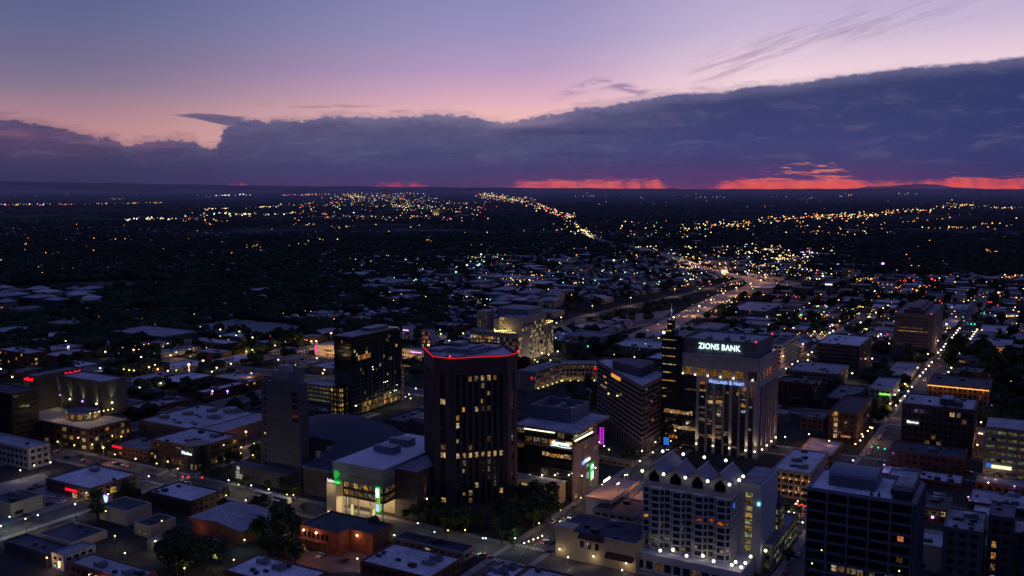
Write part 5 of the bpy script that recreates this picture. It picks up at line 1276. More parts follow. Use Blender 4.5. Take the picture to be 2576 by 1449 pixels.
# ---------------------------------------------------------------- white roofed expo hall in front of the hotel and its neighbour with the white sign
def expo():
    s = Bld('exhibition_hall', 'huge white roofed exhibition hall between the beige hotel and the slab hotel', 351, 492, 646, 1081, 1116)
    s.shell(W_BROWN, R_WHITE, para=.8, relief=lambda m: [s.fbox(m, 'F', s.LB*i/9, s.LB*i/9+1, 0, s.h-2, 0, .4) for i in range(10)])
    m = MB(); m.box(4, s.LA+1, -17, -.1, 0, s.h-.9); m.build('side_hall', W_BROWN, s.o)
    m = MB(); m.box(4.2, s.LA+.8, -16.8, -.1, s.h-.9, s.h-.5); m.build('side_roof', R_WHITE, s.o)
    q = MB(); pts = [(s.LA-6+5*math.cos(i*math.pi/4), s.LB*.35+5*math.sin(i*math.pi/4)) for i in range(8)]; q.prism(pts, s.h-.8, s.h+2.4); q.build('roof_turret', R_WHITE, s.o)
    s.units(16, big=1.2); s.done()
    c = Bld('office_building', 'dark two storey corner office with white roofs, black drum corner and small white sign', 378, 495, 600, 1126, 1182)
    c.shell(W_BRICKD, R_WHITE); h = c.h
    m = MB(); pts = [(3+7*math.cos(i*math.pi/6), 3+7*math.sin(i*math.pi/6)) for i in range(12)]; m.prism(pts, 0, h+1.6); m.build('corner_drum', W_BLACK, c.o)
    c.grid('F', 3, 14, .5, h-1.5, wf=.6, hf=.5, lit=.07, t0=11); c.grid('R', 3, 10, .5, h-1.5, wf=.6, hf=.5, lit=.07, t0=11)
    for i in range(3): q = MB(); th = math.radians(200+i*18); q.box(3+7.1*math.cos(th)-.1, 3+7.1*math.cos(th)+.1, 3+7.1*math.sin(th)-.9, 3+7.1*math.sin(th)+.9, .8, 4.2); q.build('window', LITD, c.o)
    for i in range(4): c.win('F', 11+i*3, .8, 2.2, 3.0, LITD); c.win('R', 11+i*3, .8, 2.4, 3.0, LIT if i % 2 else LITD)
    q = MB(); q.box(-6.6, -6.2, 3.9, 5.6, h-2.8, h-1.0); q.build('sign_emblem', BULBC if 0 else glow('pale_blue_sign', (.6, .7, 1), 1), c.o)
    tx = text(c.o, 'sign_letters', 'Colliers', NEONW, 'F', (-6.6, 3.7, h-2.7), 2.0, .1, .07)
    c.units(8); c.done()
expo()

# extra signs on surveyed buildings -----------------------------------------
def sign_on(label, face, u0, u1, v0, v1, mat, nm='lit_sign', o0=.4, o1=.8):
    s = BLD[label]; ta, za = at_face(s, face, u0, (v0+v1)/2, 8); tb, _ = at_face(s, face, u1, (v0+v1)/2, 8)
    z0, z1 = z_on(s, face, ta, v1), z_on(s, face, ta, v0); q = MB(); s.fbox(q, face, min(ta, tb), max(ta, tb), z0, z1, o0, o1); return q.build(nm, mat, s.o)
sign_on('low dark building with white roof and red neon on its left corner', 'F', 285, 308, 1119, 1124, NEONR, 'neon_sign')
L_ = 'low retail building with smooth pale roof and red neon sign over the parking lot'
sign_on(L_, 'F', 167, 195, 1226, 1232, NEONR, 'neon_sign')
for u in (190, 222): sign_on(L_, 'F', u-7, u+4, 1240, 1255, LIT, 'window', .05, .1)
for u in (255, 284, 313): s_ = BLD[L_]; t, z = at_face(s_, 'R', u-7, 1245, 2); s_.win('R', t, .8, 3.8, 3.2, LIT)
sign_on('white stone bank branch with a lime green lit sign', 'F', 2212, 2240, 988, 991, NEONL, 'lit_sign'); sign_on('white stone bank branch with a lime green lit sign', 'F', 2212, 2240, 991.5, 994, NEONG, 'lit_sign')
s_ = BLD['dark brick block with a column of lit stair windows']
for j in range(5): s_.win('F', at_face(s_, 'F', 2107, 1060)[0], 2.5+j*3.7, 2.4, 2.6, LITW, .1)
sign_on('dark brick block with a column of lit stair windows', 'F', 2116, 2140, 1094, 1098, LITO, 'lit_awning', .3, 1.4)
s_ = BLD['orange lit low roof beside the street with three green signals']
for x, y in ((4, s_.LB-3), (18, s_.LB-2)): lamp_light(s_.o, (x, y, s_.h+3.5), (1, .38, .1), 1600, .3)
s_ = BLD['four storey stone block with white roof and orange lamps between windows']
s_.grid('F', 4, 9, .5, s_.h-1.5, wf=.4, hf=.6, lit=.1)
for i in range(6):
    for z in (4, s_.h-4.5): s_.lantern('F', s_.LB*(i+.2)/6, z, .5, BULBO, .2); lamp_light(s_.o, s_.P('F', s_.LB*(i+.2)/6, z, .9), (1, .5, .2), 16, .2)
s_ = BLD['small red brick shop with lit windows and a violet lamp']
for i in range(4): s_.win('F', 1+i*s_.LB/4, s_.h-3.4, s_.LB/4-.9, 2.2, LITG if i else LITW)
s_.lantern('F', s_.LB*.55, s_.h-4.4, .8, BULBV, .7)
s_ = BLD['tall dark block with a column of lit windows near the lower right corner']
for j in range(6): s_.win('F', s_.LB-3.2, s_.h-13-j*4.6, 1.6, 2.6, LITD if j % 3 == 2 else LIT, .1)
s_ = BLD['brick loft building with white roof and two violet roof lamps']
for u in (534, 572): 
    q = MB(); x, y = G(u, 976, 11.5); p_, q_ = pq_of(x, y); q.ball((p_-s_.p, q_-s_.q, s_.h+1.2), .8); q.tube((p_-s_.p, q_-s_.q, s_.h-1), (p_-s_.p, q_-s_.q, s_.h+.6), .12); q.build('roof_lamp', BULBV, s_.o)
s_ = BLD['white roofed two level shop with two sodium lamps on its wall']
for u, v in ((475, 917), (511, 908)):
    x, y = G(u, v, 8); p_, q_ = pq_of(x, y); q = MB(); q.ball((p_-s_.p, q_-s_.q, 8), 1.0); q.tube((p_-s_.p, q_-s_.q, 0), (p_-s_.p, q_-s_.q, 7.2), .12); q.build('floodlight', glow('peach_lamp', (1, .6, .3), 6), s_.o); lamp_light(s_.o, (p_-s_.p, q_-s_.q, 8.5), (1, .45, .15), 2200, .5)
s_ = BLD['parking garage with yellow lit decks left of the dark glass tower']
for j in range(4):
    for i in range(6): s_.win('F', s_.LB*i/6+.3, .8+j*3.4, s_.LB/6-.6, 1.7, LITG if j < 3 else LITD, .08)
s_ = BLD['pale stepped warehouse at the right edge with orange lit side wall']
lamp_light(s_.o, (-5, s_.LB*.2, 8), (1, .4, .1), 3000, .5)
sign_on('low hall with a long white lit sign', 'F', 2076, 2094, 713.5, 716.5, NEONW)
s_ = BLD['white shop with two green lamps on its front']
for u in (2016, 2030): t, z = at_face(s_, 'F', u, 783, 6); s_.lantern('F', t, s_.h-1, .8, BULBT if 0 else glow('green_lamp', (.1, 1, .15), 3), 1.2)
s_ = BLD['small two storey white building with neon at its door, lower left']
q = MB(); s_.fbox(q, 'F', 2.2, 2.9, 1.6, 4.2, .4, .8); q.build('neon_sign', BULBY, s_.o)
q = MB(); q.ball((-1, 3.2, 1.2), .35); q.build('neon_sign', NEONM, s_.o); q = MB(); q.ball((-1, 4.8, 2.2), .35); q.build('neon_sign', BULBT, s_.o); lamp_light(s_.o, (-3, 3, 2.5), (1, .6, .6), 150, .3)
s_ = BLD['windowless brick hall with bent white roof behind the dark trees']
m = MB(); la, lb, hh = s_.LA+9, s_.LB+2, s_.h
for y0, y1, z0, z1 in ((-1, lb*.45, hh+.2, hh+2.6), (lb*.45, lb, hh+2.6, hh+1.2)):
    m.quad((-1, y0, z0), (la, y0, z0), (la, y1, z1), (-1, y1, z1), 0); m.quad((-1, y0, z0-.5), (-1, y1, z1-.5), (la, y1, z1-.5), (la, y0, z0-.5), 1)
    m.quad((-1, y0, z0-.5), (-1, y0, z0), (-1, y1, z1), (-1, y1, z1-.5), 1); m.quad((-1.0, y0, hh-.5), (-1.0, y0, z0-.5), (-1.0, y1, z1-.5), (-1.0, y1, hh-.5), 1)
m.build('bent_roof', [R_WHITE, W_BRICK], s_.o)
lamp_light(s_.o, (-4, s_.LB-6, 4), (1, .45, .2), 160, .3)
s_ = BLD['long brick building with pale lavender roof at the bottom left']
for i in range(5): s_.lantern('F', s_.LB*(.25+.1*i), 2.5, .5, glow('peach_lamp', (1, .6, .3), 6), .25)
lamp_light(s_.o, (-2, s_.LB*.4, 2.5), (1, .4, .15), 300, .3)
s_ = BLD['low white building with orange wall lamps behind the striped tower']
for t in (.15, .35, .85): s_.lantern('F', s_.LB*t, s_.h-1, .8, BULBO if t > .5 else BULBY, .6); lamp_light(s_.o, s_.P('F', s_.LB*t, s_.h-1, 2), (1, .5, .2), 500, .3)
s_ = BLD['low retail building with smooth pale roof and red neon sign over the parking lot']
lamp_light(s_.o, s_.P('R', 8, 3.2, 2.5), (1, .7, .38), 220, .3); lamp_light(s_.o, s_.P('F', 6, 3.2, 2.5), (1, .7, .38), 220, .3)

s = Bld('convention_centre', 'flat grey convention roofs with pale edges behind the arena and the octagonal tower', 968, 1070, 1120, 1068, ('h') and None, h=13, LA=48); s.shell(W_CONCD, R_GREY, para=1.2); s.units(9)
m = MB(); m.box(4, 20, 4, 16, s.h-.7, s.h+2.2); m.build('roof_monitor', W_CONC, s.roof); s.done()
# off-frame-edge white roofs at the bottom centre
for lab, p0, p1, q0, q1, hh in (('long white roof cut by the bottom edge left of the orange lit yard', 268, 288, 252, 291, 8.0), ('small white roof at the bottom edge by the crossing', 318, 334, 183, 195.5, 7.5), ('white roof with a raised bay at the bottom edge beside the crossing', 318, 335, 160, 182, 8.0)):
    s = Bld('brick_building', lab, org=(p0, q0), h=hh, LA=p1-p0, LB=q1-q0); s.shell(W_BRICK, R_WHITE); s.units(7); s.done()
# ---------------------------------------------------------------- ground, streets, motorway
def ground_material():
    m = new_mat('dusk_ground'); nt = m.node_tree; N = nt.nodes; L = nt.links
    out = N.new('ShaderNodeOutputMaterial'); b = N.new('ShaderNodeBsdfDiffuse'); add = N.new('ShaderNodeAddShader'); em = N.new('ShaderNodeEmission')
    geo = N.new('ShaderNodeNewGeometry')
    ln = N.new('ShaderNodeVectorMath'); ln.operation = 'LENGTH'; L.new(geo.outputs['Position'], ln.inputs[0])
    def noise(sc, det=5):
        n = N.new('ShaderNodeTexNoise'); n.inputs['Scale'].default_value = sc; n.inputs['Detail'].default_value = det; L.new(geo.outputs['Position'], n.inputs['Vector']); return n
    def ramp(src, stops):
        r = N.new('ShaderNodeValToRGB'); e = r.color_ramp.elements
        while len(e) < len(stops): e.new(.5)
        for k, (p, c) in enumerate(stops): e[k].position = p; e[k].color = (*c, 1)
        L.new(src, r.inputs[0]); return r
    near = ramp(noise(.022).outputs[0], [(.35, (.030, .029, .030)), (.5, (.055, .052, .052)), (.58, (.034, .036, .03)), (.7, (.075, .07, .068))])
    far = ramp(noise(.0035, 8).outputs[0], [(.34, (.012, .016, .015)), (.48, (.022, .026, .024)), (.58, (.05, .052, .052)), (.7, (.09, .088, .09))])
    f = N.new('ShaderNodeMapRange'); f.inputs['From Min'].default_value = 900; f.inputs['From Max'].default_value = 1900; L.new(ln.outputs['Value'], f.inputs['Value'])
    mx = N.new('ShaderNodeMix'); mx.data_type = 'RGBA'; L.new(f.outputs[0], mx.inputs['Factor']); L.new(near.outputs[0], mx.inputs['A']); L.new(far.outputs[0], mx.inputs['B'])
    L.new(mx.outputs['Result'], b.inputs[0])
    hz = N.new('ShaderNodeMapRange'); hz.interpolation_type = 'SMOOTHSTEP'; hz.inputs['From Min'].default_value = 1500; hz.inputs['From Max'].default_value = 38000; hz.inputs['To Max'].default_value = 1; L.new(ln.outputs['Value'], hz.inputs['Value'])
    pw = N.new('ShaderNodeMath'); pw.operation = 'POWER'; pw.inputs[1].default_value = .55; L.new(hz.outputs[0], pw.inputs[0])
    em.inputs[0].default_value = (.016, .016, .056, 1); L.new(pw.outputs[0], em.inputs[1])  # haze painted into the ground: faint blue glow growing with distance
    L.new(b.outputs[0], add.inputs[0]); L.new(em.outputs[0], add.inputs[1]); L.new(add.outputs[0], out.inputs[0])
    m.cycles.emission_sampling = 'NONE'
    return m
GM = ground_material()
def haze_surf(name, col, haze):  # blue glow added to the surface colour stands for airlight
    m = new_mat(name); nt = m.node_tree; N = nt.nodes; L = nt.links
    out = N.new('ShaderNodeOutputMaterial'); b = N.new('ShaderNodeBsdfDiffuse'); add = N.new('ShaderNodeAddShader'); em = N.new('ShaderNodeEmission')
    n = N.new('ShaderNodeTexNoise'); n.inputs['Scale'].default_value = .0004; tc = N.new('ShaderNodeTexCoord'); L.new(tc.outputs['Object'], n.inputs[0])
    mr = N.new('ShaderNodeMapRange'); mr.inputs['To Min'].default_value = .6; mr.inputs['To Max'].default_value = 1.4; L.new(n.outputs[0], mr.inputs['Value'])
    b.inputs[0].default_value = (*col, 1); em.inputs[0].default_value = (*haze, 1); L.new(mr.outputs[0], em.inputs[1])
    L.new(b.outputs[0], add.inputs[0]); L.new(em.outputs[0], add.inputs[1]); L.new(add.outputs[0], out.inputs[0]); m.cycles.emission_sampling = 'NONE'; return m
g = MB(); g.quad((-120000, -2000, 0), (120000, -2000, 0), (120000, 150000, 0), (-120000, 150000, 0))
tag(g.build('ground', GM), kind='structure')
ASPH = surf('street_asphalt', (0.075, 0.072, 0.072), var=.35, scale=.08, rough=.9)
ASPHH = surf('motorway_concrete', (0.24, 0.19, 0.17), var=.3, scale=.03, rough=.9)
PAVE = surf('pavement_concrete', (0.17, 0.16, 0.155), var=.3, scale=.2)
PAINT = surf('road_paint', (0.55, 0.55, 0.5), var=.3, scale=2)
STR_A = [(85, 300, 1750), (201, 180, 1300), (-31, 380, 1500), (-147, 640, 1500), (433, 200, 545), (549, 230, 640), (317, 620, 900), (665, 440, 760)]
STR_B = [(360, -150, 700), (476, -150, 190), (476, 440, 700), (592, -160, 190), (708, -160, 190), (824, -160, 250), (940, -160, 190), (1056, -160, 420), (1180, -160, 420), (1310, -160, 300), (620, 420, 760)]
def pqv(p, q, z): x, y = xy_of(p, q); return (x, y, z)
rd = MB(); pv = MB(); mk = MB()
W = 7.5
for q, a, b in STR_A:
    rd.quad(pqv(a, q-W, .012), pqv(b, q-W, .012), pqv(b, q+W, .012), pqv(a, q+W, .012))
    for k in range(int((b-a)/12)):
        if (a+12*k) < 1000: mk.quad(pqv(a+12*k, q-.12, .03), pqv(a+12*k+4, q-.12, .03), pqv(a+12*k+4, q+.12, .03), pqv(a+12*k, q+.12, .03))
for p, a, b in STR_B:
    rd.quad(pqv(p-W, a, .018), pqv(p+W, a, .018), pqv(p+W, b, .018), pqv(p-W, b, .018))
def hit(p, q, r=0): return any(f[0]-r < p < f[1]+r and f[2]-r < q < f[3]+r for f in FOOT)
def on_street(p, q, m=0):
    return any(abs(q-c) < W+m and a < p < b for c, a, b in STR_A) or any(abs(p-c) < W+m and a < q < b for c, a, b in STR_B)
# raised pavements along the kerbs, broken at crossings
def kerb_runs(c, a, b, crosses):
    cuts = sorted(x for x, lo, hi in crosses if lo-W < c < hi+W and a < x < b); s = a
    for x in cuts + [None]:
        e = b if x is None else x-W-1
        if e-s > 3: yield s, e
        if x is not None: s = x+W+1
for q, a, b in STR_A:
    for s0, e0 in kerb_runs(q, a, b, STR_B):
        for d in (-W-3.6, W):
            for (z0, z1, f) in ((0, .14, 0),):
                A = [pqv(s0, q+d, 0), pqv(e0, q+d, 0), pqv(e0, q+d+3.6, 0), pqv(s0, q+d+3.6, 0)]
                pv.prism([(v[0], v[1]) for v in A], 0, .14)
for p, a, b in STR_B:
    for s0, e0 in kerb_runs(p, a, b, STR_A):
        for d in (-W-3.6, W):
            A = [pqv(p+d, s0, 0), pqv(p+d, e0, 0), pqv(p+d+3.6, e0, 0), pqv(p+d+3.6, s0, 0)]
            pv.prism([(v[0], v[1]) for v in A[::-1]], 0, .14)
for (p, q) in ((360, 201), (476, 85), (592, 85), (360, 433), (708, 85), (824, 85), (592, 201), (476, 201)):
    for k in range(9):
        for (dp, dq) in ((-W-2.5, 0), (W+2.5, 0)): t = -W+.6+k*1.75; mk.quad(pqv(p+dp-1.4, q+t, .03), pqv(p+dp+1.4, q+t, .03), pqv(p+dp+1.4, q+t+.7, .03), pqv(p+dp-1.4, q+t+.7, .03))
        for dq in (-W-2.5, W+2.5): t = -W+.6+k*1.75; mk.quad(pqv(p+t, q+dq-1.4, .034), pqv(p+t+.7, q+dq-1.4, .034), pqv(p+t+.7, q+dq+1.4, .034), pqv(p+t, q+dq+1.4, .034))
tag(rd.build('street_grid', ASPH), kind='structure'); tag(pv.build('pavement', PAVE), kind='structure'); tag(mk.build('road_markings', PAINT), kind='structure')
def ribbon(name, pts, w, mat, z=.05):
    P = [Vector((*G(u, v), 0)) for u, v in pts]; Q = []
    for i in range(len(P)-1):
        p0, p1, p2, p3 = P[max(i-1, 0)], P[i], P[i+1], P[min(i+2, len(P)-1)]
        for k in range(8):
            t = k/8; Q.append(.5*((2*p1)+(p2-p0)*t+(2*p0-5*p1+4*p2-p3)*t*t+(3*p1-p0-3*p2+p3)*t**3))
    Q.append(P[-1]); m = MB(); L_, R_ = [], []
    for i, q in enumerate(Q):
        d = (Q[min(i+1, len(Q)-1)]-Q[max(i-1, 0)]).normalized(); n = Vector((-d.y, d.x, 0))*w/2; L_.append(q+n); R_.append(q-n)
    for i in range(len(Q)-1): m.quad((*L_[i].xy, z), (*R_[i].xy, z), (*R_[i+1].xy, z), (*L_[i+1].xy, z))
    tag(m.build(name, mat), kind='structure'); return Q
HW = [(1600, 850), (1717, 799), (1770, 770), (1825, 744), (1880, 727), (1903, 714), (1890, 704), (1850, 694), (1790, 680), (1750, 668), (1706, 650), (1640, 632), (1600, 622), (1526, 609), (1500, 601), (1484, 592), (1470, 581), (1455, 570), (1440, 559), (1426, 549), (1400, 535), (1370, 524), (1320, 510), (1270, 499), (1215, 491)]
HQ = ribbon('motorway', HW, 32, ASPHH)
HQ2 = ribbon('motorway_slip_road', [(1380, 832), (1450, 801), (1520, 784), (1626, 760), (1717, 741), (1790, 723), (1850, 706), (1868, 700)], 13, ASPH, .06)
HQ3 = ribbon('service_road', [(1400, 870), (1480, 842), (1560, 822), (1640, 806), (1700, 800)], 22, ASPH, .04)
def near_path(x, y, m=30): return any((x-q.x)**2+(y-q.y)**2 < m*m for q in HQ) or any((x-q.x)**2+(y-q.y)**2 < (m*.6)**2 for q in HQ2)
LOT = surf('parking_asphalt', (0.15, 0.14, 0.155), var=.3, scale=.03)
def lot(name, pts, mat, z=.008):
    m = MB(); m.poly([(*G(u, v), z) for u, v in pts]); tag(m.build(name, mat), kind='structure')
lot('parking_lot', [(1410, 838), (1560, 795), (1700, 778), (1640, 815), (1480, 850)], LOT)
lot('parking_lot', [(735, 1400), (850, 1372), (935, 1398), (905, 1440), (740, 1440)], surf('yard_asphalt', (.12, .09, .08), var=.3), .02)
lot('parking_lot', [(0, 1215), (110, 1190), (200, 1262), (40, 1322), (0, 1325)], LOT)
lot('grass', [(1012, 962), (1078, 950), (1078, 935), (1030, 935)], surf('lawn', (.02, .05, .02)), .03)
lot('red_lit_path', [(1012, 950), (1078, 938), (1078, 925), (1012, 938)], surf('red_lit_paving', (.3, .12, .08)), .02)  # red-orange light on the path is put into its colour
lot('field', [(420, 690), (640, 678), (690, 692), (560, 705)], surf('dry_field', (.035, .036, .025)), .02)
lot('field', [(200, 712), (380, 700), (430, 716), (260, 728)], surf('dry_field', (.035, .036, .025)), .02)
lot('parking_lot', [(1480, 690), (1620, 684), (1760, 700), (1600, 716)], LOT)
def hills(name, pts, D, mat, wob):
    m = MB(); top = []; rr = random.Random(3)
    U = np.linspace(pts[0][0], pts[-1][0], 160)
    V = np.interp(U, [p[0] for p in pts], [p[1] for p in pts])
    for i, (u, v) in enumerate(zip(U, V)):
        az, el = azel(float(u), float(v)+wob*(math.sin(i*.7)+.6*math.sin(i*1.9+1)+.5*math.sin(i*3.7)))
        az = math.radians(az); top.append((az, H+D*math.tan(math.radians(el))))
    for (a0, z0), (a1, z1) in zip(top, top[1:]):
        f = lambda a, r, z: (r*math.sin(a), r*math.cos(a), z)
        m.quad(f(a0, D*.86, 0), f(a1, D*.86, 0), f(a1, D*.95, z1*.7), f(a0, D*.95, z0*.7)); m.quad(f(a0, D*.95, z0*.7), f(a1, D*.95, z1*.7), f(a1, D, z1), f(a0, D, z0)); m.quad(f(a0, D, z0), f(a1, D, z1), f(a1, D*1.1, 0), f(a0, D*1.1, 0))
    tag(m.build(name, mat), kind='structure')
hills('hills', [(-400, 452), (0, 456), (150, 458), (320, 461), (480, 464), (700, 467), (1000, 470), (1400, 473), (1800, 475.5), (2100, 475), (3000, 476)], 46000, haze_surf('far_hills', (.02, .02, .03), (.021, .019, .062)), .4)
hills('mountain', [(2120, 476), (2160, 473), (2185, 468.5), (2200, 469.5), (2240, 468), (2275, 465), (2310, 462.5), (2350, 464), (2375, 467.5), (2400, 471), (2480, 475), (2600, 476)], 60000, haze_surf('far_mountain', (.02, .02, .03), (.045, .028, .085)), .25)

# ---------------------------------------------------------------- low buildings too alike to tell apart
def scatter(zone, n, label, group, name='low_building', big=(14, 40), hh=(3.5, 8), roofs=None, lit=.03, hip=False, seed=1, tries=14):
    r = random.Random(seed); u0, u1, v0, v1 = zone; k = 0; roofs = roofs or [R_PALE, R_PALE, R_WHITE, R_GREY]
    for _ in range(n*tries):
        if k >= n: break
        u, v = r.uniform(u0, u1), r.uniform(v0, v1); x, y = G(u, v); p, q = pq_of(x, y); la, lb = r.uniform(*big), r.uniform(*big)
        if any(f[0]-5 < p+la and f[1]+5 > p and f[2]-5 < q+lb and f[3]+5 > q for f in FOOT) or near_path(x, y, 45): continue
        if on_street(p+la/2, q+lb/2, max(la, lb)/2+2): continue
        s = Bld(name, label, org=(p, q), h=r.uniform(*hh), LA=la, LB=lb, group=group); wall = r.choice([W_CONC, W_BRICK, W_STUC, W_CONCD])
        if hip:
            m = MB(); m.box(0, la, 0, lb, 0, s.h); m.build('wall', wall, s.o); m = MB(); z = s.h; e = .8; c = min(la, lb)/2
            P = [(-e, -e, z), (la+e, -e, z), (la+e, lb+e, z), (-e, lb+e, z)]
            if la > lb: A, B_ = (c, lb/2, z+4), (la-c, lb/2, z+4); m.quad(P[0], P[1], B_, A); m.quad(P[2], P[3], A, B_); m.poly([P[1], P[2], B_]); m.poly([P[3], P[0], A])
            else: A, B_ = (la/2, c, z+4), (la/2, lb-c, z+4); m.quad(P[1], P[2], B_, A); m.quad(P[3], P[0], A, B_); m.poly([P[0], P[1], A]); m.poly([P[2], P[3], B_])
            m.poly(P[::-1]); m.build('roof', r.choice(roofs), s.o)
        else:
            s.shell(wall, r.choice(roofs), para=.6)
            if r.random() < .6: s.units(r.randint(1, 3))
        for f in 'FR':
            nb = max(1, int(s.L(f)/7))
            for i in range(nb):
                if r.random() < .35 + lit: s.win(f, s.L(f)*(i+.25)/nb, 1.2, s.L(f)/nb*.5, 1.7, r.choice([LIT, LITO, LITD, LITW]) if r.random() < lit*4 else GLASS)
        k += 1
scatter((0, 235, 742, 778), 16, 'pale roofed apartment house of the estate in the dark trees at far left', 'apartment houses of the far left estate', 'apartment_house', (18, 34), (8, 12), [R_WHITE, R_PALE], hip=True, seed=2, tries=40)
scatter((1250, 1412, 750, 782), 13, 'pale roofed apartment house of the estate behind the amber lit office', 'apartment houses behind the amber office', 'apartment_house', (16, 30), (8, 12), [R_WHITE, R_PALE], hip=True, seed=3, tries=40)
scatter((1430, 1740, 625, 770), 42, 'low flat roofed building in the district left of the curving motorway', 'low buildings left of the motorway', seed=4)
scatter((1720, 2150, 600, 700), 48, 'low commercial building in the bright district beyond the motorway bend', 'low buildings beyond the motorway bend', big=(18, 60), seed=5, lit=.12)
scatter((1930, 2330, 700, 850), 60, 'low flat roofed shop in the blocks left of the boulevard', 'low shops left of the boulevard', seed=6, lit=.06)
scatter((2380, 2576, 720, 960), 34, 'low building in the blocks right of the boulevard', 'low buildings right of the boulevard', seed=7, lit=.08)
scatter((860, 1440, 650, 760), 44, 'low flat building among the dark trees beyond the leisure centre', 'low buildings beyond the leisure centre', big=(18, 55), seed=8)
scatter((400, 860, 850, 1000), 18, 'low pale roofed shop in the old blocks behind the exhibition hall', 'low shops behind the exhibition hall', seed=9, lit=.05)
scatter((1060, 1400, 740, 880), 8, 'low building near the amber lit office', 'low buildings near the amber office', seed=10)
scatter((0, 330, 850, 960), 9, 'low dim roofed building behind the beige hotel', 'low buildings behind the beige hotel', seed=11)
scatter((1960, 2240, 930, 1100), 9, 'low dark roofed block among the brick buildings right of the bank tower', 'low blocks right of the bank tower', seed=12, hh=(6, 11), roofs=[R_GREY, R_PALE])
scatter((0, 500, 1300, 1449), 9, 'low dark roofed shed in the lower left blocks', 'sheds of the lower left blocks', seed=13, roofs=[R_DARK, R_GREY], big=(10, 22))
scatter((240, 560, 1300, 1440), 10, 'low pale roofed workshop in the blocks before the bent white roof', 'workshops before the bent white roof', seed=33, roofs=[R_PALE, R_GREY, R_DARK], big=(9, 20), lit=.08)
scatter((2300, 2576, 1230, 1449), 9, 'low cluttered roof between the apartment buildings at lower right', 'low roofs at lower right', seed=14, big=(12, 22), hh=(6, 12))
scatter((1500, 2200, 556, 606), 26, 'far low hall in the speckled suburbs beyond the motorway', 'far halls beyond the motorway', big=(25, 80), seed=15, lit=.1)
scatter((450, 1200, 524, 552), 30, 'far pale hall in the distant lit retail strip', 'far halls of the retail strip', big=(40, 130), hh=(7, 14), seed=16, lit=.12, roofs=[R_WHITE, R_PALE])
x_, y_ = G(1105, 541); s_ = Bld('distant_tower', 'distant pale tower block lit at its foot on the far plain', org=pq_of(x_, y_), h=38, LA=60, LB=50); s_.shell(W_STUC, R_PALE); s_.win('F', 2, 2, 46, 7, LITY); s_.win('F', 2, 34, 20, 3, LIT); s_.done()
for i in range(5): lamp_light(s_.o, (-8, 5+i*10, 3), (1, .8, .4), 3000, .5)

# ---------------------------------------------------------------- trees
BARK = surf('bark', (.05, .035, .028), var=.3, scale=2)
LEAF = [surf('dark_foliage', (.045, .07, .038), var=.5, scale=.5, spec=.1), surf('mid_foliage', (.075, .105, .05), var=.5, scale=.5, spec=.1)]
def tree_mesh(seed, hgt, rad, nleaf, ls):
    r = random.Random(seed); t = MB(); t.tube((0, 0, 0), (0, 0, hgt*.35), rad*.09, rad*.06, 6)
    lobes = []
    for i in range(7):
        a = i*2.4+r.random(); d = rad*r.uniform(.25, .62); z = hgt*r.uniform(.42, .82); p = Vector((math.cos(a)*d, math.sin(a)*d, z)); lobes.append((p, rad*r.uniform(.34, .55)))
        t.tube((0, 0, hgt*.3), p, rad*.045, rad*.015, 5)
    lobes.append((Vector((0, 0, hgt*.85)), rad*.42))
    c = MB()
    for i in range(nleaf):
        p, q = r.choice(lobes); v = Vector((r.gauss(0, 1), r.gauss(0, 1), r.gauss(0, 1))).normalized()*q*(r.random()**.35); p = p+v; p.z = max(p.z, hgt*.2)
        n = Vector((r.gauss(0, 1), r.gauss(0, 1), r.gauss(0, 1)+.6)).normalized(); a = n.orthogonal().normalized(); b = n.cross(a); s = ls*r.uniform(.6, 1.3)
        c.quad(tuple(p-a*s-b*s*.6), tuple(p+a*s-b*s*.5), tuple(p+a*s*.8+b*s), tuple(p-a*s*.7+b*s*.8), r.randint(0, 1))
    return t.mesh('trunk', BARK), c.mesh('crown', LEAF)
TM = [tree_mesh(i, 10+1.2*i, 3.6+.5*i, 420, .55) for i in range(4)] + [tree_mesh(9, 17, 8.5, 1100, .8)]
NT = 0
def tree(x, y, k, sc, label, group):
    global NT
    if NT >= 300: return False
    o = empty('leafy_tree', label, 'tree', (x, y, 0), R.uniform(0, 6.28), group); o.scale = (sc, sc, sc)
    inst('trunk', TM[k][0], o, (0, 0, 0)); inst('crown', TM[k][1], o, (0, 0, 0)); NT += 1; return True
def trees(zone, n, label, group, k=None, sc=(.8, 1.15), seed=1):
    r = random.Random(seed); c = 0
    for _ in range(n*20):
        if c >= n: break
        x, y = G(r.uniform(zone[0], zone[1]), r.uniform(zone[2], zone[3])); p, q = pq_of(x, y)
        if hit(p, q, 3.5) or on_street(p, q, -.5) or near_path(x, y, 22): continue
        if tree(x, y, r.randrange(4) if k is None else k, r.uniform(*sc), label, group): c += 1
trees((1080, 1320, 1300, 1372), 26, 'dark plaza tree at the foot of the octagonal tower', 'plaza trees below the octagonal tower', seed=1)
trees((1310, 1400, 1262, 1330), 9, 'tall dark tree beside the tan entrance pavilion', 'trees beside the entrance pavilion', sc=(1.1, 1.5), seed=2)
trees((425, 505, 1375, 1449), 4, 'huge dark tree in the lower left block', 'huge trees of the lower left block', k=4, sc=(.8, 1.1), seed=3)
trees((640, 765, 1325, 1449), 15, 'dark tree behind the bent white roof', 'trees behind the bent white roof', seed=4, sc=(.9, 1.3))
trees((500, 640, 1400, 1449), 6, 'dark tree at the bottom edge below the bent white roof', 'trees below the bent white roof', seed=44)
trees((560, 900, 1225, 1300), 16, 'small tree along the walk in front of the arena', 'trees in front of the arena', seed=5, sc=(.5, .8))
trees((240, 360, 1262, 1320), 7, 'round dark tree beside the shield sign', 'trees beside the shield sign', seed=6)
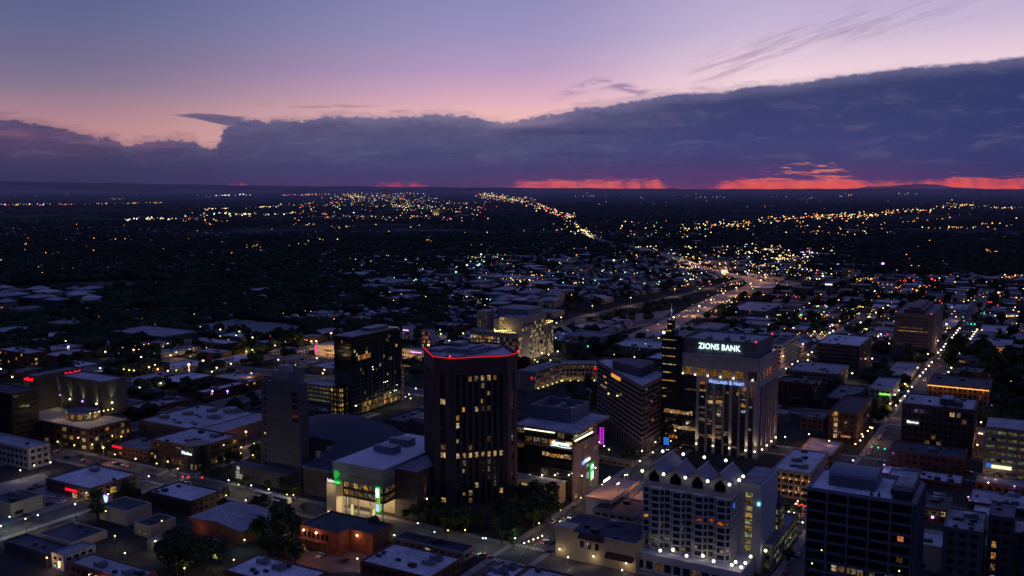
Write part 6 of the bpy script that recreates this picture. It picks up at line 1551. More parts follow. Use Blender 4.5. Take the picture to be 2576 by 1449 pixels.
trees((1410, 1505, 950, 1030), 14, 'dark garden tree inside the golden crescent', 'trees inside the crescent', seed=7)
trees((2385, 2560, 890, 985), 14, 'big dark tree in the clump right of the boulevard', 'tree clump right of the boulevard', k=4, sc=(.9, 1.3), seed=8)
trees((1960, 2180, 800, 855), 26, 'dark tree in the park behind the brown stone office', 'trees behind the brown stone office', seed=9, sc=(.9, 1.4))
trees((2185, 2250, 1030, 1075), 5, 'street tree below the lime signed bank', 'trees below the lime sign', seed=10)
trees((600, 770, 845, 900), 16, 'dark tree between the flat halls and the slab hotel', 'trees behind the slab hotel', seed=11, sc=(1, 1.5))
trees((240, 400, 860, 950), 14, 'dark tree around the low white shed', 'trees around the low white shed', seed=12)
trees((1510, 1600, 1125, 1165), 5, 'low round tree on the plaza of the striped tower', 'plaza trees of the striped tower', seed=13, sc=(.5, .8))
trees((1930, 2010, 1290, 1430), 10, 'small tree along the lamp lined lane', 'trees of the lamp lined lane', seed=14, sc=(.5, .75))
trees((380, 650, 1150, 1215), 14, 'street tree in front of the corner office with the black drum', 'street trees before the drum cornered office', seed=15, sc=(.5, .9))
trees((60, 330, 1105, 1160), 12, 'street tree at the foot of the hotel podium', 'street trees at the hotel podium', seed=16, sc=(.5, .8))
trees((900, 1090, 1300, 1340), 6, 'small tree near the green signed convention hall', 'trees near the convention hall', seed=17, sc=(.5, .8))
trees((1420, 1560, 870, 905), 9, 'round tree beside the signals behind the crescent', 'trees behind the crescent', seed=18)
trees((0, 240, 880, 1000), 12, 'dark tree behind the beige hotel', 'trees behind the beige hotel', seed=19)
trees((2200, 2576, 820, 1100), 30, 'street tree in the blocks right of the bank tower', 'street trees right of the bank tower', seed=20)
trees((2000, 2576, 740, 830), 34, 'distant tree in the right hand blocks', 'distant trees of the right hand blocks', seed=21, sc=(1, 1.5))
trees((0, 420, 1330, 1449), 12, 'dark yard tree in the lower left blocks', 'yard trees of the lower left blocks', seed=22, sc=(.6, 1.1))
# the woods nobody could count
def wood_material():
    m = new_mat('woodland_foliage'); nt = m.node_tree; N = nt.nodes; L = nt.links
    out = N.new('ShaderNodeOutputMaterial'); b = N.new('ShaderNodeBsdfDiffuse'); add = N.new('ShaderNodeAddShader'); em = N.new('ShaderNodeEmission'); geo = N.new('ShaderNodeNewGeometry')
    n = N.new('ShaderNodeTexNoise'); n.inputs['Scale'].default_value = .03; L.new(geo.outputs['Position'], n.inputs[0])
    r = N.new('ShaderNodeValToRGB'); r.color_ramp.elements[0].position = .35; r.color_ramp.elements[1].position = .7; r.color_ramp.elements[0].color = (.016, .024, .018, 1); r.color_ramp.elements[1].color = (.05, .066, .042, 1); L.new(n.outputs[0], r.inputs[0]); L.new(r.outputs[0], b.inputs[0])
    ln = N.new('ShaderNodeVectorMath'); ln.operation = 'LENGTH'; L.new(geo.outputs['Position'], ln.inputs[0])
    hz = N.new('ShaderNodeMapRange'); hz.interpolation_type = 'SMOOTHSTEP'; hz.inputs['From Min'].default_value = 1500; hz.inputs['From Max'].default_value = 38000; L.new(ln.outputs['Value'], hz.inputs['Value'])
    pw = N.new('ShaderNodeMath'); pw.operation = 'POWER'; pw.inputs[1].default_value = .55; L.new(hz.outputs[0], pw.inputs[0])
    em.inputs[0].default_value = (.016, .016, .056, 1); L.new(pw.outputs[0], em.inputs[1]); L.new(b.outputs[0], add.inputs[0]); L.new(em.outputs[0], add.inputs[1]); L.new(add.outputs[0], out.inputs[0]); m.cycles.emission_sampling = 'NONE'  # same painted haze on the trees, a blue glow rising with distance
    return m
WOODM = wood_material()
def woods(name, label, n, dmin, dmax, azr, seed, keep, size=(5, 9)):
    rng = np.random.default_rng(seed); ico_v = []; 
    t = (1+5**.5)/2
    V = np.array([(-1,t,0),(1,t,0),(-1,-t,0),(1,-t,0),(0,-1,t),(0,1,t),(0,-1,-t),(0,1,-t),(t,0,-1),(t,0,1),(-t,0,-1),(-t,0,1)], float); V /= np.linalg.norm(V[0])
    Fc = np.array([(0,11,5),(0,5,1),(0,1,7),(0,7,10),(0,10,11),(1,5,9),(5,11,4),(11,10,2),(10,7,6),(7,1,8),(3,9,4),(3,4,2),(3,2,6),(3,6,8),(3,8,9),(4,9,5),(2,4,11),(6,2,10),(8,6,7),(9,8,1)])
    vs, fs = [], []; c = 0; k = 0
    while c < n and k < n*6:
        k += 1; d = dmin*(dmax/dmin)**rng.random(); a = math.radians(rng.uniform(*azr)); x, y = d*math.sin(a), d*math.cos(a)
        if not keep(x, y, d): continue
        s = rng.uniform(*size)*(1 if d < 2500 else (d/2500)**.5)
        for _ in range(2):
            ss = s*rng.uniform(.55, .9); off = rng.uniform(-s*.6, s*.6, 3); W_ = V*(ss*rng.uniform(.7, 1.25, (12, 1)))*np.array([1, 1, .8]) + np.array([x+off[0], y+off[1], min(s, 12)*.85+off[2]*.3*(12/max(s, 12))])
            fs.append(Fc+len(vs)*12); vs.append(W_)
        c += 1
    Vv = np.concatenate(vs); Ff = np.concatenate(fs); me = bpy.data.meshes.new(name)
    me.vertices.add(len(Vv)); me.vertices.foreach_set('co', Vv.ravel()); me.loops.add(Ff.size); me.loops.foreach_set('vertex_index', Ff.ravel().astype(np.int32))
    me.polygons.add(len(Ff)); me.polygons.foreach_set('loop_start', np.arange(0, Ff.size, 3, dtype=np.int32)); me.update(calc_edges=True); me.validate()
    me.materials.append(WOODM); o = bpy.data.objects.new(name, me); C.objects.link(o); tag(o, label, 'woods', kind='stuff')
def pnoise(x, y, s, k=0): return math.sin(x/s+k)+math.sin(y/s*1.3+k*2)+.7*math.sin((x+y)/s*.6+k)+.6*math.sin((x-2*y)/s*.9)
FN = np.array([(f[0]-3, f[1]+3, f[2]-3, f[3]+3) for f in FOOT])
HN = np.array([(q.x, q.y) for q in HQ+HQ2])
def free(x, y):
    p, q = pq_of(x, y)
    if ((FN[:, 0] < p) & (FN[:, 1] > p) & (FN[:, 2] < q) & (FN[:, 3] > q)).any(): return False
    if p < 1800 and on_street(p, q, 1): return False
    return ((HN[:, 0]-x)**2+(HN[:, 1]-y)**2).min() > 31**2
def far_houses():
    rr = random.Random(91); m = MB(); n = 0
    for _ in range(60000):
        if n > 4200: break
        u = rr.uniform(-20, 2600); v = 505+375*rr.random()**.9; x, y = G(u, v); d = math.hypot(x, y)
        w = .95 if (u > 1350 and v > 555) else (.55 if (u > 800 and v > 640) else (.5 if v < 556 and 300 < u < 1400 else .14))
        if u > 2200 and v < 700: w = .16
        if rr.random() > w or not free(x, y) or pnoise(x, y, 260, 2) < -.9: continue
        p, q = pq_of(x, y); a, b = rr.uniform(7, 15), rr.uniform(7, 13); 
        if rr.random() < .14: a *= 2.6; b *= 2.0
        if (FN.size and any(f[0]-6 < p+a and f[1]+6 > p and f[2]-6 < q+b and f[3]+6 > q for f in FOOT)): continue
        hh = rr.uniform(3, 6); C4 = [xy_of(p, q), xy_of(p+a, q), xy_of(p+a, q+b), xy_of(p, q+b)]; mi = rr.choice([0, 0, 1, 2, 2])
        m.prism(C4, 0, hh, 3, None, False)
        if a < 16:
            c0, c1 = [(i+j)/2 for i, j in zip(C4[0], C4[3])], [(i+j)/2 for i, j in zip(C4[1], C4[2])]
            m.quad((*C4[0], hh), (*C4[1], hh), (*c1, hh+2), (*c0, hh+2), mi); m.quad((*C4[2], hh), (*C4[3], hh), (*c0, hh+2), (*c1, hh+2), mi)
        else: m.poly([(*c, hh+.05) for c in C4], mi)
        n += 1
    o = m.build('far_houses', [R_PALE, R_WHITE, R_GREY, W_CONC]); tag(o, 'countless small houses and sheds of the suburbs between the trees', 'houses', kind='stuff')
far_houses()
def keep_near(x, y, d):
    az = math.degrees(math.atan2(x, y)); 
    dens = 1.0 if (az < -3 and d > 900) or d > 2300 or (az > 17 and d > 1900) else .28
    if az > -4 and d < 2000: dens = .13
    if az < -2 and d < 1050: dens = .12
    return random.random() < dens and pnoise(x, y, 90) > -1.6 and free(x, y)
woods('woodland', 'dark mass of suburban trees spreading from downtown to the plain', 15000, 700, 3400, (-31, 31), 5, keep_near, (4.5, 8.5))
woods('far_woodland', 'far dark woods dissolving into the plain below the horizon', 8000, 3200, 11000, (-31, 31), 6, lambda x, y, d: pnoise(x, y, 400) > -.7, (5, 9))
# ---------------------------------------------------------------- street lamps
PEACH = glow('peach_lamp', (1, .6, .3), 6)
LT = {'w': (BULB, (1, .8, .55), 'warm white'), 'c': (BULBC, (.9, .95, 1), 'cool white'), 'y': (BULBY, (1, .85, .35), 'yellow'), 'o': (PEACH, (1, .5, .2), 'orange'), 'g': (BULBG, (.7, 1, .65), 'pale green'), 'v': (BULBV, (.55, .35, 1), 'violet'), 'r': (BULBR, (1, .1, .1), 'red')}
LM_ = {}
NL = 0
def lamp_mesh(t, r, hgt):
    key = (t, r, hgt)
    if key not in LM_:
        p = MB(); p.tube((0, 0, 0), (0, 0, hgt-r*.8), .13, .08, 6); p.tube((0, 0, 0), (0, 0, .6), .25, .2, 6)
        h = MB(); h.ball((0, 0, hgt), r, 0, 8, 5, .8)
        LM_[key] = (p.mesh('pole', M_POLE), h.mesh('lamp_head', LT[t][0]))
    return LM_[key]
def lamp(u, v, t='w', r=None, hgt=7.0, pw=0, where='', group=None):
    global NL
    x, y = G(u, v, hgt); d = math.hypot(x, y)
    r = r or round(min(1.8, max(.36, d*.00075)), 2)
    lab = '%s street lamp %s' % (LT[t][2], where)
    o = empty('street_lamp', lab, 'street lamp', (x, y, 0), group=group or 'street lamps '+where)
    p, h = lamp_mesh(t, r, hgt); inst('pole', p, o, (0, 0, 0)); inst('lamp_head', h, o, (0, 0, 0)); NL += 1
    if pw: lamp_light(o, (0, 0, hgt-r-.35), LT[t][1] if t != 'y' else (1, .7, .28), pw*2.4, .25)
def lamps(pts, where, pw=0, hgt=7.0):
    for e in pts: lamp(e[0], e[1], e[2] if len(e) > 2 else 'w', where=where, pw=pw if len(e) < 4 else e[3], hgt=hgt)
lamps([(25,865),(31,933),(31,948),(2,928),(166,858),(172,872,'c'),(151,892,'o'),(264,848),(252,926),(266,934,'y')], 'in the dark blocks behind the beige hotel', 260)
lamps([(265,885),(299,890),(355,898),(390,889),(429,894),(422,865),(311,929,'y'),(325,931,'y'),(337,932,'y'),(351,975,'g'),(404,964)], 'around the low white shed', 300)
lamps([(336,880,'o'),(390,918,'o'),(397,929,'o'),(422,933,'o'),(349,917,'o'),(375,924,'o')], 'in the orange lit lot before the two level shop', 420)
lamps([(505,823),(554,829),(602,834),(594,844),(635,849),(651,841),(421,809,'o'),(560,796,'o')], 'along the long flat hall', 250)
lamps([(539,910),(581,915),(545,925),(533,935),(514,892,'y'),(759,940,'g'),(812,939,'o'),(816,930),(797,901,'g'),(833,838,'o'),(635,880,'y'),(700,905)], 'between the flat halls and the dark glass tower', 300)
lamps([(1130,857,'g'),(1046,977,'g'),(1029,992,'y'),(1033,1002,'y'),(1034,928,'y'),(1109,840,'y'),(1130,842,'y'),(1143,842,'y'),(1165,838,'y'),(850,808,'y'),(1183,850,'y')], 'around the leisure centre', 350)
lamps([(874,1017,'v',500),(1020,998,'v',500),(112,1064,'v',200)], 'with a violet halo beside a street corner')
lamps([(1403,884,'g'),(1363,888),(1380,892),(1400,812,'y'),(1624,866,'y'),(1657,850,'y'),(1596,898,'y'),(1616,891,'g'),(1545,892,'y'),(1385,906,'y'),(1345,905,'y'),(1352,910,'y')], 'behind the crescent building', 350)
lamps([(1504,1015,'y'),(1502,996,'y'),(1642,1138),(1610,1160),(1649,1112),(1615,1134),(1532,1131),(1520,1122),(1508,1112)], 'on the plaza below the striped tower', 220)
lamps([(1993,916),(2007,909),(2033,892),(2042,886),(1977,927),(2032,906,'o')], 'beside the white four storey office', 300)
lamps([(2049,834),(2087,837),(2096,832),(2132,830),(2143,824),(2154,817),(2165,811),(2185,798),(2204,786),(2213,780),(2222,775),(2234,769),(2243,762),(2250,756)], 'in the row along the avenue towards the motorway', 350)
S1 = [(2254,1020),(2265,1008),(2276,996),(2285,984),(2294,973),(2314,946),(2322,937),(2329,929),(2337,920),(2344,911),(2360,887),(2367,880),(2374,872),(2379,865),(2395,849),(2400,843),(2405,837),(2409,831),(2414,826)]
lamps([(u, v, 'w', 260 if i % 2 else 0) for i, (u, v) in enumerate(S1)], 'in the dense row on the left kerb of the boulevard')
lamps([(2386,936),(2393,925),(2442,852),(2446,846),(2450,840),(2454,835),(2458,829),(2261,982),(2251,993),(2245,1000)], 'on the right kerb and corners of the boulevard', 260)
lamps([(2319,894),(2194,902,'o'),(2207,858,'o'),(2201,862,'o'),(2236,864,'o'),(2218,870,'o'),(2216,841),(2209,846),(2233,841,'r'),(2094,817,'o'),(1996,825),(1956,824),(1934,817),(2250,808),(2381,815),(2144,939,'w',500)], 'around the brown banded tower and its car park', 260)
lamps([(2470,1091,'o'),(2459,1119,'o'),(2487,1077,'w'),(2464,1090,'o'),(2468,1062,'w')], 'in the orange lit alley left of the concrete garage', 500)
lamps([(2494,1020,'v'),(2491,1029,'v'),(2540,897,'o',900),(2498,934,'o'),(2543,960,'o'),(2554,930,'o')], 'at the right edge of the picture', 120)
lamps([(2146,1158,'w'),(2224,1169,'v'),(2207,1195,'v'),(2207,1203,'v'),(2436,1250,'v')], 'with a pink tint at the crossing below the dark red wall', 350)
lamps([(2486,1214,'o'),(2552,1223,'v')], 'on the narrow white roofs at the right edge', 200, hgt=8)
lamps([(2183,1084,'o'),(2171,1098,'o'),(2164,1108,'o'),(2168,1092,'o'),(2189,1075,'o'),(2152,1117,'o'),(2086,1109,'o'),(2035,1092,'o',600),(1975,1099,'g')], 'along the orange lit pavement right of the lit stair windows', 120)
lamps([(2007,1261),(2002,1267),(1994,1277),(1984,1287),(1976,1298),(1998,1290),(1981,1311),(1971,1321),(2019,1314),(1987,1352),(1956,1392),(1936,1345,'y')], 'along the lane between the turret and the grid fronted block', 260, hgt=5)
lamps([(1296,1354,'g'),(1356,1316,'y'),(1410,1283,'y'),(1461,1252,'y'),(1515,1219,'y'),(1578,1194,'w',300),(1572,1195),(1429,1402),(1565,1434)], 'along the street towards the overhanging roof office', 260, hgt=5)
lamps([(1319,1366),(1330,1362),(1342,1357),(1353,1353),(1364,1348)], 'one of five close globes at the crossing left of the theatre', 60, hgt=3.5)
lamps([(676,1231),(722,1244,'y'),(738,1245,'y'),(738,1288,'y'),(730,1289,'y'),(709,1318,'y'),(632,1221),(618,1258),(600,1219,'y'),(575,1208),(569,1246,'y'),(556,1263)], 'along the walk in front of the arena', 260, hgt=5)
lamps([(1051,1316,'g'),(1093,1338,'g'),(1127,1334,'y'),(992,1346,'g'),(899,1405),(1215,1354,'g'),(1222,1354,'c'),(1264,1344,'y'),(1170,1333,'y')], 'among the plaza trees of the octagonal tower', 160, hgt=5)
lamps([(374,1198),(341,1154),(394,1166,'y'),(422,1161,'o',300),(447,1179,'y'),(289,1143,'y'),(187,1120,'y'),(145,1111,'y'),(305,1098,'y'),(55,1090),(232,1118,'y')], 'on the street before the hotel podium', 200, hgt=6)
lamps([(272,1243,'w',500),(189,1268,'c',500),(95,1296,'c',500),(64,1305,'o',500),(24,1300,'g',700),(2,1323,'c',500),(266,1286,'y')], 'along the pale pavement by the parking lot', 0)
lamps([(289,1348,'y'),(391,1361,'w',700),(314,1391,'w',500),(407,1310,'y'),(118,1403,'o'),(543,1396,'y'),(588,1408,'y'),(464,1429,'y'),(615,1358,'g'),(86,1171,'w',500),(51,1183,'w',500),(127,1163,'w')], 'in the lower left blocks', 260, hgt=6)
lamps([(607,1125,'y'),(605,1140,'y'),(636,1145,'y'),(639,1116,'y')], 'one of four broad lamp clusters left of the slab hotel', 200, hgt=8)
NEAR = NL
# far lamps: the rest of the first 300, then stuff
r_ = random.Random(77)
far = []   # (u, v, colour key, size factor)
def cl(u0, u1, v0, v1, n, cols='wwyyoocg', s=1.0, edge=0):
    cen = [(r_.uniform(u0, u1), r_.uniform(v0, v1)) for _ in range(max(3, n//7))]
    for _ in range(int(n*1.9)):
        if r_.random() < .55:
            cu, cv = r_.choice(cen); far.append((cu+r_.gauss(0, 16), cv+r_.gauss(0, 1.6), r_.choice(cols), s*r_.choice([.4, .55, .7, 1.1]))); continue
        u, v = r_.uniform(u0, u1), r_.uniform(v0, v1); far.append((u, v, r_.choice(cols), s*r_.choice([.4, .55, .75, 1.1])))
def pl(pts, n, jit, cols='wwyyoo', s=1.0):
    for _ in range(int(n*1.7)):
        i = r_.randrange(len(pts)-1); t = r_.random(); (a, b), (c, d) = pts[i], pts[i+1]
        far.append((a+(c-a)*t+r_.gauss(0, jit*2.2), b+(d-b)*t+r_.gauss(0, jit), r_.choice(cols), s*r_.choice([.45, .6, .8, 1.15])))
pl([(0,515),(120,515)], 55, .9, 'wwyvr', .9); pl([(120,514),(240,514)], 26, .8, 'wwyr', .8); pl([(240,513),(410,510)], 26, .8, 'wwyo', .75)
pl([(315,553),(370,550),(440,552)], 34, 1.8, 'wwywc', .9); pl([(460,542),(560,538),(640,541),(760,535)], 70, 2.6, 'wwyycg', .9); pl([(460,552),(580,556)], 12, 1.5, 'oo', .8)
pl([(515,527),(600,523),(700,520)], 40, 1.4, 'wwy', .8); pl([(700,515),(860,512)], 46, 2.6, 'wwygor', .8); pl([(540,492),(630,491)], 18, .8, 'wwc', .8); pl([(700,491),(830,489)], 26, .8, 'ovrow', .8)
cl(830, 1085, 486, 522, 230, 'wwwyyoocgr', .8); cl(740, 1240, 505, 556, 150, 'wyyoogr', .8); pl([(975,483),(1040,484)], 20, .5, 'wwo', .7); pl([(1120,512),(1200,511)], 30, .8, 'yyow', .8)
pl([(1205,488),(1240,493),(1290,503),(1340,515),(1370,524),(1420,541),(1440,546)], 200, 4.2, 'wwyyoorrgc', .95); pl([(1205,492),(1350,507)], 50, 4, 'wygo', .8)
pl([(1430,546),(1455,570),(1470,582),(1490,597)], 44, 3.2, 'yyoow', .9); pl([(1400,560),(1500,585)], 14, 9, 'yo', .9)
pl([(1460,572),(1470,583),(1486,597)], 14, 1, 'ww', 1)
pl([(1720,575),(1790,566),(1850,563),(1960,553),(2060,545),(2140,543),(2200,541)], 210, 4.0, 'yyoooowwgr', .9); pl([(2215,535),(2280,532),(2345,530)], 44, 2.8, 'yywoor', .9); pl([(2365,522),(2410,517),(2445,516)], 44, 3, 'yywoog', .9); pl([(2450,520),(2576,522)], 24, 2, 'ow', .8)
cl(1560, 2150, 555, 600, 100, 'yyyoowg', .9); cl(2150, 2576, 535, 580, 46, 'yoo', .85); cl(1980, 2250, 560, 590, 24, 'oyo', .85)
cl(1700, 2110, 612, 690, 210, 'wwyyyooogcr', .95); pl([(1845,636),(1900,632),(1960,628)], 30, 4, 'wwyc', .95); pl([(1990,640),(2045,637)], 26, 3, 'cwwv', 1.1); cl(1930, 2040, 640, 662, 34, 'wwyc', 1)
cl(1440, 1760, 620, 720, 90, 'yygwoog', .95); cl(1720, 2250, 690, 800, 150, 'yyoowggr', .95); pl([(2150,700),(2180,700),(2250,722),(2330,730)], 34, 4, 'yyoo', .9)
cl(860, 1440, 640, 760, 130, 'yygggwoo', .9); pl([(1150,672),(1210,655),(1210,668)], 12, 4, 'ggc', 1); pl([(1215,690),(1290,702),(1350,706)], 12, 2, 'yy', .9); pl([(980,730),(1030,735),(1110,740)], 16, 3, 'wyg', .9)
cl(1060, 1420, 760, 850, 26, 'yygg', .9); cl(480, 880, 770, 860, 50, 'yyoo', .85); cl(180, 480, 790, 880, 26, 'oyo', .85); cl(0, 300, 560, 690, 26, 'oo', .7); cl(300, 900, 560, 640, 30, 'oooy', .7); cl(720, 860, 595, 625, 14, 'oygy', .8); cl(900, 1420, 560, 650, 26, 'oy', .7)
cl(2250, 2576, 590, 760, 44, 'oo', .8); cl(2340, 2576, 690, 860, 90, 'oyywrw', .95); cl(2250, 2400, 690, 740, 16, 'orr', .95); cl(1300, 2576, 482, 500, 46, 'wwo', .55); cl(0, 1250, 482, 500, 26, 'wo', .5); cl(1500, 2576, 500, 530, 20, 'wo', .6)
cl(1960, 2240, 770, 860, 60, 'yyoowg', .95); cl(440, 760, 860, 940, 20, 'yyow', .85)
far += [(1425,543,'v',1.8),(2108,668,'v',2.2),(2221,666,'v',2.6),(2036,636,'v',1.4),(2044,637,'v',1.4),(2015,636,'v',1.4),(1210,641,'c',1.6),(1206,666,'c',1.6),(1174,668,'c',1.5),(1147,685,'g',1.6),(890,537,'c',1.4),(1544,656,'w',1.7),(2070,695,'w',1.7),(1822,691,'o',2.0),(612,490,'c',1.6),(604,490,'c',1.3),(979,482,'o',1.5),(2344,703,'r',1.6),(2352,706,'r',1.3),(2322,748,'r',1.4),(1984,665,'c',1.2)]
far = [f for f in far if f[1] > 480.5]
def far_pos(u, v, hgt=7): x, y = G(u, v, hgt); return x, y, math.hypot(x, y)
far2 = []
for f in far:
    x, y, d = far_pos(f[0], f[1]); p, q = pq_of(x, y)
    if d < 2200 and hit(p, q, 1): continue
    far2.append((d, x, y, f[2], f[3]))
far2.sort(key=lambda e: e[0])
budget = 296-NL
REG = [(-40, -4, 'in the dark woods and blocks at the left'), (-4, 8, 'in the blocks beyond the amber lit office and the motorway'), (8, 19, 'in the commercial blocks beyond the bank tower'), (19, 60, 'in the far right blocks')]
for d, x, y, t, s in far2[:budget]:
    az = math.degrees(math.atan2(x, y)); where = [w for a, b, w in REG if a <= az < b][0]
    r = round(min(1.9, max(.35, d*.0007*s)), 1)
    o = empty('street_lamp', '%s distant street lamp %s' % (LT[t][2], where), 'street lamp', (x, y, 0), group='distant street lamps '+where)
    p, h = lamp_mesh(t, r, 7.0); inst('pole', p, o, (0, 0, 0)); inst('lamp_head', h, o, (0, 0, 0)); NL += 1
    if r_.random() < .42 and d < 1700: lamp_light(o, (0, 0, 5), LT[t][1], 2600, .4)
byc = {}
FARC = {'w': (1, .78, .45), 'c': (.8, .9, 1), 'y': (1, .66, .2), 'o': (1, .38, .09), 'g': (.45, 1, .5), 'v': (.6, .3, 1), 'r': (1, .06, .06)}
for d, x, y, t, s in far2[budget:]:
    r = d*.00062*s*(.6 if d > 9000 else 1)
    byc.setdefault(t, MB()).ball((x, y, 6+r), r, 0, 5, 3, .7)
for t, m in byc.items():
    o = m.build('far_city_lights', glow('far_'+LT[t][0].name, FARC[t], 3.2)); tag(o, 'countless %s lights of the far city spread over the dark plain' % LT[t][2], 'city lights', kind='stuff')
# motorway lamps
for i in range(4, 92, 5):
    q = HQ[i]; n = 18; o = empty('motorway_lamp', 'tall sodium lamp post beside the curving motorway', 'lamp post', (q.x+n, q.y+6, 0), group='sodium lamps along the motorway')
    p, h = lamp_mesh('o', 1.0, 12.0); inst('pole', p, o, (0, 0, 0)); inst('lamp_head', h, o, (0, 0, 0))
    if i < 84: lamp_light(o, (-8, -2, 14), (1, .50, .30), 15000, .6)
for i in range(2, 50, 9):
    q = HQ2[i]; o = empty('motorway_lamp', 'tall sodium lamp post beside the slip road', 'lamp post', (q.x+9, q.y+9, 0), group='sodium lamps along the slip road')
    p, h = lamp_mesh('y', .8, 12.0); inst('pole', p, o, (0, 0, 0)); inst('lamp_head', h, o, (0, 0, 0)); lamp_light(o, (-4, -4, 12), (1, .6, .35), 9000, .6)

for i, (p, q) in enumerate([(p, q) for p in (640, 720, 800, 880, 960, 1050, 1150, 1260) for q in (85, 201)] + [(360, 480), (360, 560), (476, 150), (592, 150), (430, 433)]):
    x, y = xy_of(p, q+9.2); o = empty('sodium_lamp', 'tall orange sodium lamp standing over a downtown kerb', 'lamp post', (x, y, 0), group='orange sodium lamps of downtown')
    pm, hm = lamp_mesh('o', .6, 10.0); inst('pole', pm, o, (0, 0, 0)); inst('lamp_head', hm, o, (0, 0, 0)); lamp_light(o, (0, -2, 9), (1, .5, .2), 2600, .4)
# ---------------------------------------------------------------- traffic signals
def signals(pts, mat, where):
    for u, v in pts:
        x, y = G(u, v, 6.0); d = math.hypot(x, y); r = .5 if d < 700 else .9
        o = empty('traffic_signal', ('green' if mat is BULBT else 'red')+' traffic signal hanging over the road '+where, 'traffic signal', (x, y, 0), group='traffic signals '+where)
        m = MB(); m.tube((0, 3.2, 0), (0, 3.2, 6.8), .12); m.tube((0, 3.2, 6.8), (0, 0, 6.8), .08); m.build('mast', M_POLE, o)
        m = MB(); m.box(.06, .5, -.25, .25, 5.4, 6.7); m.build('signal_box', M_METALD, o)
        m = MB(); m.ball((-.05, 0, 6.0), r, 0, 8, 5); m.build('signal_light', mat, o)
signals([(2194,1123.5),(2209,1126),(2226,1129)], BULBT, 'at the crossing below the small white signed office')
signals([(2408,850),(2416,850.5),(2425,851),(2440,852)], BULBT, 'beyond the brown banded tower'); signals([(2434,814),(2443,815),(2452,815.5)], BULBT, 'far up the boulevard')
signals([(2373,892.5),(2384,893),(2396,894.5)], BULBR, 'on the boulevard beside the brown banded tower'); signals([(1437,872.5),(1460,869.5),(1479,871),(1489,872)], BULBT, 'behind the crescent building')
signals([(2462,787),(2468,787),(2476,788)], BULBT, 'at the far end of the boulevard'); signals([(2488,760),(2494,760),(2510,768)], BULBR, 'at the top of the boulevard'); signals([(460,1199),(474,1200),(509,1201)], BULBR, 'in front of the drum cornered office')

# ---------------------------------------------------------------- vehicles
TYRE = surf('tyre_rubber', (.02, .02, .02)); CG = surf('car_glass', (.01, .012, .016), rough=.1, spec=.8)
def paint(n, c): return surf('car_paint_'+n, c, rough=.3, spec=.6, var=.02)
PN = {'white': paint('white', (.6, .6, .6)), 'dark': paint('dark', (.03, .03, .035)), 'silver': paint('silver', (.3, .3, .32)), 'red': paint('red', (.25, .03, .02)), 'blue': paint('blue', (.04, .06, .16))}
def vehicle(name, label, x, y, rz, kind='car', col='dark', lights=True, group=None):
    o = empty(name, label, 'bus' if kind == 'bus' else 'car', (x, y, 0), rz, group)
    key = (kind, col)
    if key not in QC:
        L = {'car': 4.6, 'pickup': 5.6, 'bus': 12.0}[kind]; b = MB(); w = .92 if kind != 'bus' else 1.25
        def prof(pts, y0, y1, m): 
            n = len(b.v); k = len(pts); b.v += [(px, y0, pz) for px, pz in pts]+[(px, y1, pz) for px, pz in pts]
            for i in range(k): j = (i+1) % k; b.f.append((n+i, n+j, n+k+j, n+k+i)); b.m.append(m)
            b.f.append(tuple(n+i for i in reversed(range(k)))); b.m.append(m); b.f.append(tuple(n+k+i for i in range(k))); b.m.append(m)
        if kind == 'bus': prof([(-6, .4), (6, .4), (6.0, 1.9), (5.6, 3.1), (-5.9, 3.1)], -w, w, 0)
        else:
            h = .92 if kind == 'car' else 1.1
            prof([(-L/2, .35), (L/2, .35), (L/2, .72), (L/2-.3, .85), (L*.18, h), (-L/2, h)], -w, w, 0)
        body = b.mesh('body', PN[col]); g = MB(); b = g
        if kind == 'car': prof([(-2.0, .92), (1.0, .92), (.35, 1.42), (-1.4, 1.42)], -w*.86, w*.86, 0)
        elif kind == 'pickup': prof([(-.5, 1.1), (1.5, 1.1), (.95, 1.75), (-.45, 1.75)], -w*.88, w*.88, 0)
        else: b.box(-5, 5.4, -w-.02, -w+.03, 1.7, 2.6); b.box(-5, 5.4, w-.03, w+.02, 1.7, 2.6)
        cab = g.mesh('windows', CG); t = MB()
        if kind == 'pickup': b = t
        wh = MB(); wh.tube((0, -.12, 0), (0, .12, 0), .34 if kind != 'bus' else .5, n=12); wm = wh.mesh('wheel', TYRE)
        rf = MB(); 
        if kind == 'car': rf.box(-1.35, .32, -w*.84, w*.84, 1.42, 1.47)
        elif kind == 'pickup': rf.box(-.45, .92, -w*.86, w*.86, 1.75, 1.8)
        else: rf.box(-4, -1.5, -.8, .8, 3.1, 3.4)
        QC[key] = (body, cab, wm, rf.mesh('roof', PN[col]), L, w)
    body, cab, wm, rf, L, w = QC[key]
    inst('body', body, o, (0, 0, 0)); inst('windows', cab, o, (0, 0, 0)); inst('roof', rf, o, (0, 0, 0))
    for sx in (-L*.31, L*.31):
        for sy in (-w+.08, w-.08): inst('wheel', wm, o, (sx, sy, .34 if kind != 'bus' else .5))
    if lights:
        for nm, mt, sx in (('headlight', BULB, L/2), ('taillight', BULBR, -L/2)):
            k2 = (nm,)
            if k2 not in QC: m = MB(); m.ball((0, 0, 0), .2 if nm == 'headlight' else .17, 0, 8, 5); QC[k2] = m.mesh(nm, mt)
            for sy in (-w*.72, w*.72): inst(nm, QC[k2], o, (sx, sy, .68))
AZ = ROTZ
def vp(u, v): return G(u, v)
x, y = vp(806, 1401); vehicle('pickup_truck', 'white pickup truck parked on the orange lit yard', x, y, AZ+.2, 'pickup', 'white', False)
x, y = vp(767, 1393); vehicle('parked_car', 'pale car parked at the left of the orange lit yard', x, y, AZ+.1, 'car', 'silver', False)
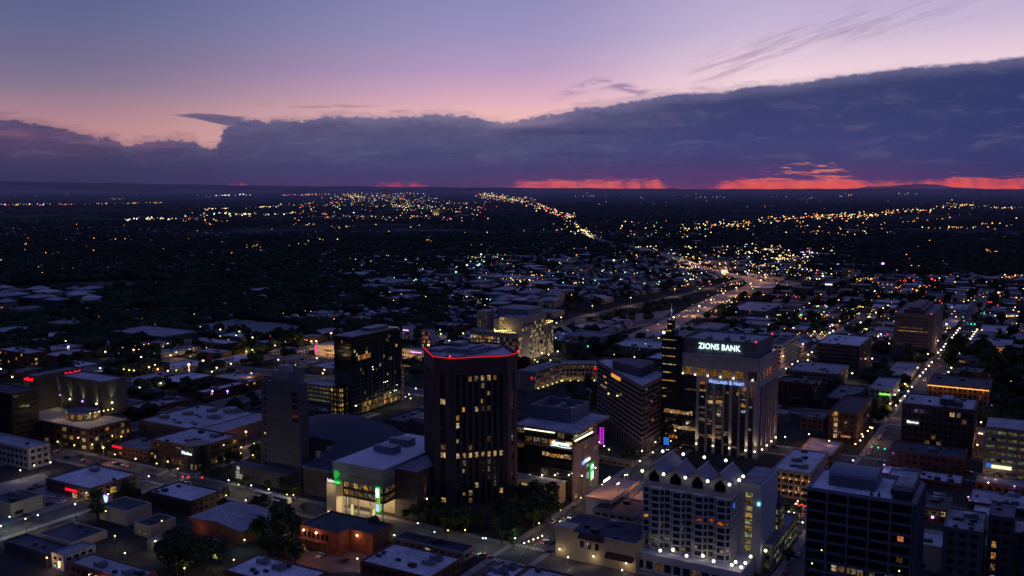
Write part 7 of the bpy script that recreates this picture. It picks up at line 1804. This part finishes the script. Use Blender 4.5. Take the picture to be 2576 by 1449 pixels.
x, y = vp(866, 1413); vehicle('parked_car', 'dark car parked at the right of the orange lit yard', x, y, AZ, 'car', 'dark', False)
x, y = vp(708, 1263); vehicle('coach', 'long white coach parked in front of the arena', x, y, AZ+math.pi/2+math.pi, 'bus', 'white', False)
x, y = vp(662, 1251); vehicle('coach', 'second white coach behind the first one in front of the arena', x, y, AZ+math.pi/2+math.pi, 'bus', 'white', False)
x, y = vp(155, 1258); vehicle('parked_car', 'silver car parked before the low retail building', x, y, AZ+1.5, 'car', 'silver', False)
x, y = vp(128, 1250); vehicle('parked_car', 'white car parked left of the silver one on the lot', x, y, AZ+1.5, 'car', 'white', False)
x, y = vp(1217, 1399); vehicle('car', 'dark car waiting at the crossing with glowing tail light', x, y, AZ-math.pi/2+math.pi, 'car', 'dark')
x, y = vp(1437, 1302); vehicle('car', 'car driving down the street towards the crossing with bright headlights', x, y, AZ+math.pi, 'car', 'silver'); 
m = MB(); 
lamp_light(bpy.data.objects[C.objects[-1].name].parent, (9, 0, 1.2), (.9, .85, 1), 900, .3)
x, y = vp(2189, 1131); vehicle('car', 'white car waiting below the three green signals', x, y, AZ, 'car', 'white')
k = 0
for p in range(400, 740, 7):
    for sd in (-1, 1):
        if R.random() < .42 and abs((p-360) % 116-58) < 44 and k < 46:
            x, y = xy_of(p, 85+sd*6.3); vehicle('parked_car', 'small parked car in the kerb rows of the dark boulevard', x, y, AZ if sd < 0 else AZ+math.pi, 'car', R.choice(['dark', 'silver', 'white', 'blue', 'red']), False, 'cars parked along the boulevard'); k += 1
for i in range(16):
    p = R.uniform(780, 1500); sd = R.choice([-1, 1]); x, y = xy_of(p, 85+sd*2.6); vehicle('car', 'far car with lit lamps driving on the boulevard', x, y, AZ if sd < 0 else AZ+math.pi, 'car', R.choice(['dark', 'silver']), True, 'cars driving on the boulevard')
for i in range(60):
    q = HQ[R.randrange(3, 95)]; j = HQ[min(HQ.index(q)+1, len(HQ)-1)]; d = (j-q); a = math.atan2(d.y, d.x); n = Vector((-d.y, d.x, 0)).normalized(); s = R.choice([-1, 1])
    c = q+n*s*R.choice([5, 9, 12]); vehicle('car', 'tiny car with lit lamps on the motorway', c.x, c.y, a if s < 0 else a+math.pi, 'car', R.choice(['dark', 'silver', 'white']), True, 'cars on the motorway')

k = 0
for (c, lo, hi, ax) in ((201, 380, 900, 0), (476, -90, 180, 1), (592, -150, 180, 1), (-31, 400, 900, 0), (708, -150, 180, 1), (433, 250, 520, 0)):
    for t in range(int(lo), int(hi), 8):
        for sd in (-1, 1):
            if R.random() < .3 and k < 95:
                p, q = (t, c+sd*6.2) if ax == 0 else (c+sd*6.2, t)
                x, y = xy_of(p, q); vehicle('parked_car', 'small dark parked car in the kerb rows of the downtown side streets', x, y, AZ+(math.pi/2 if ax else 0)+(math.pi if sd > 0 else 0), 'car', R.choice(['dark', 'silver', 'white', 'blue', 'red']), R.random() < .12, 'cars parked in the side streets'); k += 1
for i in range(14):
    q0 = 201; p = R.uniform(300, 1100); sd = R.choice([-1, 1]); x, y = xy_of(p, q0+sd*2.6); vehicle('car', 'small car with lit lamps on the avenue left of the bank tower', x, y, AZ if sd < 0 else AZ+math.pi, 'car', R.choice(['dark', 'silver', 'white']), True, 'cars on the avenue left of the bank tower')
for i in range(20):
    q0 = R.uniform(380, 640); x, y = xy_of(360+R.choice([-2.6, 2.6]), q0); vehicle('car', 'small car on the street before the retail building and the podium', x, y, AZ+math.pi/2, 'car', R.choice(['dark', 'silver', 'white', 'blue']), R.random() < .5, 'cars on the street before the retail building')
for i in range(22):
    x, y = G(R.uniform(30, 190), R.uniform(1215, 1300)); p, q = pq_of(x, y)
    if not hit(p, q, 3) and not on_street(p, q, 2): x, y = xy_of(round(p/5.5)*5.5, round(q/2.9)*2.9); vehicle('parked_car', 'small parked car on the lot left of the low retail building', x, y, AZ, 'car', R.choice(['dark', 'silver', 'white', 'red', 'blue']), False, 'cars on the lot of the retail building')
# ---------------------------------------------------------------- shield sign on its post, red neon at the lane, canopy billboard
x, y = G(268, 1290, 0); o = empty('pole_sign', 'glowing shield shaped sign in cyan, violet and orange on a post', 'sign', (x, y, 0))
m = MB(); m.tube((0, 0, 0), (0, 0, 5), .16); m.build('post', M_POLE, o)
def shield(s, off, mat, nm, dz=0):
    m = MB(); pts = [(-.9, 1.0), (-.45, 1.25), (0, 1.05), (.45, 1.25), (.9, 1.0), (.8, .1), (.45, -.6), (0, -1.2), (-.45, -.6), (-.8, .1)]
    m.poly([(-off, -px*s, 7+dz+pz*s) for px, pz in pts]); m.poly([(off, px*s, 7+dz+pz*s) for px, pz in pts]); m.build(nm, mat, o)
shield(2.2, .1, glow('shield_violet', (.45, .12, .9), 1.0), 'sign_rim'); shield(1.8, .16, glow('shield_cyan', (.35, .85, 1), 1.5), 'sign_face'); shield(1.0, .22, glow('shield_orange', (1, .65, .25), 1.3), 'sign_centre', -.2)
lamp_light(o, (-2, 0, 5), (.6, .3, 1), 160, .3)
x, y = G(2017, 1290, 0); o = empty('neon_sign', 'red neon scribble sign over the entrance of the lamp lined lane', 'sign', (x, y, 0)); m = MB()
for i in range(6): m.tube((0, -3.6+i*1.3, 3+(i % 2)*1.4), (0, -2.5+i*1.3, 4.8-(i % 2)*1.2), .16)
m.build('neon_tube', glow('red_orange_neon', (1, .10, .03), 1.8), o); m = MB(); m.box(.1, .4, -4, 4.4, 2.4, 2.7); m.tube((.25, -4, 0), (.25, -4, 2.6), .12); m.tube((.25, 4.2, 0), (.25, 4.2, 2.6), .12); m.build('frame', M_METALD, o)
lamp_light(o, (-2, 0, 3), (1, .2, .08), 500, .3)
x, y = G(2425, 889+14, 0); o = empty('billboard', 'pale yellow lit sign board in front of the big dark trees', 'sign', (x, y, 0)); m = MB(); m.box(0, .4, -4.5, 4.5, 3, 7.4); m.build('board', glow('board_yellow', (1, 1, .6), 1.0), o); m = MB(); m.box(0, .3, -.3, .3, 0, 3); m.build('post', M_POLE, o)
x, y = G(1822, 697, 0); o = empty('billboard', 'small white billboard with a red spot beside the motorway', 'sign', (x, y, 0)); m = MB(); m.box(0, .6, -6, 6, 8, 14); m.build('board', glow('board_white', (1, .85, .7), 1.0), o); m = MB(); m.tube((.3, 0, 0), (.3, 0, 8), .5); m.build('post', M_POLE, o)
x, y = G(2334, 879, 0)
x, y = G(2012+20, 1380, 0)

# ---------------------------------------------------------------- sky
class E:
    nt = None
    def __init__(s, sock): s.s = sock
    @staticmethod
    def op(o, a, b=None, c=None):
        n = E.nt.nodes.new('ShaderNodeMath'); n.operation = o
        for i, v in enumerate((a, b, c)):
            if v is None: continue
            if isinstance(v, E): E.nt.links.new(v.s, n.inputs[i])
            else: n.inputs[i].default_value = v
        return E(n.outputs[0])
    def __add__(s, o): return E.op('ADD', s, o)
    __radd__ = __add__
    def __mul__(s, o): return E.op('MULTIPLY', s, o)
    __rmul__ = __mul__
    def __sub__(s, o): return E.op('SUBTRACT', s, o)
    def __rsub__(s, o): return E.op('SUBTRACT', o, s)
    def __truediv__(s, o): return E.op('DIVIDE', s, o)
def sm(x, a, b):
    n = E.nt.nodes.new('ShaderNodeMapRange'); n.interpolation_type = 'SMOOTHSTEP'
    E.nt.links.new(x.s, n.inputs['Value']); n.inputs['From Min'].default_value = a; n.inputs['From Max'].default_value = b
    if a > b: n.inputs['From Min'].default_value = b; n.inputs['From Max'].default_value = a; n.inputs['To Min'].default_value = 1; n.inputs['To Max'].default_value = 0
    return E(n.outputs[0])
def curve(x, pts, x0, x1, y0, y1):
    n = E.nt.nodes.new('ShaderNodeFloatCurve'); c = n.mapping.curves[0]
    P = [((a-x0)/(x1-x0), (b-y0)/(y1-y0)) for a, b in pts]
    c.points[0].location = P[0]; c.points[-1].location = P[-1]
    for p in P[1:-1]: c.points.new(*p)
    for p in c.points: p.handle_type = 'AUTO_CLAMPED'
    n.mapping.extend = 'HORIZONTAL'; n.mapping.update()
    t = (x-x0)*(1/(x1-x0)); E.nt.links.new(t.s, n.inputs['Value']); return E(n.outputs[0])*(y1-y0)+y0
def mixc(f, a, b):
    n = E.nt.nodes.new('ShaderNodeMix'); n.data_type = 'RGBA'
    for s_, v in (('Factor', f), ('A', a), ('B', b)):
        if isinstance(v, E): E.nt.links.new(v.s, n.inputs[s_])
        elif isinstance(v, tuple): n.inputs[s_].default_value = (*v, 1)
        else: n.inputs[s_].default_value = v
    return E(n.outputs['Result'])
def lin(*c): return tuple((x/255/12.92 if x/255 <= .04045 else ((x/255+.055)/1.055)**2.4) for x in c)
def ramp(x, stops, x0, x1):
    n = E.nt.nodes.new('ShaderNodeValToRGB'); e = n.color_ramp.elements; n.color_ramp.interpolation = 'EASE' if 0 else 'LINEAR'
    while len(e) < len(stops): e.new(.5)
    for k, (p, c) in enumerate(sorted(stops)): e[k].position = (p-x0)/(x1-x0); e[k].color = (*lin(*c), 1)
    E.nt.links.new(((x-x0)*(1/(x1-x0))).s, n.inputs[0]); return E(n.outputs[0])
def vec(x, y, z=0.0):
    n = E.nt.nodes.new('ShaderNodeCombineXYZ')
    for i, v in enumerate((x, y, z)):
        if isinstance(v, E): E.nt.links.new(v.s, n.inputs[i])
        else: n.inputs[i].default_value = v
    return n.outputs[0]
def nz(x, y, sc, det=5, ro=.55, z=0.0, dist=0.0):
    n = E.nt.nodes.new('ShaderNodeTexNoise'); n.inputs['Scale'].default_value = sc; n.inputs['Detail'].default_value = det; n.inputs['Roughness'].default_value = ro; n.inputs['Distortion'].default_value = dist
    E.nt.links.new(vec(x, y, z), n.inputs['Vector']); return E(n.outputs[0])-.5
def sky():
    wd = bpy.data.worlds.new('World'); SC.world = wd; wd.use_nodes = True; nt = wd.node_tree; nt.nodes.clear(); E.nt = nt
    out = nt.nodes.new('ShaderNodeOutputWorld'); bg = nt.nodes.new('ShaderNodeBackground'); bg2 = nt.nodes.new('ShaderNodeBackground'); ad = nt.nodes.new('ShaderNodeAddShader')
    tc = nt.nodes.new('ShaderNodeTexCoord'); sp = nt.nodes.new('ShaderNodeSeparateXYZ'); nt.links.new(tc.outputs['Generated'], sp.inputs[0])
    X, Y, Z = (E(sp.outputs[i]) for i in range(3))
    A = E.op('ARCTAN2', X, Y)*57.29578; El = E.op('ARCSINE', E.op('MINIMUM', E.op('MAXIMUM', Z, -.9999), .9999))*57.29578
    # clear sky: three gradients left / middle / right
    L_ = ramp(El, [(3.2, (186, 136, 142)), (4.3, (166, 128, 144)), (5.6, (134, 117, 143)), (7, (114, 108, 142)), (9, (98, 103, 141)), (11.3, (82, 94, 137)), (20, (74, 84, 140)), (45, (82, 95, 158))], 0, 60)
    M_ = ramp(El, [(3.8, (246, 194, 184)), (4.6, (236, 184, 188)), (5.6, (216, 170, 192)), (7, (186, 156, 194)), (9, (158, 148, 192)), (11.5, (142, 138, 184)), (20, (90, 94, 150)), (45, (82, 95, 158))], 0, 60)
    R_ = ramp(El, [(5.0, (248, 216, 218)), (6.2, (244, 214, 222)), (7.6, (226, 200, 218)), (9, (202, 184, 214)), (11.5, (182, 170, 206)), (20, (96, 96, 152)), (45, (82, 95, 158))], 0, 60)
    c = mixc(sm(A, -27, 2), L_, M_); c = mixc(sm(A, 0, 16), c, R_)
    # streaky wisps high on the right
    def line(u, v): return azel(u, v)
    S = nz(A*.9+El*-1.6, El*4.2-A*1.1, .55, 6, .62)
    wl = curve(A, [(9, 6.6), (10.6, 7.1), (14, 8.2), (18, 9.3), (24, 10.2), (30, 10.9)], 0, 32, 0, 14)
    wm = sm(E.op('ABSOLUTE', El-wl+.5), 1.5, .1)*sm(A, 9.5, 12.5)*sm(A, 30, 18)*sm(S, -.12, .2)
    c = mixc(wm*.66, c, lin(150, 128, 162))
    wl2 = curve(A, [(0, 5.2), (3, 5.6), (5.5, 6.25), (8, 5.6), (12, 5.3), (20, 6)], 0, 32, 0, 14)
    wm2 = sm(E.op('ABSOLUTE', El-wl2), .5, .05)*sm(A, 1.5, 5)*sm(A, 11, 7)*sm(nz(A*.6, El*2.4, .9, 6), -.1, .12)
    c = mixc(wm2*.7, c, lin(132, 106, 150))
    wm3 = sm(E.op('ABSOLUTE', El-(4.55+A*-.02)), .34, .05)*sm(A, -16, -11)*sm(A, -5, -9)*sm(nz(A*.5, El*4, .9, 5), .0, .14)
    c = mixc(wm3*.6, c, lin(150, 116, 146))
    # cloud bank: upper edge as a curve, torn by noise
    top = [(-40, 4.6)] + [azel(u, v) for u, v in ((0,292),(60,300),(150,318),(230,338),(300,350),(322,366),(345,358),(372,350),(440,348),(497,352),(503,364),(545,367),(556,350),(566,320),(590,303),(640,299),(700,300),(760,300),(800,293),(870,288),(950,291),(1000,289),(1100,285),(1190,290),(1255,304),(1300,301),(1345,292),(1400,284),(1450,269),(1530,262),(1600,249),(1700,234),(1800,228),(1900,214),(1980,208),(2100,190),(2200,176),(2300,166),(2400,156),(2576,141))] + [(40, 9.5)]
    n1 = nz(A, El*1.9, 1.5, 9, .68); n0 = nz(A, El*1.5, .35, 4, .5, 3.0)
    T = curve(A+n1*.5, top, -40, 40, 0, 12)
    soft = .08 + sm(A, -30, -14)*-.0
    amp = sm(A, 12, -2)*.55+.42; e = T-El+n1*amp+n0*.3
    bank = sm(e, -.06, .2)
    # the long anvil arm on the left
    th = sm(A, -19.9, -16.4)*.27+.03
    cen = curve(A, [(-22, 4.2), (-19.6, 4.17), (-18, 4.1), (-16.7, 3.92), (-15, 3.8)], -22, -14, 3, 5)
    arm = sm(E.op('ABSOLUTE', El-cen+n1*.22)-th, .05, -.05)*sm(A, -20.0, -18.6)*sm(A, -15.2, -16.0)
    bank = E.op('MAXIMUM', bank, arm*.95)
    # thin torn veil above the edge
    veil = sm(T+.5-El+nz(A*.6, El*3.2, 1.2, 6, .62, 9.0)*1.6, .1, .6)*sm(A, 26, 12)*.30
    bank = E.op('MAXIMUM', bank, veil)
    hgt = E.op('MINIMUM', E.op('MAXIMUM', e*.35, 0.0), 1.0)
    CL = ramp(El, [(0, (50, 50, 88)), (1.2, (60, 56, 92)), (2.2, (78, 65, 100)), (3.2, (88, 73, 108)), (4.3, (86, 74, 110)), (8, (88, 80, 118))], 0, 60)
    CM = ramp(El, [(0, (72, 58, 104)), (1.2, (68, 64, 110)), (2.4, (76, 76, 118)), (3.6, (88, 84, 122)), (4.6, (108, 100, 134)), (8, (98, 94, 132))], 0, 60)
    CR = ramp(El, [(0, (76, 56, 104)), (1.2, (66, 60, 110)), (2.5, (62, 66, 116)), (4.5, (56, 63, 110)), (6.0, (60, 66, 110)), (8.5, (76, 80, 118))], 0, 60)
    cc = mixc(sm(A, -27, -8), CL, CM); cc = mixc(sm(A, -2, 14), cc, CR); cc = mixc(sm(A, 17, 29)*.55, cc, lin(42, 54, 102))
    cc = mixc(sm(e, .9, .05)*.28*sm(A, -30, 0), cc, lin(150, 140, 176))
    det = nz(A*.55, El*2.2, .8, 6, .6, 7.0, .6)
    cc = mixc(sm(det, .0, .22)*.26*sm(El, .8, 2), cc, lin(112, 104, 142)); cc = mixc(sm(det, -.0, -.22)*.34*sm(A, 20, 4), cc, lin(48, 52, 94)); det2 = nz(A*.8, El*7, 1.1, 7, .65, 31.0); cc = mixc(sm(det2, .05, .25)*.18*sm(El, 1.2, 2.4)*sm(A, 14, 2), cc, lin(140, 124, 156))
    dk = sm(E.op('ABSOLUTE', El-3.42+n1*.5), .34, .02)*sm(A, -1.2, 1)*sm(A, 7.5, 4.5); cc = mixc(dk*.55, cc, lin(56, 60, 104))
    lt = sm(E.op('ABSOLUTE', El-3.95+n1*.4-(A-1)*.05), .3, .02)*sm(A, -2, -.2)*sm(A, 4, 1.8); cc = mixc(lt*.4, cc, lin(150, 124, 150))
    # pink glow inside the left cloud
    cc = mixc(sm(E.op('ABSOLUTE', El-(3.0-(A+28)*.06)), .45, .0)*sm(A, -15, -20)*sm(nz(A*.3, El*3, 1, 4, .5, 2.0), -.1, .15)*.45, cc, lin(150, 100, 128))
    c = mixc(bank, c, cc)
    # burning strip under the bank
    gt = [(-40, 0)] + [(azel(u, 476)[0], h) for u, h in ((548,0),(575,.36),(605,.44),(640,.0),(900,.0),(960,.30),(1060,.28),(1100,.0),(1270,.15),(1310,.45),(1400,.72),(1500,.9),(1560,.72),(1640,.8),(1662,.4),(1700,.22),(1790,.25),(1822,.5),(1880,.95),(1960,1.15),(2040,1.6),(2110,1.3),(2150,.75),(2250,.5),(2330,.6),(2440,.85),(2576,.85))] + [(40, .9)]
    g1 = nz(A, El*3.0, 1.3, 6, .62, 11.0); GT = curve(A+g1*.35, gt, -40, 40, 0, 2)
    g3 = nz(A*.5, El*1.3, .9, 5, .6, 51.0); gl = sm(GT-El+g1*.7+g3*.9, -.18, .42)
    streak = sm(nz(A*.38, El*3.6, 1.5, 6, .6, 5.0)+sm(El, .42, .75)*.16, .12, .0)
    low = sm(El, .62, .38)
    g2 = nz(A*.8, El*.6, .9, 5, .55, 21.0); gl = gl*E.op('MAXIMUM', streak, low*(sm(g2, -.22, .06)*.45+.5))
    gcol = mixc(sm(El, .45, 1.35)*sm(A, 13, 16), lin(212, 92, 98), lin(252, 156, 104)); gcol = mixc(sm(A, 5, -14), gcol, lin(196, 58, 96)); gcol = mixc(sm(g1, .06, -.2)*.6, gcol, lin(160, 54, 96)); gcol = mixc(sm(g2, .02, .2)*.5, gcol, lin(240, 118, 96))
    gcol = mixc(sm(A, 22, 27)*.45, gcol, lin(206, 66, 92)); gcol = mixc(sm(El, .5, .25)*sm(A, 11, 14)*.6, gcol, lin(232, 88, 76))
    gap = sm(E.op('ABSOLUTE', A-10.6), 2.0, .9); gl = gl*(1-gap*.8)
    shaft = nz(A+El*.4, El*.25, 1.6, 5, .6, 41.0); gl = gl*(1-sm(shaft, -.05, .22)*.55*(sm(A, 16, 11)+sm(A, 21, 24))); gl = gl*.92
    c = mixc(gl, c, gcol)
    halo = sm(El, 2.0, .2)*sm(E.op('ABSOLUTE', A-12), 19, 8)*.22; c = mixc(halo*(1-gl), c, lin(120, 60, 110))
    # behind the drone and overhead the sky is much darker
    fr = sm(Y, -.35, .6); c = mixc(fr, ramp(El, [(0, (22, 24, 42)), (15, (28, 31, 54)), (35, (50, 55, 100)), (60, (82, 95, 158))], 0, 60), c)
    nt.links.new(c.s, bg.inputs[0]); bg.inputs[1].default_value = 1.0
    sk = nt.nodes.new('ShaderNodeTexSky'); sk.sky_type = 'NISHITA'; sk.sun_disc = False; sk.sun_elevation = math.radians(-1.5); sk.sun_rotation = math.radians(18); sk.altitude = 900
    nt.links.new(sk.outputs[0], bg2.inputs[0]); bg2.inputs[1].default_value = .0015
    nt.links.new(bg.outputs[0], ad.inputs[0]); nt.links.new(bg2.outputs[0], ad.inputs[1]); nt.links.new(ad.outputs[0], out.inputs[0])
    wd.cycles.sampling_method = 'AUTOMATIC'
sky()
sl = bpy.data.lights.new('sun', 'SUN'); sl.energy = .03; sl.angle = math.radians(12); sl.color = (1, .5, .42)
so = bpy.data.objects.new('sun', sl); C.objects.link(so); so.rotation_euler = (math.radians(90-2), 0, math.radians(180-18))

cam = bpy.data.cameras.new('camera'); co = bpy.data.objects.new('camera', cam); C.objects.link(co)
co.location = (0, 0, H); co.rotation_euler = (math.pi/2-PT, 0, 0); cam.sensor_width = 36; cam.lens = 36*F/2576; cam.clip_start = 1; cam.clip_end = 400000; SC.camera = co
SC.view_settings.view_transform = 'Standard'; SC.view_settings.look = 'None'; SC.view_settings.exposure = 0
cy = SC.cycles; cy.use_denoising = True; cy.max_bounces = 4; cy.diffuse_bounces = 2; cy.glossy_bounces = 3; cy.transmission_bounces = 2; cy.sample_clamp_indirect = 2.0; cy.sample_clamp_direct = 12; cy.use_light_tree = True; cy.caustics_reflective = False; cy.caustics_refractive = False
